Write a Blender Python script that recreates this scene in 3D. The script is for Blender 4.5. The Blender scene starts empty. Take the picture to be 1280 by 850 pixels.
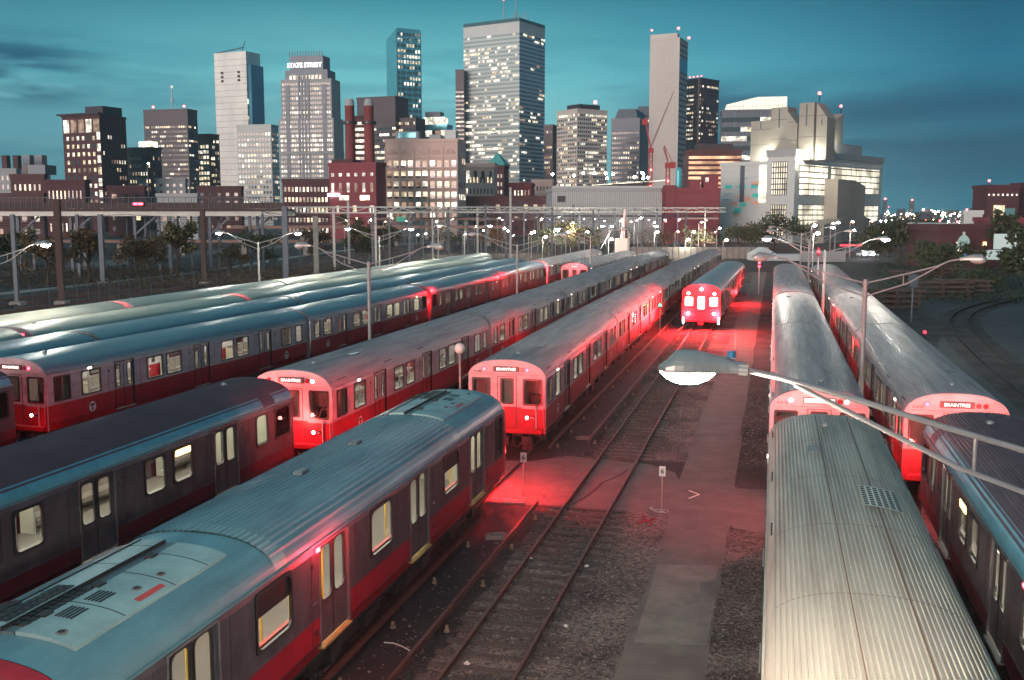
import bpy, math, random
from mathutils import Vector, Matrix
R = math.radians
rnd = random.Random(7)
scene = bpy.context.scene
COL = scene.collection
F = 1280.0; CH = 9.2; HOR = 268.0; VPX = 969.0
PITCH = math.atan((425-HOR)/F)
YAW = math.atan((VPX-640)/math.sqrt(F*F+(425-HOR)**2))
RTX, RTY = math.cos(YAW), math.sin(YAW)
FWX, FWY = -math.sin(YAW), math.cos(YAW)

def V2(r, f):
    """point r metres to the right of and f metres ahead of the bridge we stand on"""
    return (RTX*r+FWX*f, RTY*r+FWY*f)
def PX(px, f):
    return V2((px-640)/F*f, f)
def ZY(y, f):
    return CH+(HOR-y)/F*f

# ------------------------------------------------------------------ materials
MATS = {}
def _nodes(name):
    m = bpy.data.materials.new(name); m.use_nodes = True
    nt = m.node_tree
    return m, nt, nt.nodes['Principled BSDF'], nt.nodes['Material Output']

def mat(name, c, rough=.6, metal=0., c2=None, scale=3., amt=.5, bump=0., bscale=40., spec=.5, stretch=None, detail=6, coat=0., emit=None, es=0., rough2=None, lo=.35, hi=.68):
    if name in MATS: return MATS[name]
    m, nt, b, out = _nodes(name)
    b.inputs['Base Color'].default_value = (*c, 1)
    b.inputs['Roughness'].default_value = rough
    b.inputs['Metallic'].default_value = metal
    b.inputs['Specular IOR Level'].default_value = spec
    b.inputs['Coat Weight'].default_value = coat
    tc = nt.nodes.new('ShaderNodeTexCoord')
    oi = nt.nodes.new('ShaderNodeObjectInfo')
    ad = nt.nodes.new('ShaderNodeVectorMath'); ad.operation = 'ADD'
    nt.links.new(tc.outputs['Object'], ad.inputs[0]); nt.links.new(oi.outputs['Location'], ad.inputs[1])
    vec = ad.outputs[0]
    if stretch:
        mp = nt.nodes.new('ShaderNodeMapping'); mp.inputs['Scale'].default_value = stretch
        nt.links.new(vec, mp.inputs[0]); svec = mp.outputs[0]
    else: svec = vec
    if c2:
        n = nt.nodes.new('ShaderNodeTexNoise'); n.inputs['Scale'].default_value = scale
        n.inputs['Detail'].default_value = detail; n.inputs['Roughness'].default_value = .62
        nt.links.new(svec, n.inputs['Vector'])
        mr = nt.nodes.new('ShaderNodeMapRange'); mr.inputs[1].default_value = lo; mr.inputs[2].default_value = hi
        mr.inputs[3].default_value = 0; mr.inputs[4].default_value = amt
        nt.links.new(n.outputs[0], mr.inputs[0])
        mx = nt.nodes.new('ShaderNodeMix'); mx.data_type = 'RGBA'
        mx.inputs[6].default_value = (*c, 1); mx.inputs[7].default_value = (*c2, 1)
        nt.links.new(mr.outputs[0], mx.inputs[0]); nt.links.new(mx.outputs[2], b.inputs['Base Color'])
        if rough2 is not None:
            m2 = nt.nodes.new('ShaderNodeMapRange'); m2.inputs[3].default_value = rough; m2.inputs[4].default_value = rough2
            nt.links.new(mr.outputs[0], m2.inputs[0]); nt.links.new(m2.outputs[0], b.inputs['Roughness'])
    if bump:
        n2 = nt.nodes.new('ShaderNodeTexNoise'); n2.inputs['Scale'].default_value = bscale; n2.inputs['Detail'].default_value = 4
        nt.links.new(vec, n2.inputs['Vector'])
        bp = nt.nodes.new('ShaderNodeBump'); bp.inputs['Strength'].default_value = bump; bp.inputs['Distance'].default_value = .05
        nt.links.new(n2.outputs[0], bp.inputs['Height']); nt.links.new(bp.outputs[0], b.inputs['Normal'])
    if emit:
        b.inputs['Emission Color'].default_value = (*emit, 1); b.inputs['Emission Strength'].default_value = es
    MATS[name] = m
    return m

def emis(name, c, s):
    if name in MATS: return MATS[name]
    m, nt, b, out = _nodes(name)
    b.inputs['Base Color'].default_value = (.02, .02, .02, 1)
    b.inputs['Emission Color'].default_value = (*c, 1); b.inputs['Emission Strength'].default_value = s
    MATS[name] = m
    return m

def litroom(name, c, s, scale=.35):
    """a lit room behind glass: brightness varies with what stands in the room"""
    if name in MATS: return MATS[name]
    m, nt, b, out = _nodes(name)
    b.inputs['Base Color'].default_value = (.03, .03, .03, 1); b.inputs['Roughness'].default_value = .15
    tc = nt.nodes.new('ShaderNodeTexCoord'); oi = nt.nodes.new('ShaderNodeObjectInfo')
    ad = nt.nodes.new('ShaderNodeVectorMath'); ad.operation = 'ADD'
    nt.links.new(tc.outputs['Object'], ad.inputs[0]); nt.links.new(oi.outputs['Location'], ad.inputs[1])
    n = nt.nodes.new('ShaderNodeTexNoise'); n.inputs['Scale'].default_value = scale; n.inputs['Detail'].default_value = 3
    nt.links.new(ad.outputs[0], n.inputs['Vector'])
    mr = nt.nodes.new('ShaderNodeMapRange'); mr.inputs[1].default_value = .38; mr.inputs[2].default_value = .65
    mr.inputs[3].default_value = s*.35; mr.inputs[4].default_value = s*1.5
    nt.links.new(n.outputs[0], mr.inputs[0]); nt.links.new(mr.outputs[0], b.inputs['Emission Strength'])
    b.inputs['Emission Color'].default_value = (*c, 1)
    MATS[name] = m
    return m

def glass(name='window_glass', tint=(.8, .85, .85), k=.9):
    if name in MATS: return MATS[name]
    m = bpy.data.materials.new(name); m.use_nodes = True; nt = m.node_tree; nt.nodes.clear()
    out = nt.nodes.new('ShaderNodeOutputMaterial'); tr = nt.nodes.new('ShaderNodeBsdfTransparent'); tr.inputs[0].default_value = (*tint, 1)
    gl = nt.nodes.new('ShaderNodeBsdfGlossy'); gl.inputs['Roughness'].default_value = .08
    lw = nt.nodes.new('ShaderNodeLayerWeight'); pw_ = nt.nodes.new('ShaderNodeMath'); pw_.operation = 'POWER'; pw_.inputs[1].default_value = 4.; nt.links.new(lw.outputs['Facing'], pw_.inputs[0]); fr = nt.nodes.new('ShaderNodeMath'); fr.operation = 'MULTIPLY_ADD'; fr.inputs[1].default_value = .6; fr.inputs[2].default_value = .05; nt.links.new(pw_.outputs[0], fr.inputs[0])
    mx = nt.nodes.new('ShaderNodeMixShader')
    nt.links.new(fr.outputs[0], mx.inputs[0]); nt.links.new(tr.outputs[0], mx.inputs[1]); nt.links.new(gl.outputs[0], mx.inputs[2])
    nt.links.new(mx.outputs[0], out.inputs[0])
    MATS[name] = m
    return m

# ------------------------------------------------------------------ mesh builder
class MB:
    def __init__(s): s.v = []; s.f = []; s.m = []
    def add(s, vs, fs, mi=0):
        o = len(s.v); s.v += [tuple(v) for v in vs]
        for f in fs: s.f.append(tuple(i+o for i in f)); s.m.append(mi)
    def quad(s, a, b, c, d, mi=0): s.add([a, b, c, d], [(0, 1, 2, 3)], mi)
    def box(s, x0, x1, y0, y1, z0, z1, mi=0, bev=0.):
        if bev:
            q = bev
            pts = []
            for z, i in ((z0, q), (z0+q, 0), (z1-q, 0), (z1, q)):
                pts += [(x0+i+q*.0, y0+i, z), (x1-i, y0+i, z), (x1-i, y1-i, z), (x0+i, y1-i, z)]
            fs = [(3, 2, 1, 0), (12, 13, 14, 15)]
            for k in range(3):
                for j in range(4):
                    a = k*4+j; b = k*4+(j+1) % 4
                    fs.append((a, b, b+4, a+4))
            s.add(pts, fs, mi); return
        s.add([(x0, y0, z0), (x1, y0, z0), (x1, y1, z0), (x0, y1, z0), (x0, y0, z1), (x1, y0, z1), (x1, y1, z1), (x0, y1, z1)],
              [(3, 2, 1, 0), (4, 5, 6, 7), (0, 1, 5, 4), (1, 2, 6, 5), (2, 3, 7, 6), (3, 0, 4, 7)], mi)
    def bar(s, p, q, w, h=None, mi=0, up=(0, 0, 1)):
        h = h or w; p = Vector(p); q = Vector(q); d = (q-p).normalized(); u = Vector(up)
        if abs(d.dot(u)) > .98: u = Vector((1, 0, 0))
        a = d.cross(u).normalized()*w/2; b = a.cross(d).normalized()*h/2
        pts = [p-a-b, p+a-b, p+a+b, p-a+b, q-a-b, q+a-b, q+a+b, q-a+b]
        s.add(pts, [(3, 2, 1, 0), (4, 5, 6, 7), (0, 1, 5, 4), (1, 2, 6, 5), (2, 3, 7, 6), (3, 0, 4, 7)], mi)
    def tube(s, pts, r, n=8, mi=0, r2=None, cap=True):
        pts = [Vector(p) for p in pts]; k = len(pts); o = len(s.v)
        prev = None
        for i, p in enumerate(pts):
            d = (pts[min(i+1, k-1)]-pts[max(i-1, 0)]).normalized()
            u = prev if prev is not None and abs(d.dot(prev)) < .95 else (Vector((0, 0, 1)) if abs(d.z) < .9 else Vector((1, 0, 0)))
            a = d.cross(u).normalized(); b = a.cross(d).normalized(); prev = b
            rr = r+(r2-r)*i/(k-1) if r2 is not None else r
            for j in range(n):
                t = 2*math.pi*j/n; q = p+a*math.cos(t)*rr+b*math.sin(t)*rr
                s.v.append(tuple(q))
        for i in range(k-1):
            for j in range(n):
                a = o+i*n+j; b = o+i*n+(j+1) % n
                s.f.append((a, b, b+n, a+n)); s.m.append(mi)
        if cap:
            s.f.append(tuple(o+j for j in range(n))[::-1]); s.m.append(mi)
            s.f.append(tuple(o+(k-1)*n+j for j in range(n))); s.m.append(mi)
    def lathe(s, prof, cx=0, cy=0, cz=0, n=16, mi=0, sx=1, sy=1):
        o = len(s.v); k = len(prof)
        for (r, z) in prof:
            for j in range(n):
                t = 2*math.pi*j/n; s.v.append((cx+r*math.cos(t)*sx, cy+r*math.sin(t)*sy, cz+z))
        for i in range(k-1):
            for j in range(n):
                a = o+i*n+j; b = o+i*n+(j+1) % n
                s.f.append((a, b, b+n, a+n)); s.m.append(mi)
        s.f.append(tuple(o+j for j in range(n))[::-1]); s.m.append(mi)
        s.f.append(tuple(o+(k-1)*n+j for j in range(n))); s.m.append(mi)
    def ball(s, c, r, mi=0, n=10, sz=1.):
        prof = [(max(.001, r*math.sin(math.pi*i/n)), -r*sz*math.cos(math.pi*i/n)) for i in range(n+1)]
        s.lathe(prof, c[0], c[1], c[2], n+4, mi)
    def disc(s, c, r, axis, th=.01, mi=0, n=20):
        c = Vector(c); a = Vector(axis).normalized()
        s.tube([c, c+a*th], r, n, mi)
    def build(s, name, mats, parent=None, smooth=False, loc=None, rot=None):
        me = bpy.data.meshes.new(name); me.from_pydata(s.v, [], s.f)
        if not isinstance(mats, (list, tuple)): mats = [mats]
        for m in mats: me.materials.append(m)
        me.polygons.foreach_set('material_index', s.m)
        if smooth:
            me.polygons.foreach_set('use_smooth', [True]*len(s.f))
            if smooth != 'all':
                try: me.set_sharp_from_angle(angle=R(40))
                except Exception: pass
        me.update()
        o = bpy.data.objects.new(name, me); COL.objects.link(o)
        if parent: o.parent = parent
        if loc: o.location = loc
        if rot is not None: o.rotation_euler = (0, 0, rot)
        return o

def tag(o, label=None, cat=None, group=None, kind=None):
    if label: o['label'] = label
    if cat: o['category'] = cat
    if group: o['group'] = group
    if kind: o['kind'] = kind
    return o
def empty(name, loc=(0, 0, 0), rz=0, label=None, cat=None, group=None):
    o = bpy.data.objects.new(name, None); COL.objects.link(o)
    o.location = loc; o.rotation_euler = (0, 0, rz); o.empty_display_size = .3
    return tag(o, label, cat, group)
def setting(mb, name, m, **k):
    o = mb.build(name, m, **k); o['kind'] = 'structure'; return o
def inst(me, name, parent, loc, rot=(0, 0, 0), scale=(1, 1, 1)):
    o = bpy.data.objects.new(name, me); COL.objects.link(o); o.parent = parent
    o.location = loc; o.rotation_euler = rot; o.scale = scale
    return o
def copy_tree(o, parent=None):
    c = o.copy(); COL.objects.link(c)
    if parent: c.parent = parent
    for ch in o.children: copy_tree(ch, c)
    return c
def text_mesh(txt, size, depth=.004, bold=0., xs=1.):
    cu = bpy.data.curves.new('t', 'FONT'); cu.body = txt; cu.size = size; cu.align_x = 'CENTER'; cu.align_y = 'CENTER'
    cu.extrude = depth; cu.offset = bold; cu.resolution_u = 2
    o = bpy.data.objects.new('t', cu); COL.objects.link(o)
    dg = bpy.context.evaluated_depsgraph_get()
    me = bpy.data.meshes.new_from_object(o.evaluated_get(dg))
    bpy.data.objects.remove(o)
    for v in me.vertices: v.co.x *= xs
    me.name = 'lettering'
    return me

# ------------------------------------------------------------------ palette
M_WHITE = mat('aged_white_paint', (.42, .385, .42), .45, 0, (.16, .14, .15), 1.6, .55, stretch=(1, .5, 1.5))
M_RED = mat('red_paint', (.36, .012, .03), .4, 0, (.12, .008, .015), 1.8, .6)
M_STEEL = mat('brushed_steel', (.135, .112, .132), .42, .45, (.055, .045, .056), 1.3, .8, stretch=(1, 1, .6), rough2=.6)
M_STEELR = mat('wine_painted_steel', (.13, .02, .035), .45, .3, (.05, .01, .02), 1.5, .6)
M_ROOF = mat('roof_aluminium', (.42, .375, .385), .5, .3, (.19, .165, .17), 1.1, .75, bump=.15, bscale=7, stretch=(3.2, .22, 1), rough2=.66, lo=.4, hi=.75)
M_ROOFL = mat('roof_light_grey_grimy', (.46, .42, .36), .5, .2, (.27, .21, .18), 1.2, .7, bump=.1, bscale=9, stretch=(3., .22, 1), rough2=.7, lo=.42, hi=.7)
M_ROOFC = mat('roof_cream_paint', (.46, .46, .37), .5, .15, (.3, .3, .26), .7, .7, stretch=(1.2, .3, 1), rough2=.5)
M_SHO = mat('blue_roof_shoulder', (.14, .40, .50), .35, .3, (.08, .22, .28), 1.2, .6)
M_ROOFS = mat('roof_smooth_aluminium', (.20, .30, .34), .42, .4, (.12, .17, .20), .7, .7, stretch=(1.2, .3, 1), rough2=.42)
M_ROOFD = mat('roof_dark_plum', (.115, .065, .09), .6, .1, (.06, .038, .05), 1.2, .7)
M_ROOFT = mat('roof_blue_grey', (.18, .36, .41), .32, .35, (.10, .19, .23), .8, .8, stretch=(1.2, .4, 1), rough2=.5)
M_PANEL = mat('roof_panel_pale', (.34, .48, .48), .4, .2, (.2, .29, .3), 1.5, .7)
M_CHAN = mat('roof_channel_dark', (.14, .18, .20), .35, .3, (.07, .08, .09), 2., .7)
M_BLACK = mat('black_rubber', (.015, .014, .016), .55)
M_DARK = mat('dark_underframe', (.03, .024, .026), .7, .1, (.012, .01, .01), 3., .7)
M_GASKET = mat('dark_window_frame', (.05, .045, .05), .35, .4)
M_CHROME = mat('bright_trim', (.5, .5, .52), .25, .8)
M_LINER = mat('cream_liner', (.52, .50, .42), .45)
M_SEAT = mat('beige_seat', (.20, .17, .16), .5, 0, (.14, .11, .10), 3, .5)
M_SEATR = mat('red_seat', (.5, .05, .05), .5)
M_POLE = mat('yellow_grab_pole', (.75, .5, .08), .35)
M_YEL = mat('yellow_sill', (.55, .42, .14), .5, 0, (.25, .18, .08), 5, .6)
M_FLOOR = mat('grey_car_floor', (.17, .15, .14), .5)
M_GLASS = glass()
M_GLASSD = mat('dark_cab_glass', (.015, .012, .014), .06, 0, spec=.7)
E_CEIL = emis('ceiling_light', (1., .93, .74), 13.)
E_SIGN = emis('sign_letters', (1., .86, .78), 2.2)
E_SIGNB = emis('sign_backlight', (1., .10, .08), .10)
E_SIGNW = emis('washed_sign_backlight', (1., .6, .5), 1.2)
E_RED = emis('red_lamp', (1., .015, .03), 28.)
E_REDLO = emis('red_lamp_dim', (1., .02, .04), 4.)
E_WHITE = emis('white_lamp', (1., .9, .75), 25.)
E_PINK = emis('headlight_lamp', (1., .72, .66), 40.)
E_ORANGE = emis('orange_side_sign', (1., .52, .18), 4.)
M_REDLENS = mat('red_lens', (.30, .01, .02), .2)
E_BLUE = emis('blue_lamp', (.15, .15, 1.), 12.)
E_GREEN = emis('green_lamp', (.02, 1., .35), 14.)
M_LOGOW = mat('white_logo_enamel', (.68, .68, .68), .4)
M_LOGOK = mat('black_logo_enamel', (.02, .02, .02), .4)
E_LAMP = emis('street_lamp_bowl', (1., .97, .78), 45.)
E_LAMPB = emis('street_lamp_cool', (.85, .88, 1.), 60.)
M_GALV = mat('galvanised_steel', (.42, .42, .40), .4, .5, (.25, .25, .24), 3, .5)
M_POLEG = mat('grey_pole_paint', (.36, .36, .36), .5, .2, (.22, .2, .2), 2, .6)
E_CABR = emis('red_cab_glow', (1., .05, .05), .5)
E_CABW = emis('bright_cab', (1., .85, .78), 3.5)
E_CABD = emis('dim_cab', (.9, .55, .42), .10)
E_SIDEW = emis('side_indicator', (1., .75, .65), 5.)
E_SIDER = emis('side_indicator_red', (1., .03, .05), 18.)

def lamp(name, loc, power, color, parent=None, radius=.06, spot=None, direction=None):
    l = bpy.data.lights.new(name, 'SPOT' if spot else 'POINT'); l.energy = power; l.color = color; l.shadow_soft_size = radius
    if spot: l.spot_size = spot; l.spot_blend = .6
    o = bpy.data.objects.new(name, l); COL.objects.link(o); o.location = loc
    if direction: o.rotation_euler = Vector(direction).to_track_quat('-Z', 'Y').to_euler()
    if parent: o.parent = parent
    return o
M_SEAM = mat('rusty_roof_seam', (.16, .10, .07), .8)
# ------------------------------------------------------------------ subway cars
L = 20.9
def xp(z):
    if z < 1.2: return 1.40+.12*(z-.9)/.3
    if z <= 2.98: return 1.52
    return 1.52-.05*(z-2.98)/.17
def roofz(x, cr=3.72):
    t = min(1, abs(x)/1.49)
    return 3.13+(cr-3.13)*(1-t**2.5)**.55

def rrect(y0, y1, z0, z1, r, n=4):
    pts = []
    for cy, cz, a0 in ((y1-r, z1-r, 0), (y0+r, z1-r, 90), (y0+r, z0+r, 180), (y1-r, z0+r, 270)):
        for i in range(n+1):
            t = R(a0+90*i/n); pts.append((cy+r*math.cos(t), cz+r*math.sin(t)))
    return pts
def ring(mb, y0, y1, z0, z1, x, sgn, w=.05, r=.12, th=.03, mi=0, axis='x', inn=.03):
    """window surround: square outside, rounded inside"""
    inner = rrect(y0+inn, y1-inn, z0+inn, z1-inn, r); outer = rrect(y0-w, y1+w, z0-w, z1+w, r*.6)
    n = len(inner); vs = []
    for (loop, off) in ((inner, -.03), (inner, th), (outer, th), (outer, -.01)):
        for (y, z) in loop:
            vs.append((x+sgn*off, y, z) if axis == 'x' else (y, x+sgn*off, z))
    fs = []
    for k in range(3):
        for i in range(n):
            a = k*n+i; b = k*n+(i+1) % n
            fs.append((a, b, b+n, a+n))
    mb.add(vs, fs, mi)

TYPES = {
 'old': dict(wins=[(.40, 1.25, 2.02, 2.95), (1.95, 3.05, 2.02, 2.95), (6.15, 7.25, 2.02, 2.95), (7.55, 8.65, 2.02, 2.95), (12.05, 13.15, 2.02, 2.95), (13.45, 14.55, 2.02, 2.95), (17.95, 19.05, 2.02, 2.95), (19.6, 20.3, 2.02, 2.95)],
             doors=[4.6, 10.35, 16.25], dh=.62, dw=(.16, .50, 2.0, 2.92, .06), belt=1.9, up=M_WHITE, lo=M_RED, r=.09, logos=[2.5, 18.5]),
 'mid': dict(wins=[(.30, 1.30, 1.98, 2.95), (1.80, 2.55, 1.98, 2.95), (6.2, 7.1, 2.0, 2.92), (7.5, 8.4, 2.0, 2.92), (12.2, 13.1, 2.0, 2.92), (13.5, 14.4, 2.0, 2.92), (18.0, 18.8, 2.0, 2.92), (19.5, 20.3, 2.0, 2.92)],
             doors=[4.35, 10.3, 16.2], dh=.66, dw=(.14, .52, 1.95, 2.92, .12), belt=1.55, up=M_STEEL, lo=M_STEELR, r=.14, logos=[3.05]),
 'new': dict(wins=[(.22, .95, 1.75, 3.0), (4.9, 6.2, 1.98, 2.98), (10.0, 11.3, 1.98, 2.98), (15.1, 16.4, 1.98, 2.98)],
             doors=[3.0, 8.1, 13.2, 18.3], dh=.70, dw=(.10, .54, 1.92, 2.98, .15), belt=1.72, up=M_STEEL, lo=M_RED, r=.16, logos=[]),
}
def side(mb, sgn, T, mi_up=0, mi_lo=1, front=0.0):
    ops = [(a, b, c, d) for (a, b, c, d) in T['wins']]+[(y-T['dh'], y+T['dh'], 1.1, 3.03) for y in T['doors']]
    ys = sorted({front, L, *[o[0] for o in ops], *[o[1] for o in ops]})
    zs = sorted({.9, 1.1, 1.2, T['belt'], 2.98, 3.03, 3.15, *[o[2] for o in ops], *[o[3] for o in ops]})
    for i in range(len(ys)-1):
        for j in range(len(zs)-1):
            yc = (ys[i]+ys[i+1])/2; zc = (zs[j]+zs[j+1])/2
            if any(o[0] < yc < o[1] and o[2] < zc < o[3] for o in ops): continue
            x0 = sgn*xp(zs[j]); x1 = sgn*xp(zs[j+1])
            mb.quad((x0, ys[i], zs[j]), (x0, ys[i+1], zs[j]), (x1, ys[i+1], zs[j+1]), (x1, ys[i], zs[j+1]), mi_lo if zc < T['belt'] else mi_up)

def leaf(mb, sgn, y0, y1, T, near, mi_up=0, mi_lo=1):
    """one door leaf with a hole for its window; returns the hole"""
    a, b, c, d, r = T['dw']
    wy0, wy1 = (y0+a*.55, y0+b+.02) if near else (y1-b-.02, y1-a*.55)
    if T['dw'][4] == .06: wy0, wy1 = (y0+.24, y0+.50) if near else (y1-.50, y1-.24)
    x = sgn*1.475
    ys = [y0+.012, wy0, wy1, y1-.012]; zs = sorted({1.12, T['belt'], c, d, 3.01})
    for i in range(3):
        for j in range(len(zs)-1):
            zc = (zs[j]+zs[j+1])/2
            if i == 1 and c < zc < d: continue
            mb.quad((x, ys[i], zs[j]), (x, ys[i+1], zs[j]), (x, ys[i+1], zs[j+1]), (x, ys[i], zs[j+1]), mi_lo if (zc < T['belt'] and T is not TYPES['new'] and T is not TYPES['mid']) else mi_up)
    return wy0, wy1, c, d

def roof_mesh(kind):
    mb = MB()
    if kind in ('ribbed', 'ribbed_light', 'dark', 'new'):
        pitch = .078 if kind != 'new' else .118; n = int(2.76/pitch); xs = []; rh = .026 if kind != 'new' else .034
        for i in range(n+1):
            c = -1.38+i*pitch
            xs += [(c, .0), (c+pitch*.14, rh), (c+pitch*.42, rh), (c+pitch*.56, 0)]
        pts = [(-1.49, 3.13), (-1.47, roofz(-1.47)), (-1.43, roofz(-1.43))]+[(x, roofz(x)+h) for x, h in xs if x < 1.40]+[(1.43, roofz(1.43)), (1.47, roofz(1.47)), (1.49, 3.13)]
    else:
        pts = [(x, roofz(x)) for x in [-1.49, -1.48, -1.46, -1.42, -1.35]+[-1.28+i*.08 for i in range(33)]+[1.35, 1.42, 1.46, 1.48, 1.49]]
    smooth = [(x, roofz(x)-.004) for x in [-1.49, -1.48, -1.46, -1.42, -1.35]+[-1.28+i*.16 for i in range(17)]+[1.35, 1.42, 1.46, 1.48, 1.49]]
    def strip(p, y0, y1, mi):
        n = len(p)
        vs = [(x, y0, z) for x, z in p]+[(x, y1, z) for x, z in p]
        mb.add(vs, [(i, i+1, n+i+1, n+i) for i in range(n-1)], mi)
    if kind == 'new':
        strip(pts, 4.6, 15.6, 0); strip(smooth, 0, 4.6, 1); strip(smooth, 15.6, L, 1)
        for y in (4.6, 15.15): strip([(x, z+.017) for x, z in smooth], y, y+.45, 2)
    else:
        strip(pts, 0, L, 0)
        if kind != 'dark':
            for y in (.0, L-.12): strip([(x, z+.014) for x, z in smooth], y, y+.12, 1)
            if kind != 'smooth':
                for y in (3.4, 6.9, 10.4, 13.9, 17.4): strip([(x, z+.029) for x, z in smooth[4:-4]], y, y+.025, 2)
                for x in (-.52, .30): strip([(x, roofz(x)+.03), (x+.022, roofz(x+.022)+.03)], .15, L-.15, 2)
    # gutters along both eaves
    for s in (-1, 1): mb.box(min(s*1.475, s*1.525), max(s*1.475, s*1.525), .0, L, 3.09, 3.135, 1)
    return mb

def ac_panels(y0, flip):
    """roof equipment of the newest cars: flat service panels, channel, grille, fan"""
    def Y(a): return (y0+a*.85) if not flip else (y0+4.25-a*.85)
    def slab(x0, x1, a, b, mi, h, m):
        n = max(2, int((x1-x0)/.12)); ya, yb = sorted((Y(a), Y(b)))
        for i in range(n):
            xa = x0+(x1-x0)*i/n; xb = x0+(x1-x0)*(i+1)/n
            za = roofz(xa)+h; zb = roofz(xb)+h
            m.quad((xa, ya, za), (xb, ya, zb), (xb, yb, zb), (xa, yb, za), mi)
            for yy in (ya, yb): m.quad((xa, yy, za-h-.02), (xb, yy, zb-h-.02), (xb, yy, zb), (xa, yy, za), mi)
        for xx in (x0, x1): m.quad((xx, ya, roofz(xx)-.02), (xx, yb, roofz(xx)-.02), (xx, yb, roofz(xx)+h), (xx, ya, roofz(xx)+h), mi)
    m = MB()
    slab(-1.15, -.62, .3, 4.9, 1, .035, m)
    slab(-.60, -.16, .3, 4.9, 0, .07, m)
    slab(-.14, .06, .3, 4.9, 1, .03, m)
    slab(.08, .98, .3, 4.9, 0, .05, m)
    slab(-.62, -.605, .3, 4.9, 2, .09, m); slab(-.155, -.14, .3, 4.9, 2, .085, m)
    for a in (1.6, 3.1, 4.2): slab(.085, .975, a, a+.02, 2, .054, m); slab(-.595, -.165, a+.3, a+.32, 2, .073, m)
    for a in (.9, 2.3, 3.9): slab(.0, .14, a, a+.22, 2, .075, m)
    g = MB()
    for i in range(10):
        for j in range(4):
            slab(-.50+j*.155+.0, -.50+j*.155+.125, .55+i*.17, .55+i*.17+.13, 0, .085 if j < 2 else .062, g)
    for i in range(5):
        slab(.22+i*.06, .25+i*.06, 1.0, 1.45, 0, .058, g); slab(.22+i*.06, .25+i*.06, 1.75, 2.2, 0, .058, g)
    f = MB()
    cx, cy = -.88, Y(1.1); prof = [(.001, .05), (.36, .05), (.40, 0), (.30, -.01)]
    fp = [(.40, .0), (.40, .07), (.34, .085), (.30, .055), (.07, .055), (.06, .08), (.005, .08)]
    for (ra, ha), (rb, hb_) in zip(fp, fp[1:]):
        for k in range(24):
            c0, s0, c1, s1 = math.cos(k*.2618), math.sin(k*.2618), math.cos((k+1)*.2618), math.sin((k+1)*.2618)
            q = lambda r_, c_, s_, h_: (cx+r_*c_, cy+r_*s_, roofz(cx+r_*c_)+h_)
            f.quad(q(ra, c0, s0, ha), q(ra, c1, s1, ha), q(rb, c1, s1, hb_), q(rb, c0, s0, hb_), 1 if ra < .065 else 0)
    d = MB()
    for a in (.55, 2.55, 3.3): d.disc((.62, Y(a), roofz(.62)+.045), .085, (0, 0, 1), .012, 0, 14); d.disc((.62, Y(a), roofz(.62)+.058), .05, (0, 0, 1), .004, 1, 12)
    s = MB(); ya, yb = sorted((Y(2.15), Y(2.95)))
    s.quad((.80, ya, roofz(.80)+.056), (.90, ya, roofz(.90)+.056), (.90, yb, roofz(.90)+.056), (.80, yb, roofz(.80)+.056), 0)
    for q in (m, g, f, d, s): q.v = [(-x, y, z) for x, y, z in q.v]
    return m, g, f, d, s

_cache = {}
def shared(key, fn):
    if key not in _cache: _cache[key] = fn()
    return _cache[key]

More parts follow.
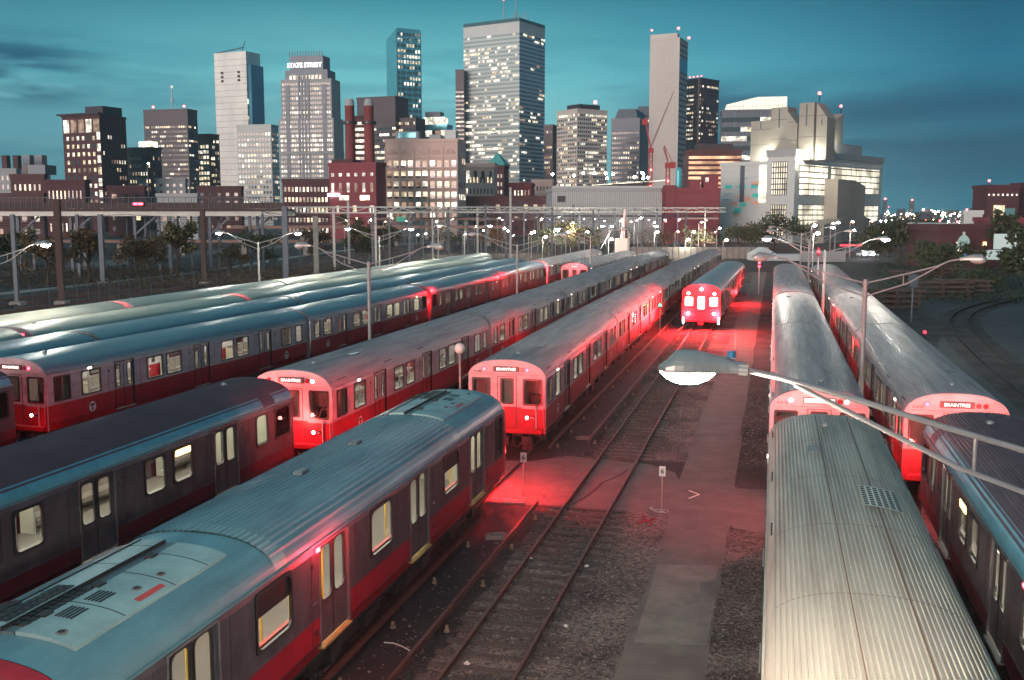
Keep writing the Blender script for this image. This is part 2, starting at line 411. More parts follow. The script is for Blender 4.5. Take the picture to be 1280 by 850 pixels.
def make_car(ty, vis, front, roof, detail, opts=()):
    """one car, cab at y=0. vis: side whose doors and windows are parts of their own."""
    T = TYPES[ty]; root = empty('subway_car')
    mats = [T['up'], T['lo'], M_LINER, M_GASKET, M_GLASS, M_BLACK]
    body = MB(); side(body, vis, T); side(body, -vis, T)
    hid = -vis
    dy_ = [y_+q_ for y_ in T['doors'] for q_ in (-1.05, 1.05)]
    for s_ in (-1, 1):
        for y_ in dy_: body.box(s_*1.521-.003, s_*1.521+.003, y_-.007, y_+.007, 1.2, 2.98, 3)
        pts_ = [0.]+[q for y_ in T['doors'] for q in (y_-T['dh']-.04, y_+T['dh']+.04)]+[L]
        for a_, b_ in zip(pts_[::2], pts_[1::2]): body.box(s_*1.523-.006, s_*1.523+.006, a_, b_, T['belt']-.012, T['belt']+.012, 0); body.box(s_*1.523-.006, s_*1.523+.006, a_, b_, 1.19, 1.21, 3)
    for (a, b, c, d) in T['wins']:
        ring(body, a, b, c, d, hid*1.52, hid, .04, T['r'], .02, 3); body.quad((hid*1.50, a, c), (hid*1.50, b, c), (hid*1.50, b, d), (hid*1.50, a, d), 4)
    for y in T['doors']:
        for nr, (a, b) in ((0, (y-T['dh'], y)), (1, (y, y+T['dh']))):
            wa, wb, c, d = leaf(body, hid, a, b, T, nr); body.quad((hid*1.47, wa, c), (hid*1.47, wb, c), (hid*1.47, wb, d), (hid*1.47, wa, d), 4)
    # blind end with its gangway
    pl = [(-1.52, 1.2), (-1.40, .9), (1.40, .9), (1.52, 1.2), (1.47, 3.15)]+[(x, roofz(x)-.01) for x in (1.4, 1.1, .7, .3, -.3, -.7, -1.1, -1.4)]+[(-1.47, 3.15)]
    body.add([(x, L, z) for x, z in pl], [tuple(range(len(pl)))], 0)
    body.box(-.42, .42, L, L+.17, .95, 3.0, 5)
    if front == 'none' or ty != 'old':
        body.add([(x, 0, z) for x, z in pl], [tuple(range(len(pl)))], 5 if ty == 'new' else 0)
    body.build('body', mats, root)
    rm = roof_mesh({'ribbed': 'ribbed', 'light': 'ribbed', 'smooth': 'smooth', 'dark': 'dark', 'new': 'new', 'teal': 'ribbed', 'cream': 'smooth'}[roof])
    rmat = {'ribbed': [M_ROOF, M_ROOF, M_CHAN], 'light': [M_ROOFL, M_ROOFL, M_SEAM], 'smooth': [M_ROOFS, M_ROOFS], 'dark': [M_ROOFD, M_ROOFT], 'new': [M_ROOFT, M_ROOFT, M_PANEL], 'teal': [M_ROOF, M_ROOF, M_CHAN], 'cream': [M_ROOFC, M_ROOFC]}[roof]
    ro = rm.build('roof', rmat, root, smooth=(roof in ('smooth', 'cream')))
    if roof == 'dark':   # pale shoulder panels along the eaves
        m = MB()
        for s in (-1, 1):
            xs = [s*x for x in (1.493, 1.49, 1.475, 1.43, 1.36, 1.26)]
            for y0, y1 in ((.05, 1.2), (2.0, 20.8)):
                for i in range(5):
                    m.quad((xs[i], y0, roofz(xs[i])+.012), (xs[i+1], y0, roofz(xs[i+1])+.012), (xs[i+1], y1, roofz(xs[i+1])+.012), (xs[i], y1, roofz(xs[i])+.012))
        m.build('roof_shoulder', M_SHO, root, smooth=True)
    if roof == 'new':
        for fl, y0 in ((False, .35), (True, L-4.65)):
            m, g, f, d, s = ac_panels(y0, fl)
            p = m.build('roof_unit', [M_PANEL, M_CHAN, M_BLACK], ro)
            g.build('vent_grille', M_BLACK, p); f.build('fan_cover', [M_DARK, M_YEL], p, smooth=True)
            d.build('service_caps', [M_SEAT, M_DARK], p); s.build('red_notice', M_SEATR, p)
        for y in (8.2, 11.2):
            m = MB(); m.box(-.10, .12, y, y+.34, roofz(0)+.0, roofz(0)+.10, 0, .02); m.build('roof_vent', M_CHAN, ro)
    elif detail:
        m = MB(); m.lathe([(.10, 0), (.10, .06), (.05, .10), (.001, .10)], .1, 1.6, roofz(.1)-.01, 12); m.build('roof_vent', M_GALV, ro)
        if roof in ('ribbed', 'light', 'teal'):
            m = MB(); m.box(.35, .62, 4.2, 4.75, roofz(.6)+.0, roofz(.4)+.05, 0); m.build('roof_hatch', M_CHAN, ro)
            m = MB()
            for s in (-1, 1):
                for k in range(4):
                    for y in (.7, 5.3, 9.3): m.box(s*1.415-.02, s*1.415+.02, y+k*.2, y+k*.2+.13, roofz(1.41)-.02, roofz(1.41)+.012)
            m.build('vent_slots', M_BLACK, ro)
    # interior
    m = MB(); x = 1.42
    m.quad((-x, .05, 1.14), (x, .05, 1.14), (x, L-.05, 1.14), (-x, L-.05, 1.14), 1)
    m.quad((-x, .05, 3.06), (x, .05, 3.06), (x, L-.05, 3.06), (-x, L-.05, 3.06), 0)
    for s in (-1, 1):
        if ty == 'old' or 1:
            m.box(s*.75-.09, s*.75+.09, 1.6, L-.5, 3.0, 3.04, 2)
    m.quad((-x, 1.45, 1.14), (x, 1.45, 1.14), (x, 1.45, 3.06), (-x, 1.45, 3.06), 0)
    h = -vis*1.40
    for a, b in [(1.5, T['doors'][0]-.8)]+[(T['doors'][i]+.8, T['doors'][i+1]-.8) for i in range(len(T['doors'])-1)]+[(T['doors'][-1]+.8, L-.3)]:
        m.quad((h, a, 1.14), (h, b, 1.14), (h, b, 2.0), (h, a, 2.0), 0)
        for s in (-1, 1):
            m.box(min(s*1.42, s*.98), max(s*1.42, s*.98), a+.1, b-.1, 1.42, 1.56, 3)
            m.box(min(s*1.42, s*1.34), max(s*1.42, s*1.34), a+.1, b-.1, 1.56, 2.0, 4 if ty == 'new' else 3)
        m.quad((-1.4, a+.02, 1.14), (-.95, a+.02, 1.14), (-.95, a+.02, 1.9), (-1.4, a+.02, 1.9), 0)
        m.quad((1.4, b-.02, 1.14), (.95, b-.02, 1.14), (.95, b-.02, 1.9), (1.4, b-.02, 1.9), 0)
    it = m.build('interior', [M_LINER, M_FLOOR, E_CEIL if 'unlit' not in opts else M_LINER, M_SEAT, M_SEATR], root)
    m = MB()
    for y in T['doors']:
        for dy in (-.75, .75):
            for s in (-1, 1): m.tube([(s*.92, y+dy, 1.14), (s*.92, y+dy, 3.05)], .024, 6)
    for y in [w_[0]+.35 for w_ in T['wins'][1:]]: m.tube([(vis*1.1, y, 1.5), (vis*1.1, y, 3.05)], .024, 6); m.tube([(vis*1.1, y, 2.3), (vis*1.1, y+.5, 2.3)], .02, 6)
    for s in (-1, 1): m.tube([(s*.6, 1.7, 2.75), (s*.6, L-.5, 2.75)], .016, 6)
    for a in range(3, 20, 3): m.tube([(.95, a, 1.5), (.95, a, 2.75)], .016, 6); m.tube([(.95, a, 2.15), (.95, a+.5, 2.15)], .016, 6)
    m.build('grab_rails', M_POLE if ty == 'new' else M_CHROME, it)
    # windows of the visible side
    for i, (a, b, c, d) in enumerate(T['wins']):
        def wf(a=a, b=b, c=c, d=d):
            m = MB(); ring(m, a, b, c, d, vis*1.52, vis, .035, T['r'], .022, 0)
            if ty == 'new' and c < 1.9: pass
            return m.build('window', M_GASKET if ty != 'new' else (M_BLACK if i == 0 else M_GASKET)).data
        def pf(a=a, b=b, c=c, d=d):
            m = MB(); xx = vis*1.503
            if ty == 'old' and i > 0:
                m.quad((xx, a, c), (xx, b, c), (xx, b, d), (xx, a, d), 0)
                m.box(min(xx, xx+vis*.01), max(xx, xx+vis*.01), a, b, c+.03+(d-c)*.62, c+.05+(d-c)*.62, 1)
            elif ty == 'new' and i in (1, 3):
                m.quad((xx, a, c), (xx, b, c), (xx, b, c+.58), (xx, a, c+.58), 0)
                m.quad((xx, a, c+.58), (xx, b, c+.58), (xx, b, d), (xx, a, d), 1)
            else: m.quad((xx, a, c), (xx, b, c), (xx, b, d), (xx, a, d), 0)
            return m.build('pane', [M_GLASSD if (i == 0 and ty != 'old') else M_GLASS, M_BLACK if ty == 'new' else M_GASKET]).data
        w = MBobj(('w', ty, vis, i), wf, 'window', root)
        MBobj(('p', ty, vis, i), pf, 'pane', w)
    for k, y in enumerate(T['doors']):
        for nr, (a, b) in ((0, (y-T['dh'], y)), (1, (y, y+T['dh']))):
            def lf():
                m = MB(); wa, wb, c, d = leaf(m, vis, a, b, T, nr)
                ring(m, wa, wb, c, d, vis*1.475, vis, .025, T['dw'][4]*.9, .015, 2, inn=.01)
                e = .016
                m.box(vis*1.47-.012, vis*1.47+.012, (b-e) if nr == 0 else a, b if nr == 0 else a+e, 1.12, 3.0, 3)
                return m.build('door_leaf', [T['up'], T['lo'], M_GASKET, M_BLACK]).data
            def gp():
                m = MB(); wa, wb, c, d = leaf(MB(), vis, a, b, T, nr); xx = vis*1.468
                m.quad((xx, wa, c), (xx, wb, c), (xx, wb, d), (xx, wa, d)); return m.build('pane', M_GLASS).data
            dl = MBobj(('d', ty, vis, k, nr), lf, 'door_leaf', root); MBobj(('dp', ty, vis, k, nr), gp, 'pane', dl)
    for y in T['doors']:
        def surround():
            m = MB(); xa, xb = min(vis*1.47, vis*1.528), max(vis*1.47, vis*1.528); h_ = T['dh']
            m.box(xa, xb, y-h_-.03, y-h_+.02, 1.1, 3.03, 0); m.box(xa, xb, y+h_-.02, y+h_+.03, 1.1, 3.03, 0); m.box(xa, xb, y-h_-.03, y+h_+.03, 3.03, 3.065, 0)
            return m.build('door_frame', M_BLACK if ty == 'old' else M_CHROME).data
        def sill():
            m = MB(); m.box(min(vis*1.44, vis*1.575), max(vis*1.44, vis*1.575), y-T['dh'], y+T['dh'], 1.05, 1.085); return m.build('door_sill', M_YEL if ty == 'new' else M_GALV).data
        d_ = MBobj(('df', ty, vis, y), surround, 'door_frame', root); MBobj(('ds', ty, vis, y), sill, 'door_sill', d_)
    if detail:
        for y in T['logos']:
            def lg():
                z = 1.45 if ty == 'old' else 2.35; rr = .21 if ty == 'old' else .16
                xx = vis*(1.52 if z > 1.2 else 1.5); m = MB()
                wm, km = (0, 1) if ty == 'old' else (1, 0)
                m.disc((xx, y, z), rr+.02, (vis, 0, 0), .006, 1, 24); m.disc((xx, y, z), rr, (vis, 0, 0), .010, 0, 24)
                m.box(xx+vis*.005-.007, xx+vis*.005+.007, y-rr*.68, y+rr*.68, z+rr*.22, z+rr*.58, 1)
                m.box(xx+vis*.005-.0065, xx+vis*.005+.0065, y-rr*.2, y+rr*.2, z-rr*.78, z+rr*.24, 1)
                return m.build('round_logo', [M_LOGOW if ty == 'old' else M_STEEL, M_LOGOK]).data
            MBobj(('lg', ty, vis, y), lg, 'round_logo', root)
        m = MB()
        for y in (T['doors'][0]-1.0, T['doors'][1]-1.0, T['doors'][2]+1.0):
            m.disc((vis*1.515, y, 2.75), .05, (vis, 0, 0), .02, 0, 10)
            if ty == 'new':
                m.box(min(vis*1.52, vis*1.54), max(vis*1.52, vis*1.54), y-.12, y+.08, 2.02, 2.07, 1); m.disc((vis*1.515, y-.1, 1.45), .07, (vis, 0, 0), .02, 0, 10)
        m.build('speaker_covers', [M_GASKET, M_CHROME], root)
    m = MB(); yy = 1.6 if ty == 'old' else T['doors'][1]+1.2
    m.box(min(vis*1.50, vis*1.545), max(vis*1.50, vis*1.545), yy+.75, yy+.93, 3.01, 3.07)
    if ty == 'old' or 'sidered' in opts: m.build('side_indicator', E_SIDER if 'sidered' in opts else E_SIDEW, root)
    if 'sidesign' in opts:
        a, b, c, d = T['wins'][2]; m = MB()
        m.box(min(vis*1.525, vis*1.555), max(vis*1.525, vis*1.555), a+.1, b-.1, d-.2, d-.03, 0, .01); m.build('side_sign', E_ORANGE, root)
    # underframe, bogies
    def uf():
        m = MB(); m.box(-1.3, 1.3, .3, L-.3, .72, .95); m.box(-1.25, 1.25, 6.5, 9.0, .35, .72); m.box(-1.2, 1.2, 10, 13.8, .4, .72); m.box(-.12, .12, L-.2, L+.25, .6, .78)
        for y in (7, 8.2, 10.8, 12.6): m.box(-1.36, 1.36, y, y+.5, .45, .72)
        return m.build('underframe', M_DARK).data
    MBobj(('uf',), uf, 'underframe', root)
    def bog():
        m = MB()
        for s in (-1, 1):
            m.box(s*1.0-.08, s*1.0+.08, -1.4, 1.4, .42, .60, 0, .02)
            for y in (-1.05, 1.05): m.box(s*1.0-.13, s*1.0+.13, y-.2, y+.2, .25, .55)
            m.lathe([(.13, .4), (.13, .75)], s*1.0, 0, .05, 10)
        m.box(-1, 1, -.2, .2, .4, .6)
        return m.build('bogie', M_DARK).data
    def whl():
        m = MB()
        for s in (-1, 1):
            m.tube([(s*.72, 0, .50), (s*.79, 0, .50)], .36, 20); m.tube([(s*.67, 0, .50), (s*.72, 0, .50)], .39, 20)
        m.tube([(-.7, 0, .5), (.7, 0, .5)], .08, 8); return m.build('wheelset', M_DARK).data
    if detail:
        for y in (3.1, L-3.1):
            b = MBobj(('bg',), bog, 'bogie', root); b.location.y = y
            for dy in (-1.05, 1.05):
                w = MBobj(('wh',), whl, 'wheelset', b); w.location = (0, dy, 0)
    # cab end
    if ty == 'old' and front != 'none': old_front(root, front)
    if ty == 'mid': mid_front(root, front)
    if ty == 'new': new_front(root, front)
    return root

def MBobj(key, fn, name, parent):
    if key not in _cache:
        o = fn_obj(fn); _cache[key] = o
    o = bpy.data.objects.new(name, _cache[key]); COL.objects.link(o); o.parent = parent
    return o
def fn_obj(fn):
    before = set(COL.objects); me = fn()
    for o in set(COL.objects)-before: bpy.data.objects.remove(o)
    return me

def old_front(root, front):
    fm = MB(); y = -.02; op = [(-1.34, -.67, 2.02, 2.98), (-.22, .24, 2.05, 2.98), (.66, 1.36, 2.02, 2.98)]
    xs = sorted({-1.50, -.36, .38, 1.50, *[o[0] for o in op], *[o[1] for o in op]}); zs = [.9, 1.2, 1.9, 2.02, 2.05, 2.98, 3.15]
    for i in range(len(xs)-1):
        for j in range(len(zs)-1):
            xc = (xs[i]+xs[i+1])/2; zc = (zs[j]+zs[j+1])/2
            if any(o[0] < xc < o[1] and o[2] < zc < o[3] for o in op): continue
            fm.quad((xs[i], y, zs[j]), (xs[i+1], y, zs[j]), (xs[i+1], y, zs[j+1]), (xs[i], y, zs[j+1]), 1 if zc < 1.9 else 0)
    for s in (-1, 1): fm.quad((s*1.50, y, .9), (s*1.52, .01, .9), (s*1.52, .01, 3.15), (s*1.50, y, 3.15), 0)
    fr = fm.build('front_panel', [M_WHITE, M_RED], root)
    # arched hood above the windows
    h = MB(); xs = [-1.49, -1.46, -1.4, -1.3]+[-1.2+.2*i for i in range(13)]+[1.3, 1.4, 1.46, 1.49]; n = len(xs)
    vs = [(x, -.09, 3.17 if abs(x) < 1.4 else 3.145) for x in xs]+[(x, -.09, max(3.16, roofz(x)-.0)) for x in xs]+[(x, .0, max(3.16, roofz(x)+.02)) for x in xs]+[(x, .0, 3.17) for x in xs]
    fs = []
    for k in range(3): fs += [(k*n+i, k*n+i+1, (k+1)*n+i+1, (k+1)*n+i) for i in range(n-1)]
    fs += [(i, 3*n+i, 3*n+i+1, i+1) for i in range(n-1)]
    h.add(vs, fs); hood = h.build('front_hood', M_WHITE, root)
    m = MB(); m.box(-.50, .50, -.125, -.088, 3.27, 3.47, 0, .008); m.box(-.47, .47, -.13, -.124, 3.295, 3.445, 1)
    sg = m.build('destination_sign', [M_GASKET, E_SIGNW if front == 'washed' else E_SIGNB], hood)
    me = shared('brain', lambda: text_mesh('BRAINTREE', .15, .003, .0, 1.0))
    if not me.materials: me.materials.append(E_SIGN)
    inst(me, 'sign_lettering', sg, (0, -.135, 3.365), (R(90), 0, 0))
    num = {'f': '01640', 'i': '01634', 'e': '01622'}.get(front[0], '01618')
    me = shared('n'+num, lambda: text_mesh(num, .13, .002, .001, 1.0))
    if not me.materials: me.materials.append(M_LOGOK)
    inst(me, 'car_number', hood, (-1.13, -.093, 3.26), (R(90), 0, 0))
    for x, on in ((-.86, 1), (.62, 0), (.82, 1)):
        if front == 'braintree_i' and x > 0: on = 0
        if front == 'e_front' and x < 0: on = 0
        m = MB(); m.disc((x, -.088, 3.36), .085, (0, -1, 0), .02, 0, 16); m.disc((x, -.108, 3.36), .062, (0, -1, 0), .012, 1, 16)
        m.build('marker_lamp', [M_GASKET, (E_WHITE if front == 'washed' else E_PINK) if on and x < .9 and front in ('washed', 'e_front') else (E_RED if on else M_REDLENS)], hood)
    for k, (a, b, c, d) in enumerate(op):
        m = MB(); ring(m, a, b, c, d, -.02, -1, .035, .09, .02, 0, 'y')
        w = m.build('cab_window' if k != 1 else 'end_door_window', M_GASKET, fr)
        m = MB(); m.quad((a, -.01, c), (b, -.01, c), (b, -.01, d), (a, -.01, d)); m.build('pane', M_GLASS, w)
    m = MB()
    for x in (-.36, .38): m.box(x-.012, x+.012, -.032, -.018, 1.05, 3.08)
    m.box(-.34, .36, -.032, -.018, 3.06, 3.08); m.box(-.34, .36, -.05, -.018, 1.90, 1.915)
    m.build('end_door', M_GASKET, fr)
    m = MB(); m.box(-1.42, 1.42, .9, 1.0, 1.14, 3.1, 0); m.box(-.3, .3, .88, .9, 1.9, 2.8, 1); m.box(.75, 1.2, .5, .8, 1.14, 2.3, 2); m.build('cab_partition', [M_FLOOR, E_CABD, M_BLACK], root)
    for a, b_ in ((-1.0, -.8), (1.0, 1.2)):
        m = MB(); m.bar((a, -.075, 2.0), (b_, -.075, 2.5), .018); m.bar((b_-.02, -.08, 2.35), (b_+.03, -.08, 2.75), .025); m.build('wiper', M_BLACK, fr)
    m = MB(); m.tube([(-.9, -.1, .92), (-.95, -.22, .6), (-.7, -.2, .45), (-.5, 0, .5)], .03, 6); m.tube([(.9, -.1, .92), (.95, -.22, .55), (.7, -.2, .42), (.5, 0, .5)], .03, 6); m.build('air_hoses', M_BLACK, root)
    # lower right cluster, bumper, coupler, steps
    m = MB(); m.box(.60, 1.44, -.05, -.018, 1.22, 1.84, 0); m.box(.58, 1.46, -.06, -.02, 1.86, 1.90, 1)
    cl = m.build('lamp_panel', [M_RED, M_WHITE], fr)
    m = MB(); m.disc((.80, -.045, 1.52), .075, (0, -1, 0), .03, 0, 14); m.disc((.80, -.075, 1.52), .055, (0, -1, 0), .01, 1, 14); m.build('headlamp', [M_GASKET, E_PINK], cl)
    m = MB(); m.disc((1.0, -.045, 1.52), .075, (0, -1, 0), .03, 0, 14); m.disc((1.0, -.075, 1.52), .055, (0, -1, 0), .01, 1, 14); m.build('tail_lamp', [M_GASKET, M_CHROME], cl)
    m = MB(); m.tube([(1.17, -.10, .95), (1.17, -.10, 2.0)], .03, 8); m.tube([(-.52, -.10, 1.2), (-.52, -.10, 1.9)], .015, 6); m.tube([(1.44, -.07, 1.2), (1.44, -.07, 2.6)], .012, 6)
    m.build('handrail', M_WHITE, fr)
    m = MB(); m.box(-1.40, 1.40, -.16, -.021, .92, 1.12, 0, .02)
    for k in range(3): m.box(-1.38, 1.38, -.19, -.16, .945+k*.055, .965+k*.055, 0)
    m.build('bumper', M_RED, fr)
    m = MB(); m.box(-.14, .14, -.45, .3, .55, .82, 0, .03); m.box(-.2, .2, -.55, -.4, .5, .86, 0, .03); m.box(-1.0, -.6, -.1, .3, .3, .8); m.box(.6, 1.0, -.1, .3, .3, .8)
    m.tube([(.3, -.2, .8), (.35, -.35, .5), (.5, -.2, .4), (.6, 0, .6)], .025, 6); m.tube([(-.3, -.2, .8), (-.35, -.35, .45), (-.5, -.2, .4), (-.6, 0, .6)], .025, 6)
    m.build('coupler', M_DARK, root)

def mid_front(root, front):
    m = MB(); m.box(-1.50, 1.50, -.03, 0, .95, 3.1, 0)
    pl = [(-1.49, 3.1), (1.49, 3.1)]+[(x, roofz(x)) for x in (1.4, 1.2, .9, .5, 0, -.5, -.9, -1.2, -1.4)]
    m.add([(x, -.03, z) for x, z in pl], [tuple(range(len(pl)))], 0)
    fr = m.build('front_panel', [M_RED if front == 'g' else M_STEEL], root)
    glow = E_CABW if front == 'g' else E_CABD
    for (a, b, c, d) in ((-1.3, -.62, 2.0, 2.75), (-.30, .30, 1.75, 2.8), (.62, 1.3, 2.0, 2.75)):
        m = MB(); ring(m, a, b, c, d, -.03, -1, .04, .09, .02, 0, 'y'); w = m.build('cab_window', M_GASKET, fr)
        m = MB(); m.quad((a, -.035, c), (b, -.035, c), (b, -.035, d), (a, -.035, d)); m.build('pane', glow, w)
    m = MB()
    for x in (-.4, .4): m.box(x-.012, x+.012, -.045, -.031, 1.1, 3.0)
    m.build('end_door', M_GASKET, fr)
    for (x, z) in ((-1.0, 3.0), (0, 3.34), (1.0, 3.0), (-1.0, 1.42), (1.0, 1.42)):
        m = MB(); m.disc((x, -.03, z), .13, (0, -1, 0), .03, 0, 14); m.disc((x, -.06, z), .10, (0, -1, 0), .012, 1, 14)
        m.build('headlamp' if z < 2 else 'marker_lamp', [M_GASKET, (E_PINK if z < 2 else E_PINK) if front == 'g' else E_RED], fr)
    m = MB(); m.box(-1.3, 1.3, -.16, -.03, .8, 1.1, 0, .03); m.box(-.2, .2, -.5, -.1, .55, .85, 0, .03)
    for x in (-1.38, 1.38): m.tube([(x, -.1, .6), (x, -.1, 1.15)], .035, 8, 1)
    m.build('coupler', [M_RED if front == 'g' else M_DARK, M_WHITE], root)
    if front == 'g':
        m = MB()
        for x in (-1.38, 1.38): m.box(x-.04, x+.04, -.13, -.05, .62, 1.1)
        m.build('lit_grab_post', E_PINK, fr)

def new_front(root, front):
    # curved cap in red with a black face
    m = MB(); N = 8; prof = [(-1.50, .95), (-1.52, 2.0), (-1.49, 3.13), (-1.40, roofz(1.40)), (-1.1, roofz(1.1)), (-.6, roofz(.6)), (0, roofz(0)), (.6, roofz(.6)), (1.1, roofz(1.1)), (1.40, roofz(1.40)), (1.49, 3.13), (1.52, 2.0), (1.50, .95)]
    rings = []
    for k in range(5):
        t = k/4; yy = -.75*math.sin(t*math.pi/2); sc = 1-.35*(1-math.cos(t*math.pi/2))
        rings.append([(x*(1-.15*t*t), yy, .95+(z-.95)*(1-.22*(1-math.cos(t*math.pi/2)))) for x, z in prof])
    n = len(prof); vs = [p for r_ in rings for p in r_]
    for k in range(4):
        for i in range(n-1): m.add([vs[k*n+i], vs[k*n+i+1], vs[(k+1)*n+i+1], vs[(k+1)*n+i]], [(0, 1, 2, 3)], 0)
    m.add(rings[-1], [tuple(range(n))], 1)
    fr = m.build('front_cap', [M_RED, M_BLACK], root, smooth=True)
    for x in (-1.0, 1.0):
        m = MB(); m.disc((x, -.75, 1.25), .09, (0, -1, 0), .05, 0, 14); m.build('tail_lamp', E_RED, fr)
        m = MB(); m.disc((x*.6, -.75, 2.95), .06, (0, -1, 0), .05, 0, 14); m.build('marker_lamp', E_RED, fr)
    m = MB(); m.box(-1.2, 1.2, -.8, 0, .6, .95, 0, .05); m.tube([(1.3, -.3, .6), (1.3, -.3, .95)], .02); m.box(1.1, 1.5, -.45, -.15, .56, .6); m.build('front_skirt', M_DARK, root)
M_PAINTG = mat('pale_grille_frame', (.62, .64, .58), .5)
RC_ = (1., .03, .05)
# ------------------------------------------------------------------ the parked trains
_masters = {}
def car(ty, vis, front, roof, x0, y0, x1, y1, rev, label, group, detail, opts=()):
    """(x0,y0) near end, (x1,y1) far end of the car's centre line"""
    lv = -vis if rev else vis
    key = (ty, lv, front, roof, detail, opts)
    if key not in _masters:
        o = make_car(ty, lv, front, roof, detail, opts); _masters[key] = o
    else:
        o = copy_tree(_masters[key])
    a = math.atan2(x1-x0, y1-y0)
    if rev: o.location = (x1, y1, 0); o.rotation_euler = (0, 0, math.pi-a)
    else: o.location = (x0, y0, 0); o.rotation_euler = (0, 0, -a)
    tag(o, label, 'subway car', group)
    return o
P = 21.3
def train(ty, vis, roof, pts, y0, labels, group, front, fronts=None, det=60, opts={}):
    """cars coupled in pairs along a centre line given as (y, x) points"""
    def X(y):
        for (ya, xa), (yb, xb) in zip(pts, pts[1:]):
            if y <= yb: return xa+(xb-xa)*(y-ya)/(yb-ya)
        return pts[-1][1]
    out = []
    for i, lb in enumerate(labels):
        ya = y0+i*P; rev = i % 2 == 1
        fr = front if i == 0 else ('none' if ty == 'old' else 'x')
        out.append(car(ty, vis, fr, roof, X(ya), ya, X(ya+L), ya+L, rev, lb, group, ya < det, opts.get(i, ())))
    return out

ORD = ['second', 'third', 'fourth', 'fifth', 'sixth', 'seventh']
A1 = car('new', 1, 'x', 'new', -9.58, 9.6, -9.58, 30.5, True, 'nearest silver and red subway car with blue-grey ribbed roof and roof grilles, bottom left', 'subway cars parked in the yard', True)
m = MB()   # rounded red shroud on the coupled end
prof = [(-1.52, 1.0), (-1.52, 1.6), (-1.52, 2.2), (-1.505, 2.8), (-1.49, 3.13)]+[(-1.47+2.94*i/28, roofz(-1.47+2.94*i/28)) for i in range(29)]+[(1.49, 3.13), (1.505, 2.8), (1.52, 2.2), (1.52, 1.6), (1.52, 1.0)]
def rg(t): return [(x*(1-.10*t*t), L+.02+.45*math.sin(t*1.4), 1.0+(z-1.0)*(1-.34*t**1.5)) for x, z in prof]
n_ = len(prof); m.add([q for k in range(13) for q in rg(k/12)], [(k*n_+i, k*n_+i+1, (k+1)*n_+i+1, (k+1)*n_+i) for k in range(12) for i in range(n_-1)], 0)
m.build('end_shroud', M_RED, A1, smooth='all'); A1.scale = (1, .97, 1)
m = MB(); d2 = TYPES['new']['doors'][2]
m.box(-1.56, -1.53, d2+.72, d2+.86, 2.98, 3.05); m.build('door_indicator', E_SIDER, A1); lamp('door_red_fill_light', (-2.0, d2+.2, 2.95), 90, RC_, A1, .03)  # bare red light added off the car side to redden the doors
car('mid', 1, 'x', 'dark', -16.97, 10.0, -16.97, 30.9, True, 'dark-roofed steel subway car with a lit orange side sign, left of the nearest car', 'subway cars parked in the yard', True, ('sidesign',))
car('mid', 1, 'x', 'dark', -27.9, 9.9, -27.9, 30.8, True, 'steel car whose end shows at the left edge before the white train', 'subway cars parked in the yard', True)
car('mid', -1, 'x', 'dark', 5.75, 9.5, 5.75, 30.4, True, 'dark steel subway car at the right edge in front of the red Braintree hood', 'subway cars parked in the yard', True, ('sidesign', 'sidered'))
car('old', -1, 'none', 'light', 1.53, 8.1, 1.53, 29.0, True, 'subway car with cream ribbed roof under the street lamp, nearest at bottom right', 'subway cars parked in the yard', True)

train('old', 1, 'teal', [(32.9, -16.45), (75, -16.6), (118, -17.1), (170, -17.3)], 32.9,
      ['white and red subway car with a legible lit Braintree sign, left of centre']+['%s car of the white and red Braintree train behind the grey lamp pole' % o for o in ORD[:5]], 'cars of the middle Braintree train', 'e_front', opts={1: (), 2: ()})
train('old', 1, 'ribbed', [(37.3, -9.72), (63, -10.25), (120, -10.35), (165, -9.6)], 37.3,
      ['white and red subway car numbered 01640 lit red, its washed-out sign facing us']+['%s car of the red-lit train beside the empty track' % o for o in ORD[:5]], 'cars of train 01640', 'f_washed')
train('old', 1, 'smooth', [(33.1, -28.3), (54, -27.5), (170, -27.6)], 33.1,
      ['white subway car with dark red skirt and smooth blue roof at far left', 'second car of the white train with the smooth blue roof, ending in a red glow'], 'cars of the white train with smooth blue roof', 'c_front')
train('mid', 1, 'smooth', [(75.9, -27.4), (170, -27.6)], 75.9,
      ['steel subway car bathed in red light just beyond the white blue-roofed train', 'second red-lit steel car, its far end glowing red under the pole'], 'red-lit steel subway cars', 'c3')
train('old', 1, 'teal', [(119, -27.5), (170, -28)], 119.2,
      ['far white subway car beyond the red glow on the left train track', 'farthest white subway car on the track of the red-lit steel cars'], 'far white subway cars', 'none')
train('old', 1, 'smooth', [(20, -32.0), (180, -32.0)], 20.3,
      ['blue-roofed subway car mostly hidden at left, nearest in the row behind the white train']+['%s blue-roofed car in the row behind the white train' % o for o in ORD[:4]], 'blue-roofed cars behind the white train', 'none')
train('old', 1, 'cream', [(20, -36.3), (180, -36.3)], 20.8, ['cream-roofed subway car at the left edge before the dark end hood'], 'cream-roofed cars', 'none')
train('old', 1, 'cream', [(20, -36.3), (180, -36.3)], 42.4, ['cream-roofed subway car whose unlit front hood shows at the left edge'], 'cream-roofed cars', 'k_off')
train('old', 1, 'cream', [(20, -36.3), (180, -36.3)], 64.0,
      ['cream-roofed subway car with a red-lit front hood behind the blue roofs']+['%s car behind the red-lit hood in the cream-roofed row' % o for o in ORD[:2]], 'cream-roofed cars', 'k_red')
train('old', 1, 'cream', [(20, -40.6), (180, -40.6)], 35.2, ['subway car in the farthest left row, its pale roof beside the fence'], 'cars of the row beside the fence', 'none')
train('old', 1, 'cream', [(20, -40.6), (180, -40.6)], 56.8,
      ['subway car in the fence row with a small orange and white front hood']+['%s car of the fence row behind the orange and white hood' % o for o in ORD[:3]], 'cars of the row beside the fence', 'l_hood')
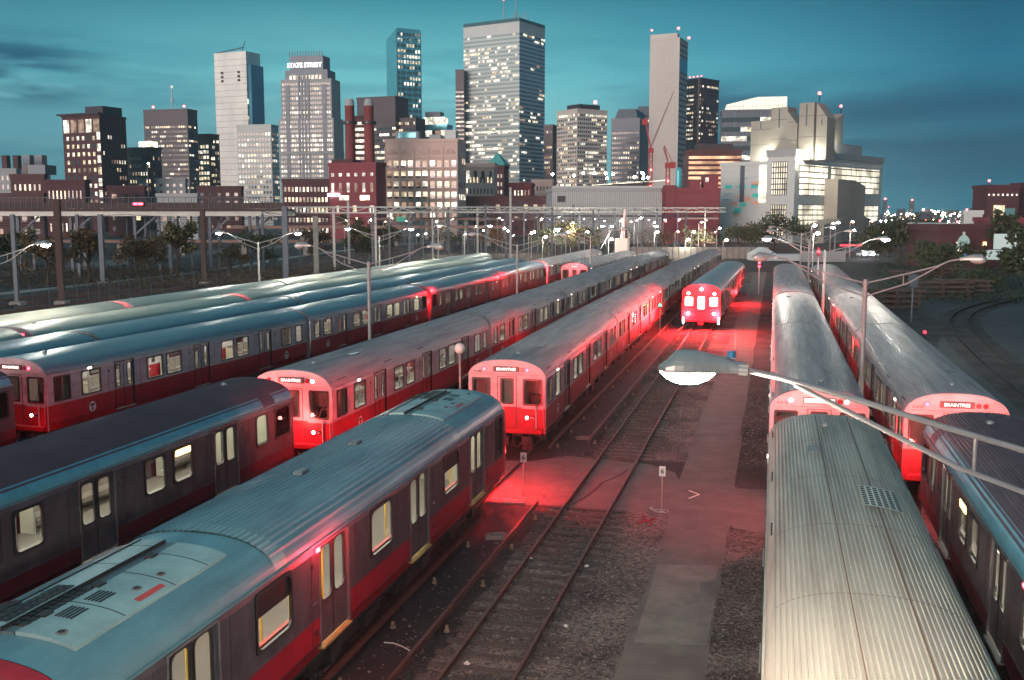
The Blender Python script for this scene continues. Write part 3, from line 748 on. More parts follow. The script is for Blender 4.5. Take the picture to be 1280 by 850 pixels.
train('mid', 1, 'smooth', [(81.5, -5.45), (102, -5.2), (140, -4.5)], 81.8,
      ['red-fronted subway car facing us on the open track with all its lamps lit', 'second car of the short train with blazing head lamps'], 'cars of the short lit train', 'g')
train('old', -1, 'ribbed', [(20, 1.53), (180, 1.53)], 33.3, ['subway car with a glowing sign right behind the cream-roofed car', 'second ribbed-roof car right of the path behind the glowing sign'], 'ribbed-roof cars right of the path', 'washed')
train('mid', -1, 'ribbed', [(20, 1.53), (180, 1.53)], 76.4, ['shiny-roofed subway car beyond the red rim on the track right of the path', 'farthest car on the track right of the path'], 'shiny-roofed cars right of the path', 'c3')
train('old', -1, 'ribbed', [(20, 5.62), (180, 5.5)], 33.6,
      ['subway car numbered 01634 with a red Braintree hood at the right', 'second car behind the red Braintree hood at the right'], 'cars of train 01634', 'braintree_i')
train('old', -1, 'ribbed', [(20, 5.6), (180, 5.5)], 76.6, ['third ribbed-roof car on the rightmost train track behind the pale rim', 'farthest car on the rightmost train track'], 'far cars of the rightmost track', 'none')
train('old', 1, 'ribbed', [(110, -21.8), (180, -21.8)], 114., ['far subway car with a red hood between the two long trains', 'farthest car of the short train with the red hood'], 'cars of the far red-hooded train', 'm_red')

RC = (1., .014, .020); RW = (1., .13, .11)
for nm, loc, pw, rad in [
    ('tail_or_fill_red_light', (-9.0, 31.7, 1.5), 110, .08), ('tail_or_fill_red_light', (-10.2, 31.7, 2.9), 90, .08),
    ('tail_or_fill_red_light', (-8.3, 32.6, 1.3), 32, .08), ('tail_or_fill_red_light', (-15.0, 30.9, 2.4), 2, .05), ('tail_or_fill_red_light', (3.55, 35.5, 2.2), 12, .05), ('tail_or_fill_red_light', (-.45, 40, 3.1), 5, .05), ('tail_or_fill_red_light', (-12.9, 60, 2.6), 40, .06), ('tail_or_fill_red_light', (3.55, 55, 2.6), 14, .05), ('tail_or_fill_red_light', (-7.4, 48, 3.3), 10, .05), ('tail_or_fill_red_light', (-16.2, 31.9, 1.9), 40, .08), ('tail_or_fill_red_light', (-17.6, 31.7, 2.9), 45, .08),  # several red lights added away from tail lamps to redden ground and car sides
    ('tail_or_fill_red_light', (5.2, 31.7, 3.25), 55, .08), ('tail_or_fill_red_light', (6.4, 31.7, 3.25), 40, .08), ('tail_or_fill_red_light', (4.6, 31.6, 1.7), 30, .08),
    ('tail_or_fill_red_light', (1.0, 31.6, 3.55), 70, .08), ('tail_or_fill_red_light', (-27.0, 32.3, 1.4), 2, .08),
    ('tail_or_fill_red_light', (-6.6, 80.9, 1.3), 900, .12), ('tail_or_fill_red_light', (-4.3, 80.9, 1.3), 900, .12), ('tail_or_fill_red_light', (-5.4, 80.6, 3.4), 500, .12),
    ('tail_or_fill_red_light', (-26.3, 75.55, 2.4), 60, .08), ('tail_or_fill_red_light', (-25.7, 76.5, 3.4), 60, .08), ('tail_or_fill_red_light', (-25.4, 98, 3.4), 220, .08), ('tail_or_fill_red_light', (-26., 118.6, 3.), 150, .08),
    ('tail_or_fill_red_light', (-36.2, 63.4, 3.45), 16, .05), ('tail_or_fill_red_light', (-40.3, 56.2, 3.4), 8, .05), ('tail_or_fill_red_light', (-21.6, 113., 3.3), 120, .08),
    ('tail_or_fill_red_light', (1.5, 75.75, 3.5), 25, .06), ('tail_or_fill_red_light', (3.3, 72.5, 2.6), 40, .06), ('tail_or_fill_red_light', (-.5, 75, 2.4), 60, .06), ('tail_or_fill_red_light', (-3.0, 108, 1.3), 350, .1), ('tail_or_fill_red_light', (-9, 166, 2), 150, .1)]:
    lamp(nm, loc, pw*(4.5 if loc[1] < 33 and -18 < loc[0] < -14 else 7 if loc[1] < 33 and -14 < loc[0] < 1 else 4.5 if pw < 200 else 3.3), RW if loc[1] < 33 and loc[2] > 1.6 else RC, radius=rad)
# light of the window rows of the long trains on the ground comes from the cars themselves

# roof furniture of the cream-roofed car
hr = MB(); xc, yc = 2.15, 20.6
def hz(x): return roofz(x-1.53)
for i in range(6):
    xa, xb = xc-.36+i*.12, xc-.36+(i+1)*.12
    hr.quad((xa, yc-.75, hz(xa)+.045), (xb, yc-.75, hz(xb)+.045), (xb, yc+.75, hz(xb)+.045), (xa, yc+.75, hz(xa)+.045), 0)
    for j in range(9): hr.quad((xa+.02, yc-.68+j*.155, hz(xa+.02)+.05), (xb-.02, yc-.68+j*.155, hz(xb-.02)+.05), (xb-.02, yc-.68+j*.155+.11, hz(xb-.02)+.05), (xa+.02, yc-.68+j*.155+.11, hz(xa+.02)+.05), 1)
H0 = [o for o in COL.objects if o.get('label', '').startswith('subway car with cream ribbed')][0]
g_ = hr.build('roof_grille', [M_PAINTG, M_BLACK]); g_.parent = H0; g_.matrix_parent_inverse = (Matrix.Translation(H0.location) @ Matrix.Rotation(math.pi, 4, 'Z')).inverted()
# ------------------------------------------------------------------ ground
def gravel(name, c, c2, sc=14, b=.9):
    m, nt, bs, out = _nodes(name)
    tc = nt.nodes.new('ShaderNodeTexCoord')
    v = nt.nodes.new('ShaderNodeTexVoronoi'); v.inputs['Scale'].default_value = sc
    nt.links.new(tc.outputs['Object'], v.inputs['Vector'])
    n = nt.nodes.new('ShaderNodeTexNoise'); n.inputs['Scale'].default_value = .45; n.inputs['Detail'].default_value = 7
    nt.links.new(tc.outputs['Object'], n.inputs['Vector'])
    sp = nt.nodes.new('ShaderNodeSeparateColor'); nt.links.new(v.outputs['Color'], sp.inputs[0])
    mx = nt.nodes.new('ShaderNodeMix'); mx.data_type = 'RGBA'; mx.inputs[6].default_value = (*c, 1); mx.inputs[7].default_value = (*c2, 1)
    nt.links.new(sp.outputs[0], mx.inputs[0])
    mr = nt.nodes.new('ShaderNodeMapRange'); mr.inputs[1].default_value = .35; mr.inputs[2].default_value = .7; mr.inputs[3].default_value = .28; mr.inputs[4].default_value = 1.45
    nt.links.new(n.outputs[0], mr.inputs[0])
    m2 = nt.nodes.new('ShaderNodeMix'); m2.data_type = 'RGBA'; m2.blend_type = 'MULTIPLY'; m2.inputs[0].default_value = 1
    nt.links.new(mx.outputs[2], m2.inputs[6]); nt.links.new(mr.outputs[0], m2.inputs[7])
    nt.links.new(m2.outputs[2], bs.inputs['Base Color'])
    bp = nt.nodes.new('ShaderNodeBump'); bp.inputs['Strength'].default_value = b; bp.inputs['Distance'].default_value = .04
    nt.links.new(v.outputs['Distance'], bp.inputs['Height']); nt.links.new(bp.outputs[0], bs.inputs['Normal'])
    bs.inputs['Roughness'].default_value = .85
    MATS[name] = m; return m
M_GRAVEL = gravel('ballast_gravel', (.05, .036, .034), (.23, .18, .16))
M_GRAVELD = gravel('dark_ballast', (.022, .018, .018), (.06, .05, .05))
M_ASPH = mat('worn_asphalt', (.155, .135, .123), .8, 0, (.09, .078, .072), 1.2, .8, bump=.35, bscale=60)
M_ASPHL = mat('pale_asphalt_patch', (.23, .20, .175), .8, 0, (.12, .105, .095), 1.5, .8, bump=.3, bscale=60)
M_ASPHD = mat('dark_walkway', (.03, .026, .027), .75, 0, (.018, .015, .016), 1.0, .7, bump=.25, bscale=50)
M_YARD = mat('yard_dirt', (.05, .06, .065), .85, 0, (.02, .022, .026), .12, .9, bump=.3, bscale=8)
M_CONC = mat('concrete', (.3, .29, .27), .8, 0, (.2, .19, .18), .8, .7)
M_RAIL = mat('rusty_rail', (.16, .07, .055), .45, .5, (.08, .035, .03), 4, .7)
M_SHINE = mat('polished_rail_head', (.5, .42, .4), .25, .8)
M_TIE = mat('old_timber', (.045, .03, .028), .85, 0, (.16, .13, .11), 4, .6, bump=.4, bscale=25, stretch=(1, 6, 1))
M_INS = mat('cream_insulator', (.36, .28, .17), .6, 0, (.12, .09, .07), 8, .8)

g = MB(); S = 5200
g.quad((-S, -300, -.004), (S, -300, -.004), (S, S*1.6, -.004), (-S, S*1.6, -.004)); setting(g, 'ground', M_GRAVELD)
def sheet(name, pts, z, m):
    g = MB(); g.add([(x, y, z) for x, y in pts], [tuple(range(len(pts)))]); return setting(g, name, m)
def wob(x0, x1, ya, yb, n, a, seed):
    """a strip between two wavy edges"""
    r = random.Random(seed)
    left = [(x0+r.uniform(-a, a), ya+(yb-ya)*i/n) for i in range(n+1)]
    right = [(x1+r.uniform(-a, a), ya+(yb-ya)*i/n) for i in range(n+1)]
    return left+right[::-1]
sheet('track_bed', wob(-6.6, -2.6, 6, 31.0, 30, .1, 1), .002, M_GRAVEL)
sheet('track_bed', wob(-6.6, -2.9, 37.9, 170, 60, .1, 2), .002, M_GRAVEL)
sheet('ballast_strip', wob(-1.1, 0.6, 6, 29.9, 30, .07, 3), .003, M_GRAVEL)
sheet('ballast_strip', wob(-1.15, .5, 34.6, 160, 50, .07, 4), .003, M_GRAVELD)
sheet('service_path', wob(-2.85, -1.05, 6, 31.2, 26, .05, 5), .006, M_ASPH)
sheet('crossing_pad', [(-10.2, 31.0), (-7.7, 30.8), (-6.9, 31.0), (-5.3, 30.9), (-3.3, 31.0), (-2.8, 30.8), (-1.3, 31.0), (-.9, 30.0), (.3, 29.7), (.6, 30), (.6, 34.7), (-1.0, 34.6), (-1.2, 35.4), (-3.0, 35.3), (-3.2, 36.2), (-4.2, 37.2), (-6.1, 37.6), (-7.4, 37.8), (-8.6, 36.6), (-10.2, 36.4)], .008, M_ASPH)
sheet('service_path', wob(-3.0, -1.1, 35.0, 170, 40, .06, 6), .006, M_ASPH)
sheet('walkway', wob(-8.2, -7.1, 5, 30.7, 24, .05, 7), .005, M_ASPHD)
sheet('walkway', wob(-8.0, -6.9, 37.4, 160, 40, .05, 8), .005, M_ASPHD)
sheet('asphalt_patch', [(-2.7, 21.2), (-1.15, 21.4), (-1.12, 24.2), (-1.5, 24.6), (-1.55, 25.2), (-1.2, 25.5), (-1.15, 26.6), (-2.75, 26.3), (-2.7, 23.6)], .012, M_ASPHL)
m = MB(); pts = [(-4.9, 36.2), (-5.1, 35.2), (-5.5, 34.2), (-5.6, 33.1), (-5.75, 32.2), (-6.0, 31.3)]
for (a, b), (c, d) in zip(pts, pts[1:]): m.quad((a-.05, b, .0125), (a+.06, b, .0125), (c+.06, d, .0125), (c-.05, d, .0125))
setting(m, 'asphalt_crack', M_ASPHD)
# painted arrow on the path
m = MB(); a = at_g = None
def G(px, py, z=0.):
    d = Vector((FWX, FWY, 0))*math.cos(PITCH)+Vector((0, 0, -math.sin(PITCH))); rt = Vector((RTX, RTY, 0)); up = rt.cross(d)
    v = d+rt*(px-640)/F+up*(425-py)/F; t = (z-CH)/v.z
    return Vector((0, 0, CH))+v*t
p1, p2, p3 = G(861, 613, .014), G(874, 618, .014), G(861, 623, .014)
m.bar(p1, p2, .07, .003); m.bar(p2, p3, .07, .003)
M_PAINT = mat('white_road_paint', (.7, .7, .62), .6)
tag(m.build('painted_arrow', M_PAINT), 'small white painted arrowhead on the asphalt path', 'road marking')

def track(x, y0, y1, label, ties=False, thirds=()):
    t = empty('railway_track', (0, 0, 0), 0, label, 'railway track', 'railway tracks of the yard')
    X = x if callable(x) else (lambda y: x)
    ys = [y0+(y1-y0)*i/24 for i in range(25)] if callable(x) else [y0, y1]
    for s in (-.7175, .7175):
        m = MB()
        for a, b in zip(ys, ys[1:]):
            m.bar((X(a)+s, a, .02), (X(b)+s, b, .02), .13, .02); m.bar((X(a)+s, a, .075), (X(b)+s, b, .075), .02, .10)
            m.bar((X(a)+s, a, .135), (X(b)+s, b, .135), .068, .03, 1)
        m.build('rail', [M_RAIL, M_RAIL if ties else M_SHINE], t)
    for a, b, xx in thirds:
        m = MB(); m.bar((xx, a, .30), (xx, b, .30), .075, .09); m.bar((xx, a, .25), (xx, b, .25), .11, .03); m.bar((xx, a, .30), (xx, a-.9, .20), .07, .07); m.build('third_rail', M_RAIL, t)
        me = None; y = a+.15
        while y < min(b, 100):
            if me is None:
                m = MB(); m.lathe([(.065, 0), (.065, .04), (.035, .06), (.045, .09), (.035, .12), (.04, .15)], 0, 0, 0, 10); o = m.build('insulator', M_INS, t, smooth=True); me = o.data; o.location = (xx+.13, y, 0)
            else: inst(me, 'insulator', t, (xx+.13, y, 0))
            y += 2.9
    if ties:
        me = None; n = 0; y = y0; rest = MB()
        while y < y1:
            w = rnd.uniform(.20, .25); dx = rnd.uniform(-.08, .08)
            if n < 100 and not (30.9 < y < 37.6):
                if me is None:
                    m = MB(); m.box(-1.25, 1.25, -.11, .11, 0, .045, 0, .01); o = m.build('sleeper', M_TIE, t); me = o.data; o.location = (x+dx, y, 0)
                else: inst(me, 'sleeper', t, (x+dx, y, -rnd.uniform(0, .015)), (0, 0, rnd.uniform(-.02, .02)), (rnd.uniform(.94, 1.06), rnd.uniform(.85, 1.15), 1))
                n += 1
            elif y > 37.6: rest.box(x-1.25+dx, x+1.25+dx, y-.11, y+.11, 0, .03)
            y += .62
        o = rest.build('sleeper_row', M_TIE, t); o['kind'] = 'stuff'
    return t
track(-5.43, 11, 170, 'open railway track with old sleepers in front of the lit short train', True, [(9, 30.3, -6.92), (40, 165, -6.92)])
track(-9.6, 6, 36.9, 'railway track under the nearest silver car', thirds=[(6, 28.6, -8.15)])
track(lambda y: -9.72-(.6 if y > 63 else .6*(max(0, y-37))/26), 37, 170, 'railway track under the train numbered 01640', thirds=[(39, 165, -8.25)])
track(-16.7, 6, 175, 'railway track under the middle Braintree train')
track(lambda y: -28.0+min(.6, max(0, (y-33)*.03)), 6, 175, 'railway track under the white train with smooth blue roof')
track(1.53, 5, 175, 'railway track under the cream-roofed car'); track(5.62, 5, 175, 'railway track under the rightmost train')

# loose stones
rs = random.Random(3); m = MB()
def stone(x, y, r):
    o = len(m.v); z = r*.4
    pts = []
    for dx, dy, dz in ((1, 0, 0), (0, 1, 0), (-1, 0, 0), (0, -1, 0), (0, 0, 1), (0, 0, -.6)):
        k = r*rs.uniform(.7, 1.25); pts.append((x+dx*k, y+dy*k, z+dz*k*.8))
    m.add(pts, [(0, 1, 4), (1, 2, 4), (2, 3, 4), (3, 0, 4)], 0 if rs.random() < .8 else 1)
for _ in range(15000):
    q = rs.random(); y = 12+ (rs.random()**1.6)*50
    x = rs.uniform(-6.5, -2.85) if q < .72 else (rs.uniform(-1.1, .3) if q < .95 else rs.uniform(-8, -6.8))
    if 30.5 < y < 37.8 and x > -6.6: continue
    if x > -1.2 and 29.5 < y < 34.8: continue
    stone(x, y, rs.uniform(.014, .03) if rs.random() < .75 else rs.uniform(.03, .055))
M_ST1 = mat('ballast_stone', (.19, .155, .145), .8, 0, (.07, .055, .05), 9, .8); M_ST2 = mat('pale_stone', (.22, .19, .17), .8)
o = m.build('loose_ballast', [M_ST1, M_ST2]); tag(o, 'loose crushed stone between and beside the rails', 'gravel', kind='stuff')

# ------------------------------------------------------------------ small things on the ground
def sign_post(x, y, h, lab, hoop=False):
    t = empty('number_post', (x, y, 0), 0, lab, 'sign post', 'thin posts with a number plate')
    m = MB(); m.tube([(0, 0, 0), (0, 0, h-.1)], .022, 8); m.lathe([(.09, 0), (.09, .02), (.03, .03)], 0, 0, 0, 12); m.build('post', M_GALV, t)
    m = MB(); m.box(-.10, .10, -.02, .0, h-.26, h+.06, 0, .008); p = m.build('number_plate', M_LOGOW, t, rot=YAW*.5)
    me = shared('six', lambda: text_mesh('6', .24, .002, .003))
    if not me.materials: me.materials.append(M_LOGOK)
    inst(me, 'number', p, (0, -.024, h-.10), (R(90), 0, 0))
    if hoop:
        m = MB(); pts = [(.22*math.cos(k/12*6.283), .16*math.sin(k/12*6.283), .03) for k in range(13)]; m.tube(pts, .018, 6); m.tube([(-.2, 0, .03), (-.38, .05, .08), (-.3, .1, .1)], .03, 6); m.build('wire_coil', M_GALV, t)
sign_post(-7.7, 31.7, 1.45, 'thin post with number plate in the red light beside the nearest car'); sign_post(-3.15, 31.2, 1.4, 'thin post with number plate at the corner of the path', True)
def thing(mb, name, m, label, cat, group=None, loc=None, rot=None, smooth=False):
    o = mb.build(name, m, None, smooth, loc, rot); return tag(o, label, cat, group)
m = MB(); m.tube([(G(560+k*8, 752+.5*(k-3)**2*.9-abs(k)*.0, .02)) for k in range(-6, 3)], .012, 6)
m = MB(); m.tube([G(480, 803, .02), G(492, 804, .02), G(503, 808, .02), G(512, 813, .02), G(520, 819, .02)], .014, 6); thing(m, 'cable', M_PAINT, 'short white cable lying on the dark walkway at the bottom', 'cable')
p = G(622, 672, .0); m = MB()
m.tube([(.30*math.cos(k/10*6.283), .2*math.sin(k/10*6.283), .07) for k in range(11)], .035, 6); m.tube([(-.08, -.2, .07), (-.1, .2, .07)], .03, 6); m.tube([(.1, -.2, .07), (.1, .2, .07)], .03, 6); m.box(-.34, .34, -.24, .24, 0, .04)
thing(m, 'switch_cover', M_CONC, 'pale round metal cover on the dark walkway beside the nearest car', 'cover', loc=p, rot=.2)
p = G(520, 523-0, 0)
p = G(527, 0+0, 0) if False else G(575+0, 0+560, 0)
p = G(529+202-40, 549, 0); m = MB(); m.tube([(.34*math.cos(k/10*6.283), .22*math.sin(k/10*6.283), .06) for k in range(11)], .035, 6); m.box(-.3, .3, -.2, .2, 0, .03)
thing(m, 'switch_cover', M_CONC, 'red-lit round cover on the walkway beyond the number post', 'cover', loc=G(730, 549, 0), rot=.1)
m = MB(); m.box(-.35, .35, -.25, .25, 0, .05, 0, .01); thing(m, 'concrete_slab', M_CONC, 'small pale slab at the edge of the red-lit pad', 'slab', loc=G(643, 628, 0), rot=.2)
m = MB(); m.bar((-.22, -.18, .05), (.22, .2, .10), .045); m.bar((.2, -.2, .05), (-.16, .18, .16), .045)
thing(m, 'red_marker', M_RED, 'crossed red marker bars lying by the number post', 'marker', loc=G(808, 654, 0))
for k, (px, py) in enumerate([(583, 830), (664, 699), (707, 783), (733, 708), (668, 845), (625, 805), (700, 653), (726, 846), (600, 748)][:4]):
    m = MB(); q = random.Random(k)
    n = 7; pts = [(q.uniform(.04, .09)*math.cos(j/n*6.283), q.uniform(.03, .07)*math.sin(j/n*6.283), q.uniform(.0, .03)) for j in range(n)]
    vs = pts+[(q.uniform(-.03, .03), q.uniform(-.03, .03), .07)]; m.add(vs, [(j, (j+1) % n, n) for j in range(n)])
    m.add([(x*.9, y*.9, .0) for x, y, z in pts], [tuple(range(n))])
    lab = ['white litter scrap left of the open track at the bottom', 'white crumpled paper between the rails below the crossing', 'white wrapper on the gravel right of the track', 'small pale scrap on the gravel beside the right rail', 'pale scrap at the bottom edge between rail and path', 'tiny scrap on a sleeper near the third rail', 'pale scrap near the edge of the crossing'][k]
    thing(m, 'litter', M_PAINT, lab, 'litter', 'litter on the tracks', loc=G(px, py, .03), rot=k)

# globe lamp on a thin post
t = empty('globe_light', (-12.55, 40.4, 0), 0, 'round globe lamp on a thin post between two trains', 'lamp post')
m = MB(); m.tube([(0, 0, 0), (0, 0, 3.45)], .045, 8); m.build('post', M_POLEG, t)
m = MB(); m.ball((0, 0, 3.66), .23, 0, 12); m.build('globe', mat('white_globe', (.75, .72, .66), .35), t, smooth='all')

# ------------------------------------------------------------------ double-arm lamps
def lamp_head(parent, x, z, sgn, lit, cool=False):
    """cobra head; sgn = direction away from the pole"""
    m = MB(); prof = []
    N = 12; K = 10; st = []
    for i in range(K+1):
        t = i/K; xx = x+sgn*(-.02+.95*t)
        w = .07+.15*math.sin(min(1, t*1.15)*math.pi*.5)**2 if t < .85 else .22*math.sqrt(max(.02, 1-((t-.85)/.15)**2)*.999)
        h = .07+.13*math.sin(min(1, max(0, t-.05)*1.25)*math.pi*.62) if t < .9 else .09*math.sqrt(max(.05, 1-((t-.9)/.1)**2))
        st.append((xx, w, h))
    for i in range(K):
        (xa, wa, ha), (xb, wb, hb) = st[i], st[i+1]
        for j in range(N):
            a0 = math.pi*j/N; a1 = math.pi*(j+1)/N
            m.quad((xa, wa*math.cos(a0), z+ha*math.sin(a0)), (xa, wa*math.cos(a1), z+ha*math.sin(a1)), (xb, wb*math.cos(a1), z+hb*math.sin(a1)), (xb, wb*math.cos(a0), z+hb*math.sin(a0)))
        m.quad((xa, -wa, z-.03), (xa, wa, z-.03), (xb, wb, z-.03), (xb, -wb, z-.03)); 
        for s in (-1, 1): m.quad((xa, s*wa, z), (xb, s*wb, z), (xb, s*wb, z-.03), (xa, s*wa, z-.03))
    m.box(min(x-sgn*.02, x+sgn*.08), max(x-sgn*.02, x+sgn*.08), -.06, .06, z-.05, z+.06)
    hd = m.build('lamp_head', M_GALV, parent, smooth=True)
    m = MB(); m.lathe([(.045, 0), (.045, .07), (.001, .075)], x+sgn*.16, 0, z+.13, 10); m.build('photocell', mat('blue_photocell', (.05, .25, .45), .4), hd)
    m = MB(); c = (x+sgn*.62, 0, z-.03); prof = [(.001, -.15), (.10, -.135), (.18, -.09), (.235, -.03), (.24, 0)]
    m.lathe(prof, c[0], c[1], c[2], 20, 0, 1.25, .82)
    m.build('lamp_bowl', (E_LAMPB if cool else E_LAMP) if lit else mat('unlit_lens', (.5, .48, .44), .3), hd, smooth=True)
    return hd
def lamp_post(x, y, h, lits, label, power=(0, 0), arm=4.15, rise=.95, hb=6.6, rot=0., cool=False, group='double-arm lamps of the yard', arms=(1, 1)):
    t = empty('yard_lamp', (x, y, 0), rot, label, 'yard lamp', group)
    m = MB(); m.tube([(0, 0, 0), (0, 0, hb+.15)], .105, 12, r2=.08); m.lathe([(.2, 0), (.2, .06), (.12, .1)], 0, 0, 0, 12)
    m.lathe([(.12, 0), (.12, .1)], 0, 0, hb-.05, 12); m.lathe([(.12, 0), (.12, .1)], 0, 0, hb-.55, 12); m.build('pole', M_POLEG, t, smooth=True)
    for s, on, pw, ex in ((-1, lits[0], power[0], arms[0]), (1, lits[1], power[1], arms[1])):
        if not ex: continue
        zt = hb+rise; m = MB(); x1 = s*(arm-.85)
        m.tube([(0, 0, hb), (s*1.6, 0, hb+rise*.44), (s*2.5, 0, hb+rise*.71), (s*(arm-1.2), 0, hb+rise*.93), (x1, 0, zt)], .032, 8)
        m.tube([(0, 0, hb-.5), (s*1.5, 0, hb+.02), (s*(arm-1.35), 0, hb+rise*.86)], .028, 8)
        m.tube([(s*1.35, 0, hb+rise*.38), (s*1.35, 0, hb-.02)], .02, 6)
        ar = m.build('arm', M_POLEG, t, smooth=True)
        hd = lamp_head(t, x1, zt, s, on, cool)
        if on and pw: lamp('lamp_light', (x1+s*.62, 0, zt-.28), pw*(2.3 if y < 60 else 4.5), (1., .87, .70) if not cool else (1., .95, .80), t, .12)
LP = [(3.4, 11.1, (1, 0), 'nearest double-arm lamp, its lit bowl hanging over the open track', (560, 0)),
      (3.4, 41.0, (0, 0), 'unlit double-arm lamp between the two right-hand trains', (0, 0)),
      (3.4, 74.0, (1, 1), 'double-arm lamp with both heads lit on the right, behind the unlit one', (260, 260)),
      (3.4, 107.0, (0, 0), 'third double-arm lamp back between the right-hand trains, unlit', (0, 0)),
      (3.4, 140.0, (0, 1), 'farthest double-arm lamp between the right-hand trains', (0, 120)),
      (-20.6, 50.3, (0, 0), 'unlit double-arm lamp left of centre, its tall pole before the white train', (0, 0)),
      (-20.6, 82.5, (0, 0), 'unlit double-arm lamp near the middle, next behind the tall pole', (0, 0)),
      (-20.6, 117.5, (1, 0), 'double-arm lamp in the middle distance with one lit head', (160, 0)),
      (-20.6, 150., (1, 1), 'farthest double-arm lamp of the middle row', (160, 160)),
      (-43.6, 49.5, (0, 1), 'double-arm lamp at the left edge, only its lit arm in view', (0, 330)),
      (-45.0, 84.0, (1, 1), 'double-arm lamp by the left fence with both heads lit', (240, 240)),
      (-44.5, 112., (1, 1), 'second lit double-arm lamp by the left fence', (240, 240)),
      (-44.5, 146., (1, 1), 'third lit double-arm lamp by the left fence', (160, 160))]
for x, y, lits, lab, pw in LP: lamp_post(x, y, 0, lits, lab, pw, cool=(y > 30), arm=4.5 if y < 20 else 4.15)
# red aspect lamp on the pole-top between right trains
t = empty('signal_post', (-8.15, 77.0, 0), 0, 'short signal post with a green light beside the red-fronted train', 'signal', None)
m = MB(); m.tube([(0, 0, 0), (0, 0, 2.2)], .04, 8); m.build('post', M_POLEG, t)
m = MB(); m.box(-.12, .12, -.1, .1, 2.2, 2.6, 0, .02); m.disc((0, -.1, 2.45), .08, (0, -1, 0), .02, 1, 12); m.build('signal_head', [M_BLACK, E_GREEN], t)
lamp('signal_light', (0, -.25, 2.45), 12, (.02, 1, .4), t, .05)
for x, y, lab in ((-1.6, 122, 'red signal lights at the far end of the path'), (4.2, 104, 'red signal lamp on a white post between the right trains'), (-2.2, 66, 'thin pale stake beside the path'), (-3.0, 55, '')):
    if not lab: continue
    t = empty('signal_post', (x, y, 0), 0, lab, 'signal', None)
    h = 1.9 if 'stake' in lab else (3.0 if y > 110 else 5.2)
    m = MB(); m.tube([(0, 0, 0), (0, 0, h)], .06 if 'stake' not in lab else .035, 8); m.build('post', M_LOGOW, t)
    if 'stake' in lab: t['category'] = 'stake'; t.name = 'marker_stake'; continue
    m = MB(); m.box(-.18, .18, -.12, .12, h, h+.9, 0, .03)
    for dz in (.22, .66) if y > 110 else (.45,): m.disc((0, -.12, h+dz), .12, (0, -1, 0), .03, 1, 12)
    m.build('signal_head', [M_BLACK, E_RED], t); lamp('signal_light', (0, -.4, h+.4), 60, RC, t, .08)
# ------------------------------------------------------------------ the city
B_BRICK = mat('dark_brick', (.12, .055, .06), .85, 0, (.07, .03, .035), .12, .7)
B_BRICKR = mat('red_brick', (.27, .06, .08), .85, 0, (.17, .04, .05), .1, .7)
B_CREAM = mat('cream_stone', (.62, .46, .42), .8, 0, (.5, .37, .34), .1, .6)
B_GREY = mat('grey_stone', (.38, .40, .42), .75, 0, (.28, .3, .32), .08, .6)
B_PALE = mat('pale_panel', (.58, .62, .62), .7, 0, (.48, .52, .53), .05, .6)
B_WHITE = mat('white_concrete', (.60, .57, .54), .75, 0, (.5, .47, .45), .05, .6)
B_DARK = mat('dark_tower_skin', (.055, .045, .06), .45, .2, (.04, .03, .045), .1, .5)
B_NAVY = mat('blue_grey_skin', (.10, .13, .17), .45, .2, (.07, .09, .12), .1, .5)
B_TEAL = mat('teal_copper_roof', (.05, .34, .33), .5)
B_CONC = mat('stack_concrete', (.36, .35, .31), .75, 0, (.24, .23, .21), .08, .8, stretch=(1, 1, .3))
B_WINE = mat('wine_brick', (.10, .04, .05), .85, 0, (.065, .028, .035), .12, .6)
G_DARK = mat('dark_pane', (.03, .04, .05), .12, 0, spec=.8)
G_TEAL = mat('teal_curtain_glass', (.12, .50, .60), .15, .3, (.07, .32, .4), .05, .8)
G_GLOW = mat('glass_painted_afterglow', (.95, .93, .88), .3, .0, (.66, .68, .68), .06, .8, stretch=(1, 1, .5))  # near-white colour stands in for the afterglow mirrored in the glass
G_BLUE = mat('blue_curtain_glass', (.16, .34, .44), .12, .6, (.08, .2, .28), .05, .8)
W1 = litroom('warm_lit_room', (1., .80, .52), .75); W2 = litroom('white_lit_room', (1., .92, .75), .9); W3 = litroom('dim_lit_room', (1., .62, .42), .25)
W4 = litroom('bright_lit_room', (1., .88, .66), 1.6)
LITS = [W1, W2, W3, W4]
WM = [G_DARK, W1, W2, W3, W4]
def ground_place(px, D): return PX(px, D)

def building(name, label, px0, pxc, px1, ytop, D, th, wallm, cat='building', ybase=None, group=None, cap=None, roofm=None):
    """two faces in view: front spans px0..pxc, right flank pxc..px1, corner at distance D, turned th degrees"""
    t = R(th); rc = (pxc-640)/F*D
    k = (px0-640)/F; W = (rc-k*D)/(math.cos(t)+k*math.sin(t)) if True else 0
    # rc - W cos = k (D + W sin)
    k2 = (px1-640)/F; den = (k2*math.cos(t)-math.sin(t))
    S = (rc-k2*D)/den if abs(den) > 1e-3 and px1 > pxc else 20
    if px1 <= pxc or S <= 0 or S > 200: S = max(12., min(60., W*.8))
    z1 = ZY(ytop, D); x, y = V2(rc, D)
    root = empty(name, (x, y, 0), YAW-t, label, cat, group)
    m = MB(); m.box(-W, 0, 0, S, -1, z1); w = m.build('wall', wallm, root)
    m = MB(); m.box(-W-.3, .3, -.3, S+.3, z1+.003, z1+1.2); m.build('parapet', roofm or wallm, root)
    root['_'] = 0; del root['_']
    return root, W, S, z1

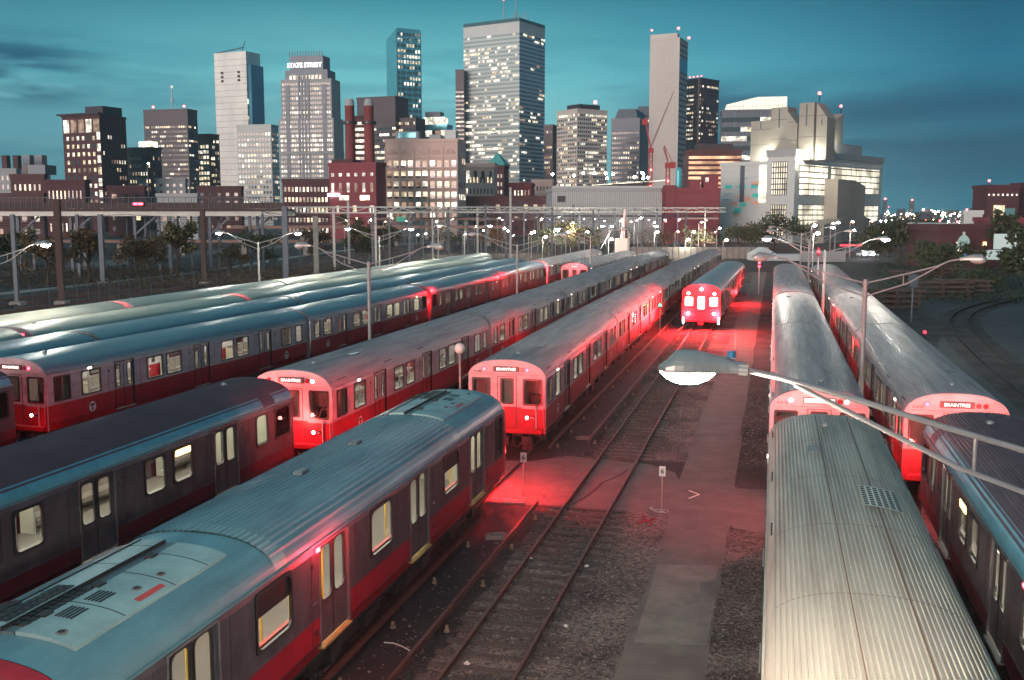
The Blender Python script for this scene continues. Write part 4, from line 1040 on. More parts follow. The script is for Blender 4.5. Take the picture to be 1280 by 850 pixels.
def windows(root, W, S, cells, face, cap=100, proud=.12, state=None, name='window', mats=None, seed=1, reveal=0):
    """cells: list of (u0,u1,z0,z1,mi). face 'f' front or 's' right flank. The largest/lit ones are parts of their own."""
    mats = mats or WM
    def boxd(m, u0, u1, z0, z1, mi):
        if face == 'f': m.box(u0-W, u1-W, -proud, .05, z0, z1, mi)
        else: m.box(-.05, proud, u0, u1, z0, z1, mi)
    r = random.Random(seed); cells = list(cells); r.shuffle(cells); cells.sort(key=lambda c: 0 if c[4] else 1)
    left = root.get('nw', cap)
    for c in cells[:left]:
        key = ('bw', face, round(c[1]-c[0], 2), round(c[3]-c[2], 2), c[4], proud, mats is WM)
        if key not in _cache:
            m = MB(); w2 = (c[1]-c[0])/2; h = c[3]-c[2]
            if face == 'f': m.box(-w2, w2, -proud, .05, 0, h, 0)
            else: m.box(-.05, proud, -w2, w2, 0, h, 0)
            o = m.build(name, mats[c[4]]); _cache[key] = o.data; bpy.data.objects.remove(o)
        uc = (c[0]+c[1])/2
        inst(_cache[key], name, root, ((uc-W, 0, c[2]) if face == 'f' else (0, uc, c[2])))
    root['nw'] = max(0, left-len(cells[:left]))
    if cells[left:]:
        m = MB()
        for c in cells[left:]: boxd(m, *c)
        o = m.build('window_rows', mats, root); o['kind'] = 'stuff'
def grid(u0, u1, z0, z1, nx, nz, fx, fz, lit, seed=0, rowlit=None, weights=(4, 3, 3, 1)):
    r = random.Random(seed); out = []; dx = (u1-u0)/nx; dz = (z1-z0)/nz
    for j in range(nz):
        p = lit if not rowlit else rowlit(j/nz)
        run = 0
        for i in range(nx):
            a = u0+dx*(i+.5-fx/2); b = z0+dz*(j+.5-fz/2)
            if run > 0: on = lastm; run -= 1
            else:
                on = r.choices((1, 2, 3, 4), weights)[0] if r.random() < p else 0
                lastm = on; run = r.choice((0, 0, 1, 2))
            out.append((a, a+dx*fx, b, b+dz*fz, on))
    return out
def finish(root):
    if 'nw' in root: del root['nw']
def bands(root, W, S, face, z0, z1, n, f, lit, seed, nseg=18, group='floor_band', mats=None, m0=0, proud=.12):
    """one ribbon window per storey, lit here and there: each ribbon a part"""
    mats = mats or WM; r = random.Random(seed); dz = (z1-z0)/n; U = W if face == 'f' else S
    for j in range(n):
        m = MB(); z = z0+dz*(j+.5-f/2); p = lit(j/n) if callable(lit) else lit; i = 0
        while i < nseg:
            k = min(nseg-i, r.choice((1, 1, 2, 3))); on = r.choices((1, 2, 3, 4), (3, 5, 2, 2))[0] if r.random() < p else 0
            a = U*i/nseg+.02; b = U*(i+k)/nseg-.02
            if face == 'f': m.box(a-W, b-W, -proud, .02, z, z+dz*f, on)
            else: m.box(-.02, proud, a, b, z, z+dz*f, on)
            i += k
        m.build('ribbon_window', mats, root)
def block(root, x0, x1, y0, y1, z0, z1, m, name): 
    b = MB(); b.box(x0, x1, y0, y1, z0, z1); return b.build(name, m, root)
def roof_lamp(root, x, y, z, em=None, r=.8):
    m = MB(); m.tube([(x, y, z), (x, y, z+2)], .15, 6); m.ball((x, y, z+2.5), r, 1, 6); m.build('warning_light', [M_DARK, em or E_REDB], root)
E_REDB = emis('aircraft_warning_light', (1., .08, .08), 12)

# left flank
b, W, S, z = building('apartment_block', 'grey apartment block with small chimneys at the far left edge', -30, 28, 34, 214, 620, 5, B_GREY)
windows(b, W, S, grid(1, W-1, 2, z-2, 9, 6, .35, .5, .25, 1), 'f')
for x in (-W+12, -10, -3): block(b, x, x+3.2, 2, 6, z+1.2, z+9, B_BRICK, 'chimney')
b, W, S, z = building('apartment_block', 'pale block with stepped roof huts behind the brick row at left', 28, 66, 70, 211, 640, 5, B_CREAM)
windows(b, W, S, grid(1, W-1, 2, z-2, 8, 6, .5, .45, .5, 2), 'f')
for x in (-W+3, -9): block(b, x, x+5, 2, 8, z+1.2, z+8, B_NAVY, 'roof_hut')
finish(b)
b, W, S, z = building('brick_row', 'long low dark brick building with lit windows above the road bridge', 20, 62, 66, 222, 420, 4, B_BRICK)
windows(b, W, S, grid(1, W-1, 1, z-1.5, 6, 4, .35, .45, .35, 3), 'f'); block(b, -W+6, -1, 3, 12, z+1.2, z+5, B_TEAL if 0 else B_NAVY, 'roof_box'); finish(b)
b, W, S, z = building('brick_row', 'low brick warehouse with dark roof left of the brick hotel', 62, 112, 118, 229, 400, 5, B_WINE)
windows(b, W, S, grid(1, W-1, 1, z-1.5, 9, 3, .3, .5, .3, 4), 'f'); finish(b)
b, W, S, z = building('brick_hotel', 'brick hotel tower with rows of lit square windows at left', 88, 134, 166, 149, 560, 24, B_WINE)
windows(b, W, S, grid(1.5, W-3, 14, z-9, 6, 9, .42, .5, .9, 5, weights=(5, 4, 1, 1)), 'f')
windows(b, W, S, [(W*i/5+.8, W*(i+1)/5-.6, z-8, z-1, 2 if i % 3 == 0 else 3) for i in range(5)], 'f')
windows(b, W, S, [(W-2.6, W-.3, z-12-j*6.2, z-8-j*6.2, 2 if j not in (3,) else 1) for j in range(7)], 'f')
windows(b, W, S, grid(1, S-1, 14, z-4, 9, 10, .35, .45, .3, 6), 's', 130)
block(b, -W+14, -.5, 3, S-2, z+1.2, z+6, B_DARK, 'penthouse'); block(b, -W-2, 1, -2, 1, z+1.25, z+2.2, B_DARK, 'roof_canopy'); finish(b)
b, W, S, z = building('office_block', 'dark office block with scattered lights between the hotel and the brown tower', 166, 196, 208, 188, 600, 20, B_DARK)
windows(b, W, S, grid(1, W-1, 4, z-3, 8, 9, .4, .45, .35, 7), 'f'); windows(b, W, S, grid(1, S-1, 4, z-3, 6, 9, .4, .45, .3, 8), 's')
block(b, -W+6, -2, 3, 8, z+1.2, z+4.5, W4, 'lit_roof_box'); finish(b)
b, W, S, z = building('office_tower', 'dark brown office tower with a single mast on its roof', 188, 242, 254, 141, 900, 14, B_DARK)
windows(b, W, S, grid(1, W-1, 6, z-12, 20, 20, .72, .42, .35, 9, rowlit=lambda j: .75 if j > .93 or j < .08 else .33), 'f')
windows(b, W, S, grid(1, S-1, 6, z-12, 6, 20, .7, .4, .25, 10), 's')
m = MB(); m.tube([(-W*.45, 8, z+1), (-W*.45, 8, z+20)], .5, 6); m.ball((-W*.45, 8, z+21), 1.2, 1, 6); m.lathe([(1.2, 0), (1.2, 3)], -W*.45, 8, z+8, 8); m.build('roof_mast', [B_PALE, W2], b)
for x in (-W*.8, -W*.1): roof_lamp(b, x, 2, z+1, r=.9)
finish(b)
b, W, S, z = building('office_block', 'small lit block with a red top between the brown tower and the mirrored tower', 251, 268, 280, 171, 950, 25, B_WINE)
windows(b, W, S, grid(1, W-1, 6, z-8, 4, 14, .7, .6, .85, 11), 'f'); windows(b, W, S, grid(1, S-1, 6, z-3, 6, 14, .5, .5, .4, 12), 's'); finish(b)
# mirrored tower
b, W, S, z = building('glass_tower', 'tall mirrored tower glowing pale on its left face beside the stepped office tower', 277, 316, 333, 72, 1050, 24, G_GLOW)
m = MB(); r = random.Random(4)
for i in range(1, 28): m.box(-W-.0, -.02, -.14, .02, z*i/28-.18, z*i/28+.18, 0)
m.build('floor_lines', B_GREY, b)
m = MB()
for i in range(30):
    for j in range(6):
        on = r.choices((0, 1, 2, 3), (6, 1, 1.5, 1))[0]
        if i < 24 and i > 0: m.box(.0, .12, S*j/6+.15, S*(j+1)/6-.15, z*i/30+.5, z*(i+1)/30-.4, on if i < 22 else 0)
m.build('flank_glazing', [G_BLUE, W1, W2, W3], b)
block(b, .02, 4.5, 1.5, S-1, 0, z*.93, G_BLUE, 'glass_bay')
for j, zz in enumerate((z-20, z-24, z-28)):
    for u in (W*.2, W*.72):
        block(b, -W+u, -W+u+3.2, -.2, 0, zz, zz+2.4, B_WINE, 'louvre')
m = MB(); m.bar((-W, 4, z+2), (-6, 4, z+5.5), .8); m.bar((-8, 4, z+1), (-4, 4, z+11), .5); m.build('roof_crane', B_WINE, b)
finish(b)
b, W, S, z = building('apartment_tower', 'white gridded apartment tower standing in front of the mirrored tower', 302, 344, 353, 160, 780, 12, B_PALE)
windows(b, W, S, grid(.5, W-.5, 4, z-4, 11, 17, .55, .5, .32, 13, rowlit=lambda j: .5 if j < .5 else .2), 'f')
windows(b, W, S, grid(.5, S-.5, 4, z-4, 4, 17, .5, .5, .3, 14), 's'); finish(b)
# stepped tower with the sign
b, W, S, z = building('office_tower', 'stepped grey office tower with lit bands and a white rooftop name sign', 354, 421, 433, 193, 900, 12, B_GREY)
ztop = ZY(75, 900)
tiers = [(0, W, z, ZY(150, 900)), (2.5, W-1.5, ZY(150, 900), ZY(103, 900)), (6.5, W-5, ZY(103, 900), ZY(92, 900)), (11, W-9, ZY(92, 900), ztop)]
for k, (a, c, z0, z1) in enumerate(tiers):
    block(b, -W+a, -W+c, k*.4, S-k*2, z0+(.01 if k else 1.21), z1, B_GREY if k < 2 else B_NAVY, 'tier')
windows(b, W, S, grid(1, W-1, 4, z-1, 22, 14, .6, .48, .5, 15, rowlit=lambda j: .75 if j > .7 or j < .15 else .35), 'f')
m = MB(); r = random.Random(5)
zz = z+2; n = 0
while zz < ZY(103, 900)-3:
    a = 1 if zz < tiers[0][3]-3 else 3.5; c = W-1 if zz < tiers[0][3]-3 else W-2.5; row = .75 if (zz < z+18 or abs(zz-ZY(144, 900)) < 2) else .12
    nx = int((c-a)/2.1)
    for i in range(nx):
        on = r.choice((1, 2, 2, 4)) if r.random() < row else 0
        yy = -.12 if zz < tiers[0][3]-3 else .28
        m.box(-W+a+(c-a)*i/nx+.35, -W+a+(c-a)*(i+1)/nx-.35, yy, yy+.2, zz, zz+2.1, on)
    zz += 4.
o = m.build('upper_windows', WM, b); o['kind'] = 'stuff'
for u in (W*.13, W*.80): block(b, -W+u, -W+u+W*.08, -.2, 0, z*.62, ZY(110, 900), B_NAVY, 'glass_shaft')
for u in (W*.36, W*.42, W*.48, W*.54): block(b, -W+u, -W+u+1.6, -.25, -.14, z*.5, ZY(98, 900), B_NAVY, 'glass_fin')
m = MB()
for i in range(9): m.box(-W+10+i*(W-20)/9+.6, -W+10+(i+1)*(W-20)/9-.6, .6, .9, ZY(101, 900)-2, ZY(101, 900)+2, 1 if i % 3 else 0)
m.build('lit_attic', [W2, W1], b)
m = MB()
for i in range(13): m.bar((-W+11+i*(W-20)/12.3, 1, ztop), (-W+11+i*(W-20)/12.3, 1, ztop+4), .6)
m.build('crown_fins', B_NAVY, b)
block(b, -W+14, -13, .5, .9, ZY(89, 900)-1, ZY(89, 900)+5.2, B_NAVY, 'sign_panel')
me = text_mesh('STATE STREET', 5.4, .1, .12, .92); me.materials.append(emis('white_sign_letters', (1, .97, .95), 2)); inst(me, 'sign_lettering', b, (-W/2-.5, .2, ZY(87, 900)+.4), (R(90), 0, 0))
finish(b)
# powerhouse and chimneys
b, W, S, z = building('brick_row', 'low brick building with lit windows below the stepped tower', 356, 414, 418, 228, 430, 3, B_WINE)
windows(b, W, S, grid(.5, W-.5, .5, z-1, 12, 5, .55, .45, .6, 17), 'f', 60); finish(b)
b, W, S, z = building('brick_powerhouse', 'red brick powerhouse with lit windows under the two chimneys', 414, 472, 484, 208, 380, 22, B_BRICKR)
windows(b, W, S, [(W*(i+.3)/6, W*(i+.65)/6, z-3.8, z-2.6, 2) for i in range(6)]+[(W*(i+.3)/6, W*(i+.62)/6, z-9.6, z-6.2, 2 if i % 2 == 0 else 3) for i in range(6)]+[(W*.22, W*.42, z-12.6, z-10.8, 2), (W*.66, W*.86, z-12.6, z-10.8, 4), (W*.15, W*.2, z-17.3, z-14.6, 2), (W*.5, W*.58, z-17.3, z-14.6, 1), (W*.86, W*.94, z-17.3, z-14.6, 2)], 'f')
me = text_mesh('Medallion', 1.5, .05, .03, 1.1) if False else None
block(b, -W-.5, -W+4.6, -.6, -.3, z-11.1, z-10, emis('white_strip_sign', (.9, .95, 1), 5), 'lit_name_board')
block(b, -W, -W+9, 2, 8, z+1.2, z+2.6, B_WINE, 'roof_box'); finish(b)
for px, nm in ((441, 'left brick chimney with a catwalk ring above the powerhouse'), (464.5, 'right brick chimney with a catwalk ring above the powerhouse')):
    D = 400; x, y = PX(px, D); zt = ZY(131, D); zb = ZY(208, D)
    t = empty('brick_chimney', (x, y, 0), YAW, nm, 'chimney')
    m = MB(); m.lathe([(2.15, 0), (2.1, zb), (1.8, zt-2.2), (1.95, zt-2), (1.95, zt-1.6)], 0, 0, 0, 20); m.build('shaft', mat('chimney_brick', (.26, .06, .065), .85, 0, (.14, .035, .04), .3, .7, stretch=(1, 1, .3)), t, smooth=True)
    m = MB(); m.lathe([(1.9, 0), (1.75, 1.6), (1.3, 2.6)], 0, 0, zt-1.6, 16); m.build('cap', B_GREY, t)
    m = MB(); m.lathe([(2.0, 0), (2.9, 0), (2.9, .25), (2.0, .25)], 0, 0, zt-8.5, 20); m.lathe([(2.85, .25), (2.85, 1.1), (2.8, 1.1), (2.8, .25)], 0, 0, zt-8.5, 20); m.build('catwalk', B_DARK, t)
b, W, S, z = building('office_tower', 'dark boxy tower with lit floors behind the brick chimneys', 450, 497, 513, 126, 760, 22, B_DARK)
bands(b, W, S, 'f', 6, z-20, 16, .42, lambda j: .55, 21, 12); bands(b, W, S, 's', 6, z-20, 16, .4, .3, 22, 8)
block(b, .0, 14, 5, S, 0, ZY(150, 760), B_DARK, 'lower_wing'); m = MB(); r = random.Random(8)
for j in range(7):
    for i in range(8): m.box(i*1.7+.2, i*1.7+1.5, 4.8, 5, ZY(150, 760)-5-j*5, ZY(150, 760)-3-j*5, r.choice((0, 1, 3, 0)))
m.build('wing_windows', WM, b)['kind'] = 'stuff'; finish(b)
b, W, S, z = building('office_tower', 'striped side block left of the dark boxy tower with bright office floors', 446, 461, 463, 150, 720, 5, B_WINE)
bands(b, W, S, 'f', 6, z-2, 17, .5, .75, 23, 5); finish(b)
# cream building with arches
b, W, S, z = building('loft_building', 'cream stone loft building with a row of arched windows on top', 484, 573, 583, 179, 420, 8, B_CREAM)
cells = []
r = random.Random(9)
for j in range(6):
    for i in range(5):
        for k in range(2):
            u = W*(i+.5)/5+(k-.5)*W*.095; zz = z-9.4-j*4.2
            hot = [.45, .9, .6, .95, .5, .25][j]; on = r.choice((1, 2, 4)) if r.random() < hot else 3
            cells.append((u-W*.032, u+W*.032, zz, zz+1.9, on)); cells.append((u-W*.032, u+W*.032, zz-.75, zz-.05, 0))
windows(b, W, S, cells, 'f', 140); windows(b, W, S, grid(1, S-1, 4, z-5, 4, 6, .3, .45, .15, 30), 's', 160)
for i in range(5):
    cx = -W+W*(i+.5)/5; m = MB(); rr = W*.072
    for k in range(10):
        a0, a1 = math.pi*k/10, math.pi*(k+1)/10
        m.quad((cx+rr*math.cos(a0), -.1, z-5+rr*math.sin(a0)*.95), (cx+rr*math.cos(a1), -.1, z-5+rr*math.sin(a1)*.95), (cx+rr*math.cos(a1)*.02, -.1, z-5), (cx+rr*math.cos(a0)*.02, -.1, z-5), 0)
    for q in (-.5, 0, .5): m.bar((cx+q*rr, -.16, z-5), (cx+q*rr, -.16, z-5+rr*math.sqrt(1-q*q)*.93), .16, .08, 1)
    m.bar((cx-rr*.8, -.16, z-5+rr*.5), (cx+rr*.8, -.16, z-5+rr*.5), .16, .08, 1)
    m.build('arched_window', [mat('warm_dark_arch_glass', (.25, .13, .11), .3), B_CREAM], b)
    block(b, cx-rr*1.3-.5, cx-rr*1.3, -.25, 0, 2, z-2, B_CREAM, 'pilaster')
for j in range(6): block(b, -W, -.05, -.3, 0, z-6.1-j*4.2-.35, z-6.1-j*4.2, B_CREAM, 'string_course')
m = MB(); m.box(-W*.88, -W*.56, 3, 8, z+1.2, z+4.5, 0); m.box(-W*.84, -W*.6, 2.9, 3, z+2, z+4, 1); m.build('roof_cabin', [B_GREY, G_TEAL], b)
block(b, -W*.42, -W*.26, 4, 9, z+1.2, z+3.2, B_GREY, 'roof_tank'); block(b, -W*.2, -W*.05, 4, 9, z+1.2, z+5, B_PALE, 'plant_room'); finish(b)
b, W, S, z = building('glass_tower', 'slim teal glass residential tower with a slanted top rising behind', 487, 500, 529, 58, 1150, 62, G_TEAL)
m = MB(); m.add([(-W, 0, z+1.3), (0, 0, z+1.3), (0, S, z+1.3), (-W, S, z+1.3), (-W, 0, z+5), (0, 0, ZY(43, 1150)), (0, S, ZY(43, 1150)), (-W, S, ZY(46, 1150))], [(0, 1, 5, 4), (1, 2, 6, 5), (2, 3, 7, 6), (3, 0, 4, 7), (4, 5, 6, 7)]); m.build('slanted_crown', G_TEAL, b)
windows(b, W, S, grid(.3, S-.3, 20, z+10, 8, 32, .55, .55, .42, 33, rowlit=lambda j: .38 if j < .8 else .55), 's')
m = MB()
for i in range(5): m.box(.0, .25, S*i/4-.4, S*i/4+.4, 10, z+9)
m.build('mullions', G_BLUE, b); finish(b)
b, W, S, z = building('office_block', 'stepped block with a lit roof terrace beside the slim glass tower', 531, 560, 567, 160, 800, 14, G_TEAL)
bands(b, W, S, 'f', 30, z-1, 5, .5, .6, 24, 8); block(b, -W, -3, 2, S-2, z+1.2, z+7, W2, 'lit_terrace'); block(b, -W+1, -6, 2, S-3, z+7.1, z+11, B_NAVY, 'roof_plant'); finish(b)
b, W, S, z = building('office_tower', 'narrow dark tower peeking out left of the tallest tower', 571, 581, 584, 94, 1000, 8, B_DARK)
bands(b, W, S, 'f', 8, z-18, 30, .35, .25, 25, 4, m0=0); finish(b)
# tallest
b, W, S, z = building('skyscraper', 'tallest pale skyscraper with striped floors and twin masts', 581, 649, 680, 37, 980, 32, B_PALE)
GS = mat('pale_reflecting_glass', (.42, .50, .50), .25, .3, (.34, .43, .44), .03, .5)
bands(b, W, S, 'f', 6, z-8, 46, .5, lambda j: .08 if j > .93 or j < .18 or .66 < j < .72 else .34, 26, 26, mats=[GS, W1, W2, W2, W4])
bands(b, W, S, 's', 6, z-8, 46, .5, .10, 27, 14, mats=[G_BLUE, W1, W2, W3, W4])
block(b, -W, 0, 0, S, z+1.3, ZY(31, 980), mat('teal_parapet', (.04, .12, .15), .4), 'dark_crown')
block(b, -W-.2, 0.2, -.3, .0, z*.465, z*.465+1.6, W2, 'lit_ribbon')
for px, yy in ((618, 4), (636, 0)):
    x = (px-649)/F*980; m = MB(); m.tube([(x, 10, ZY(31, 980)), (x, 10, ZY(yy, 980))], .6, 6, r2=.3); m.ball((x, 10, ZY(yy, 980)), 1., 1, 6); m.build('mast', [B_GREY, E_REDB if px == 618 else B_GREY], b)
m = MB()
for i in range(9): m.bar((-14+i*2.2+(i % 2), 8, ZY(31, 980)), (-14+i*2.2, 8, ZY(31, 980)+3+(i*7 % 5)), .35)
m.build('roof_aerials', B_GREY, b); finish(b)
# in front of it
b, W, S, z = building('classical_block', 'cream classical block with dark lower windows before the tallest skyscraper', 581, 618, 622, 208, 470, 6, B_CREAM)
windows(b, W, S, grid(.5, W-.5, 2, z-4, 8, 5, .35, .5, .45, 34), 'f'); windows(b, W, S, [(W*i/4+1, W*(i+1)/4-1, z-6, z-2.4, 0 if i else 2) for i in range(4)], 'f', 120)
block(b, -W-.5, .5, -.8, 0, z-1, z+.5, B_CREAM, 'cornice'); finish(b)
b, W, S, z = building('brick_block', 'dark brick block with a teal pyramid roof', 612, 630, 636, 211, 520, 20, B_WINE)
m = MB(); m.add([(-W-1, -1, z+1.3), (1, -1, z+1.3), (1, S, z+1.3), (-W-1, S, z+1.3), (-W/2, S/2-2, z+8)], [(0, 1, 4), (1, 2, 4), (2, 3, 4), (3, 0, 4), (0, 3, 2, 1)]); m.build('pyramid_roof', B_TEAL, b)
windows(b, W, S, grid(.5, W-.5, 2, z-2, 4, 7, .4, .45, .35, 35), 'f'); finish(b)
b, W, S, z = building('brick_row', 'low red brick houses below the tallest skyscraper', 636, 664, 668, 232, 480, 5, B_BRICKR)
windows(b, W, S, grid(.5, W-.5, 1, z-1, 6, 4, .35, .45, .35, 36), 'f'); finish(b)
b, W, S, z = building('stone_row', 'low cream block right of the red brick houses', 664, 691, 695, 228, 520, 5, B_CREAM)
windows(b, W, S, grid(.5, W-.5, 1, z-1, 6, 5, .4, .45, .4, 37), 'f'); finish(b)
b, W, S, z = building('office_tower', 'narrow dark stepped tower right of the tallest skyscraper', 679, 690, 695, 160, 900, 22, B_DARK)
windows(b, W, S, grid(.5, W-.5, 4, z-3, 4, 18, .5, .45, .4, 38), 'f', 70); finish(b)
# gridded pale tower
b, W, S, z = building('office_tower', 'squat pale gridded tower with a dark cap and a red lamp', 695, 720, 757, 141, 800, 56, B_WHITE)
windows(b, W, S, grid(.4, W-.4, 24, z-2, 11, 20, .55, .5, .5, 39, rowlit=lambda j: .85 if j > .9 or j < .1 else .42), 'f', 50); windows(b, W, S, grid(.4, S-.4, 24, z-2, 15, 20, .6, .5, .4, 40, rowlit=lambda j: .85 if j > .93 else .35), 's', 100)
block(b, -W*.7, -2, 4, S*.8, z+1.3, z+5, B_DARK, 'roof_cap'); roof_lamp(b, -4, S*.7, z+5, emis('big_red_light', (1, .05, .05), 30), 1.2)
block(b, -W*.3, -W*.2, -.4, 0, 2, 22, W4, 'lit_entrance'); block(b, .05, .4, S*.35, S*.42, 2, 22, W4, 'lit_entrance'); finish(b)
b, W, S, z = building('office_tower', 'dark blue tower with a tapered top left of the white slab', 762, 797, 808, 152, 950, 16, B_NAVY)
windows(b, W, S, grid(.5, W-.5, 5, z-10, 12, 18, .55, .45, .35, 41), 'f')
m = MB(); m.add([(-W+3, 1, z+1.3), (-3, 1, z+1.3), (-3, S-2, z+1.3), (-W+3, S-2, z+1.3), (-W+6, 3, ZY(139, 950)), (-4, 3, ZY(139, 950)), (-4, S-4, ZY(139, 950)), (-W+6, S-4, ZY(139, 950))], [(0, 1, 5, 4), (1, 2, 6, 5), (2, 3, 7, 6), (3, 0, 4, 7), (4, 5, 6, 7)]); m.build('tapered_top', B_NAVY, b); finish(b)
b, W, S, z = building('office_tower', 'dark slab just left of the white slab tower', 795, 809, 812, 138, 1050, 5, B_NAVY)
bands(b, W, S, 'f', 5, z-6, 22, .4, .3, 42, 6); finish(b)
b, W, S, z = building('slab_tower', 'tall blank white slab tower with a recessed slot near its top', 808, 844, 854, 56, 860, 24, B_WHITE)
block(b, -W, -2, .0, 6, z+1.3, ZY(49, 860), B_WHITE, 'crown'); block(b, -1.0, 0, 2, S-2, z+1.3, ZY(58, 860), B_GREY, 'crown_fin')
m = MB()
for i in range(1, 34): m.box(-.02, .10, .5, S-.5, z*i/34-.3, z*i/34+1.2, 0)
m.build('flank_louvres', B_NAVY, b); block(b, -.02, .2, 1, S-1, z*.83, z*.9, G_BLUE, 'slot')
m = MB()
for i in range(1, 8): m.box(-W+W*i/8-.06, -W+W*i/8+.06, -.06, 0, 0, z)
for i in range(1, 16): m.box(-W, 0, -.055, 0, z*i/16-.06, z*i/16+.06)
m.build('panel_joints', B_GREY, b)
roof_lamp(b, -1.5, 1, z+6, r=1.); roof_lamp(b, 1, S-1, z+2, r=1.); roof_lamp(b, -W+1, 1, z+6, r=.8); finish(b)
b, W, S, z = building('round_tower', 'dark brown tower with rounded corner and lit crown behind the white slab', 853, 872, 893, 104, 900, 45, B_DARK)
m = MB(); n = 12
windows(b, W, S, grid(.4, W-.4, 18, z-4, 8, 28, .6, .45, .35, 43, rowlit=lambda j: .95 if j > .95 else (.6 if .5 < j < .85 else .25)), 'f', 60)
windows(b, W, S, grid(.4, S-.4, 18, z-4, 9, 28, .6, .45, .3, 44, rowlit=lambda j: .95 if j > .95 else .3), 's', 100)
m.lathe([(6, 18), (6, z+.5)], -5.2, 5.2, 0, 20); m.build('round_corner', B_DARK, b)
for k in range(5): roof_lamp(b, -2-k*4, 2, z+.5, r=.5)
finish(b)
b, W, S, z = building('brick_office', 'low office block with glowing orange floors left of the vent building', 857, 923, 926, 192, 420, 3, B_BRICK)
WO = litroom('orange_office_floor', (1., .52, .30), 1.0, .15)
for i in range(7):
    m = MB(); m.box(-W+.3, -.3, -.14, 0, z-2.6-i*2.05, z-1.5-i*2.05); m.build('ribbon_window', WO, b)
block(b, -W+4, -3, 3, 12, z+1.2, z+3.6, B_DARK, 'roof_plant'); finish(b)
b, W, S, z = building('office_block', 'office block with a brilliantly lit top floor behind the concrete stacks', 897, 977, 981, 142, 620, 10, B_NAVY)
bands(b, W, S, 'f', 18, z-2, 9, .5, .6, 45, 10)
m = MB(); m.add([(-W*.93, .3, z+1.3), (0, .3, z+1.3), (0, S, z+1.3), (-W*.93, S, z+1.3), (-W*.93, .3, z+4.2), (-W*.45, .3, z+8.4), (0, .3, z+8.4), (0, S, z+8.4), (-W*.45, S, z+8.4), (-W*.93, S, z+4.2)], [(0, 1, 6, 5, 4), (1, 2, 7, 6), (2, 3, 9, 8, 7), (3, 0, 4, 9), (4, 5, 8, 9), (5, 6, 7, 8)])
m.build('lit_top_floor', emis('blazing_top_floor', (1., .86, .66), .95), b)
for i in range(15):
    xx = -W*.93+i*W*.93/14; zz_ = z+4.1+min(1, (i/14)/.52)*4.1; block(b, xx-.14, xx+.14, .12, .29, z+1.3, zz_, B_PALE, 'crown_mullion')
block(b, -W*.93, 0, .1, .27, z+3.0, z+3.3, B_PALE, 'crown_rail')
m = MB()
for i in range(7): m.box(-W*.93+i*W*.93/7-.15, -W*.93+i*W*.93/7+.15, .0, .28, 18, z+1)
m.build('white_columns', B_PALE, b); finish(b)

# ---- vent building with its concrete stacks
D = 330
b, W, S, z = building('vent_building', 'large pale vent building with coloured panels and floodlit concrete stacks', 898, 990, 1097, 206, D, 42, B_PALE, cat='vent building')
zb = ZY(188, D)
r = random.Random(12)
# right-hand pavilion: taller, with glazed bays
xw = W*.36
block(b, -xw, .02, -.5, S+.02, 0.01, zb, B_PALE, 'pavilion'); block(b, -xw-.3, .4, -.9, S+.4, zb-2.2, zb+.02, B_GREY, 'fascia'); block(b, -2, -7, S*.42, S*.8, zb+.05, zb+3.6, B_GREY, 'roof_cabin')
m = MB()
for i in range(1, 13): m.box(-W, -xw, -.03, 0, z*i/13-.03, z*i/13+.03)
m.build('panel_joints', B_GREY, b)
cols = [mat('teal_panel', (.08, .62, .58), .5), mat('peach_panel', (.72, .42, .32), .5), mat('cyan_line_panel', (.06, .45, .58), .5)]
for k in range(22):
    c = r.randrange(3); u = r.uniform(1, W-xw-5); zz = r.uniform(2, z-4); ww, hh = ((2.6, 1.3) if c < 2 else (2.8, .3))
    block(b, -W+u, -W+u+ww, -.08, 0, zz, zz+hh, cols[c], 'coloured_panel')
block(b, -W+W*.27, -W+W*.33, -.1, 0, z-12, z, B_NAVY, 'dark_slot'); block(b, -xw-3, -xw-.4, -.15, 0, z-12, z+1.5, W4, 'lit_slot')
def bay(face, u0, u1, z0, z1, nx, nz, nm='glazed_bay'):
    m = MB()
    def bx(a, c, d, e, p, mi):
        if face == 'f': m.box(a-W, c-W, -p-.5, -.45, d, e, mi)
        else: m.box(0, .05+p, a, c, d, e, mi)
    bx(u0, u1, z0, z1, .06, 0)
    rr = random.Random(int(u0*7+z0))
    for i in range(nx):
        for j in range(nz):
            a = u0+(u1-u0)*i/nx; c = u0+(u1-u0)*(i+1)/nx; d = z0+(z1-z0)*j/nz; e = z0+(z1-z0)*(j+1)/nz
            bx(a+.2, c-.2, d+.18, e-.18, .10, 1)
    m.build(nm, [B_DARK, litroom('vent_hall_light', (1., .90, .68), .9, .12), W3], b)
uw = W-xw
bay('f', uw+1.6, W-2.5, zb-14.5, zb-3.8, 7, 6); bay('f', uw+1.6, W-2.5, zb-27.5, zb-17.5, 7, 6)
bay('s', 2.5, S*.34, zb-14.5, zb-3.2, 6, 6); bay('s', S*.37, S-2.5, zb-13.5, zb-3.2, 10, 5)
bay('s', 2.5, S*.34, zb-27.5, zb-17.5, 6, 6); bay('s', S*.62, S-2.5, zb-25, zb-17.5, 5, 4)
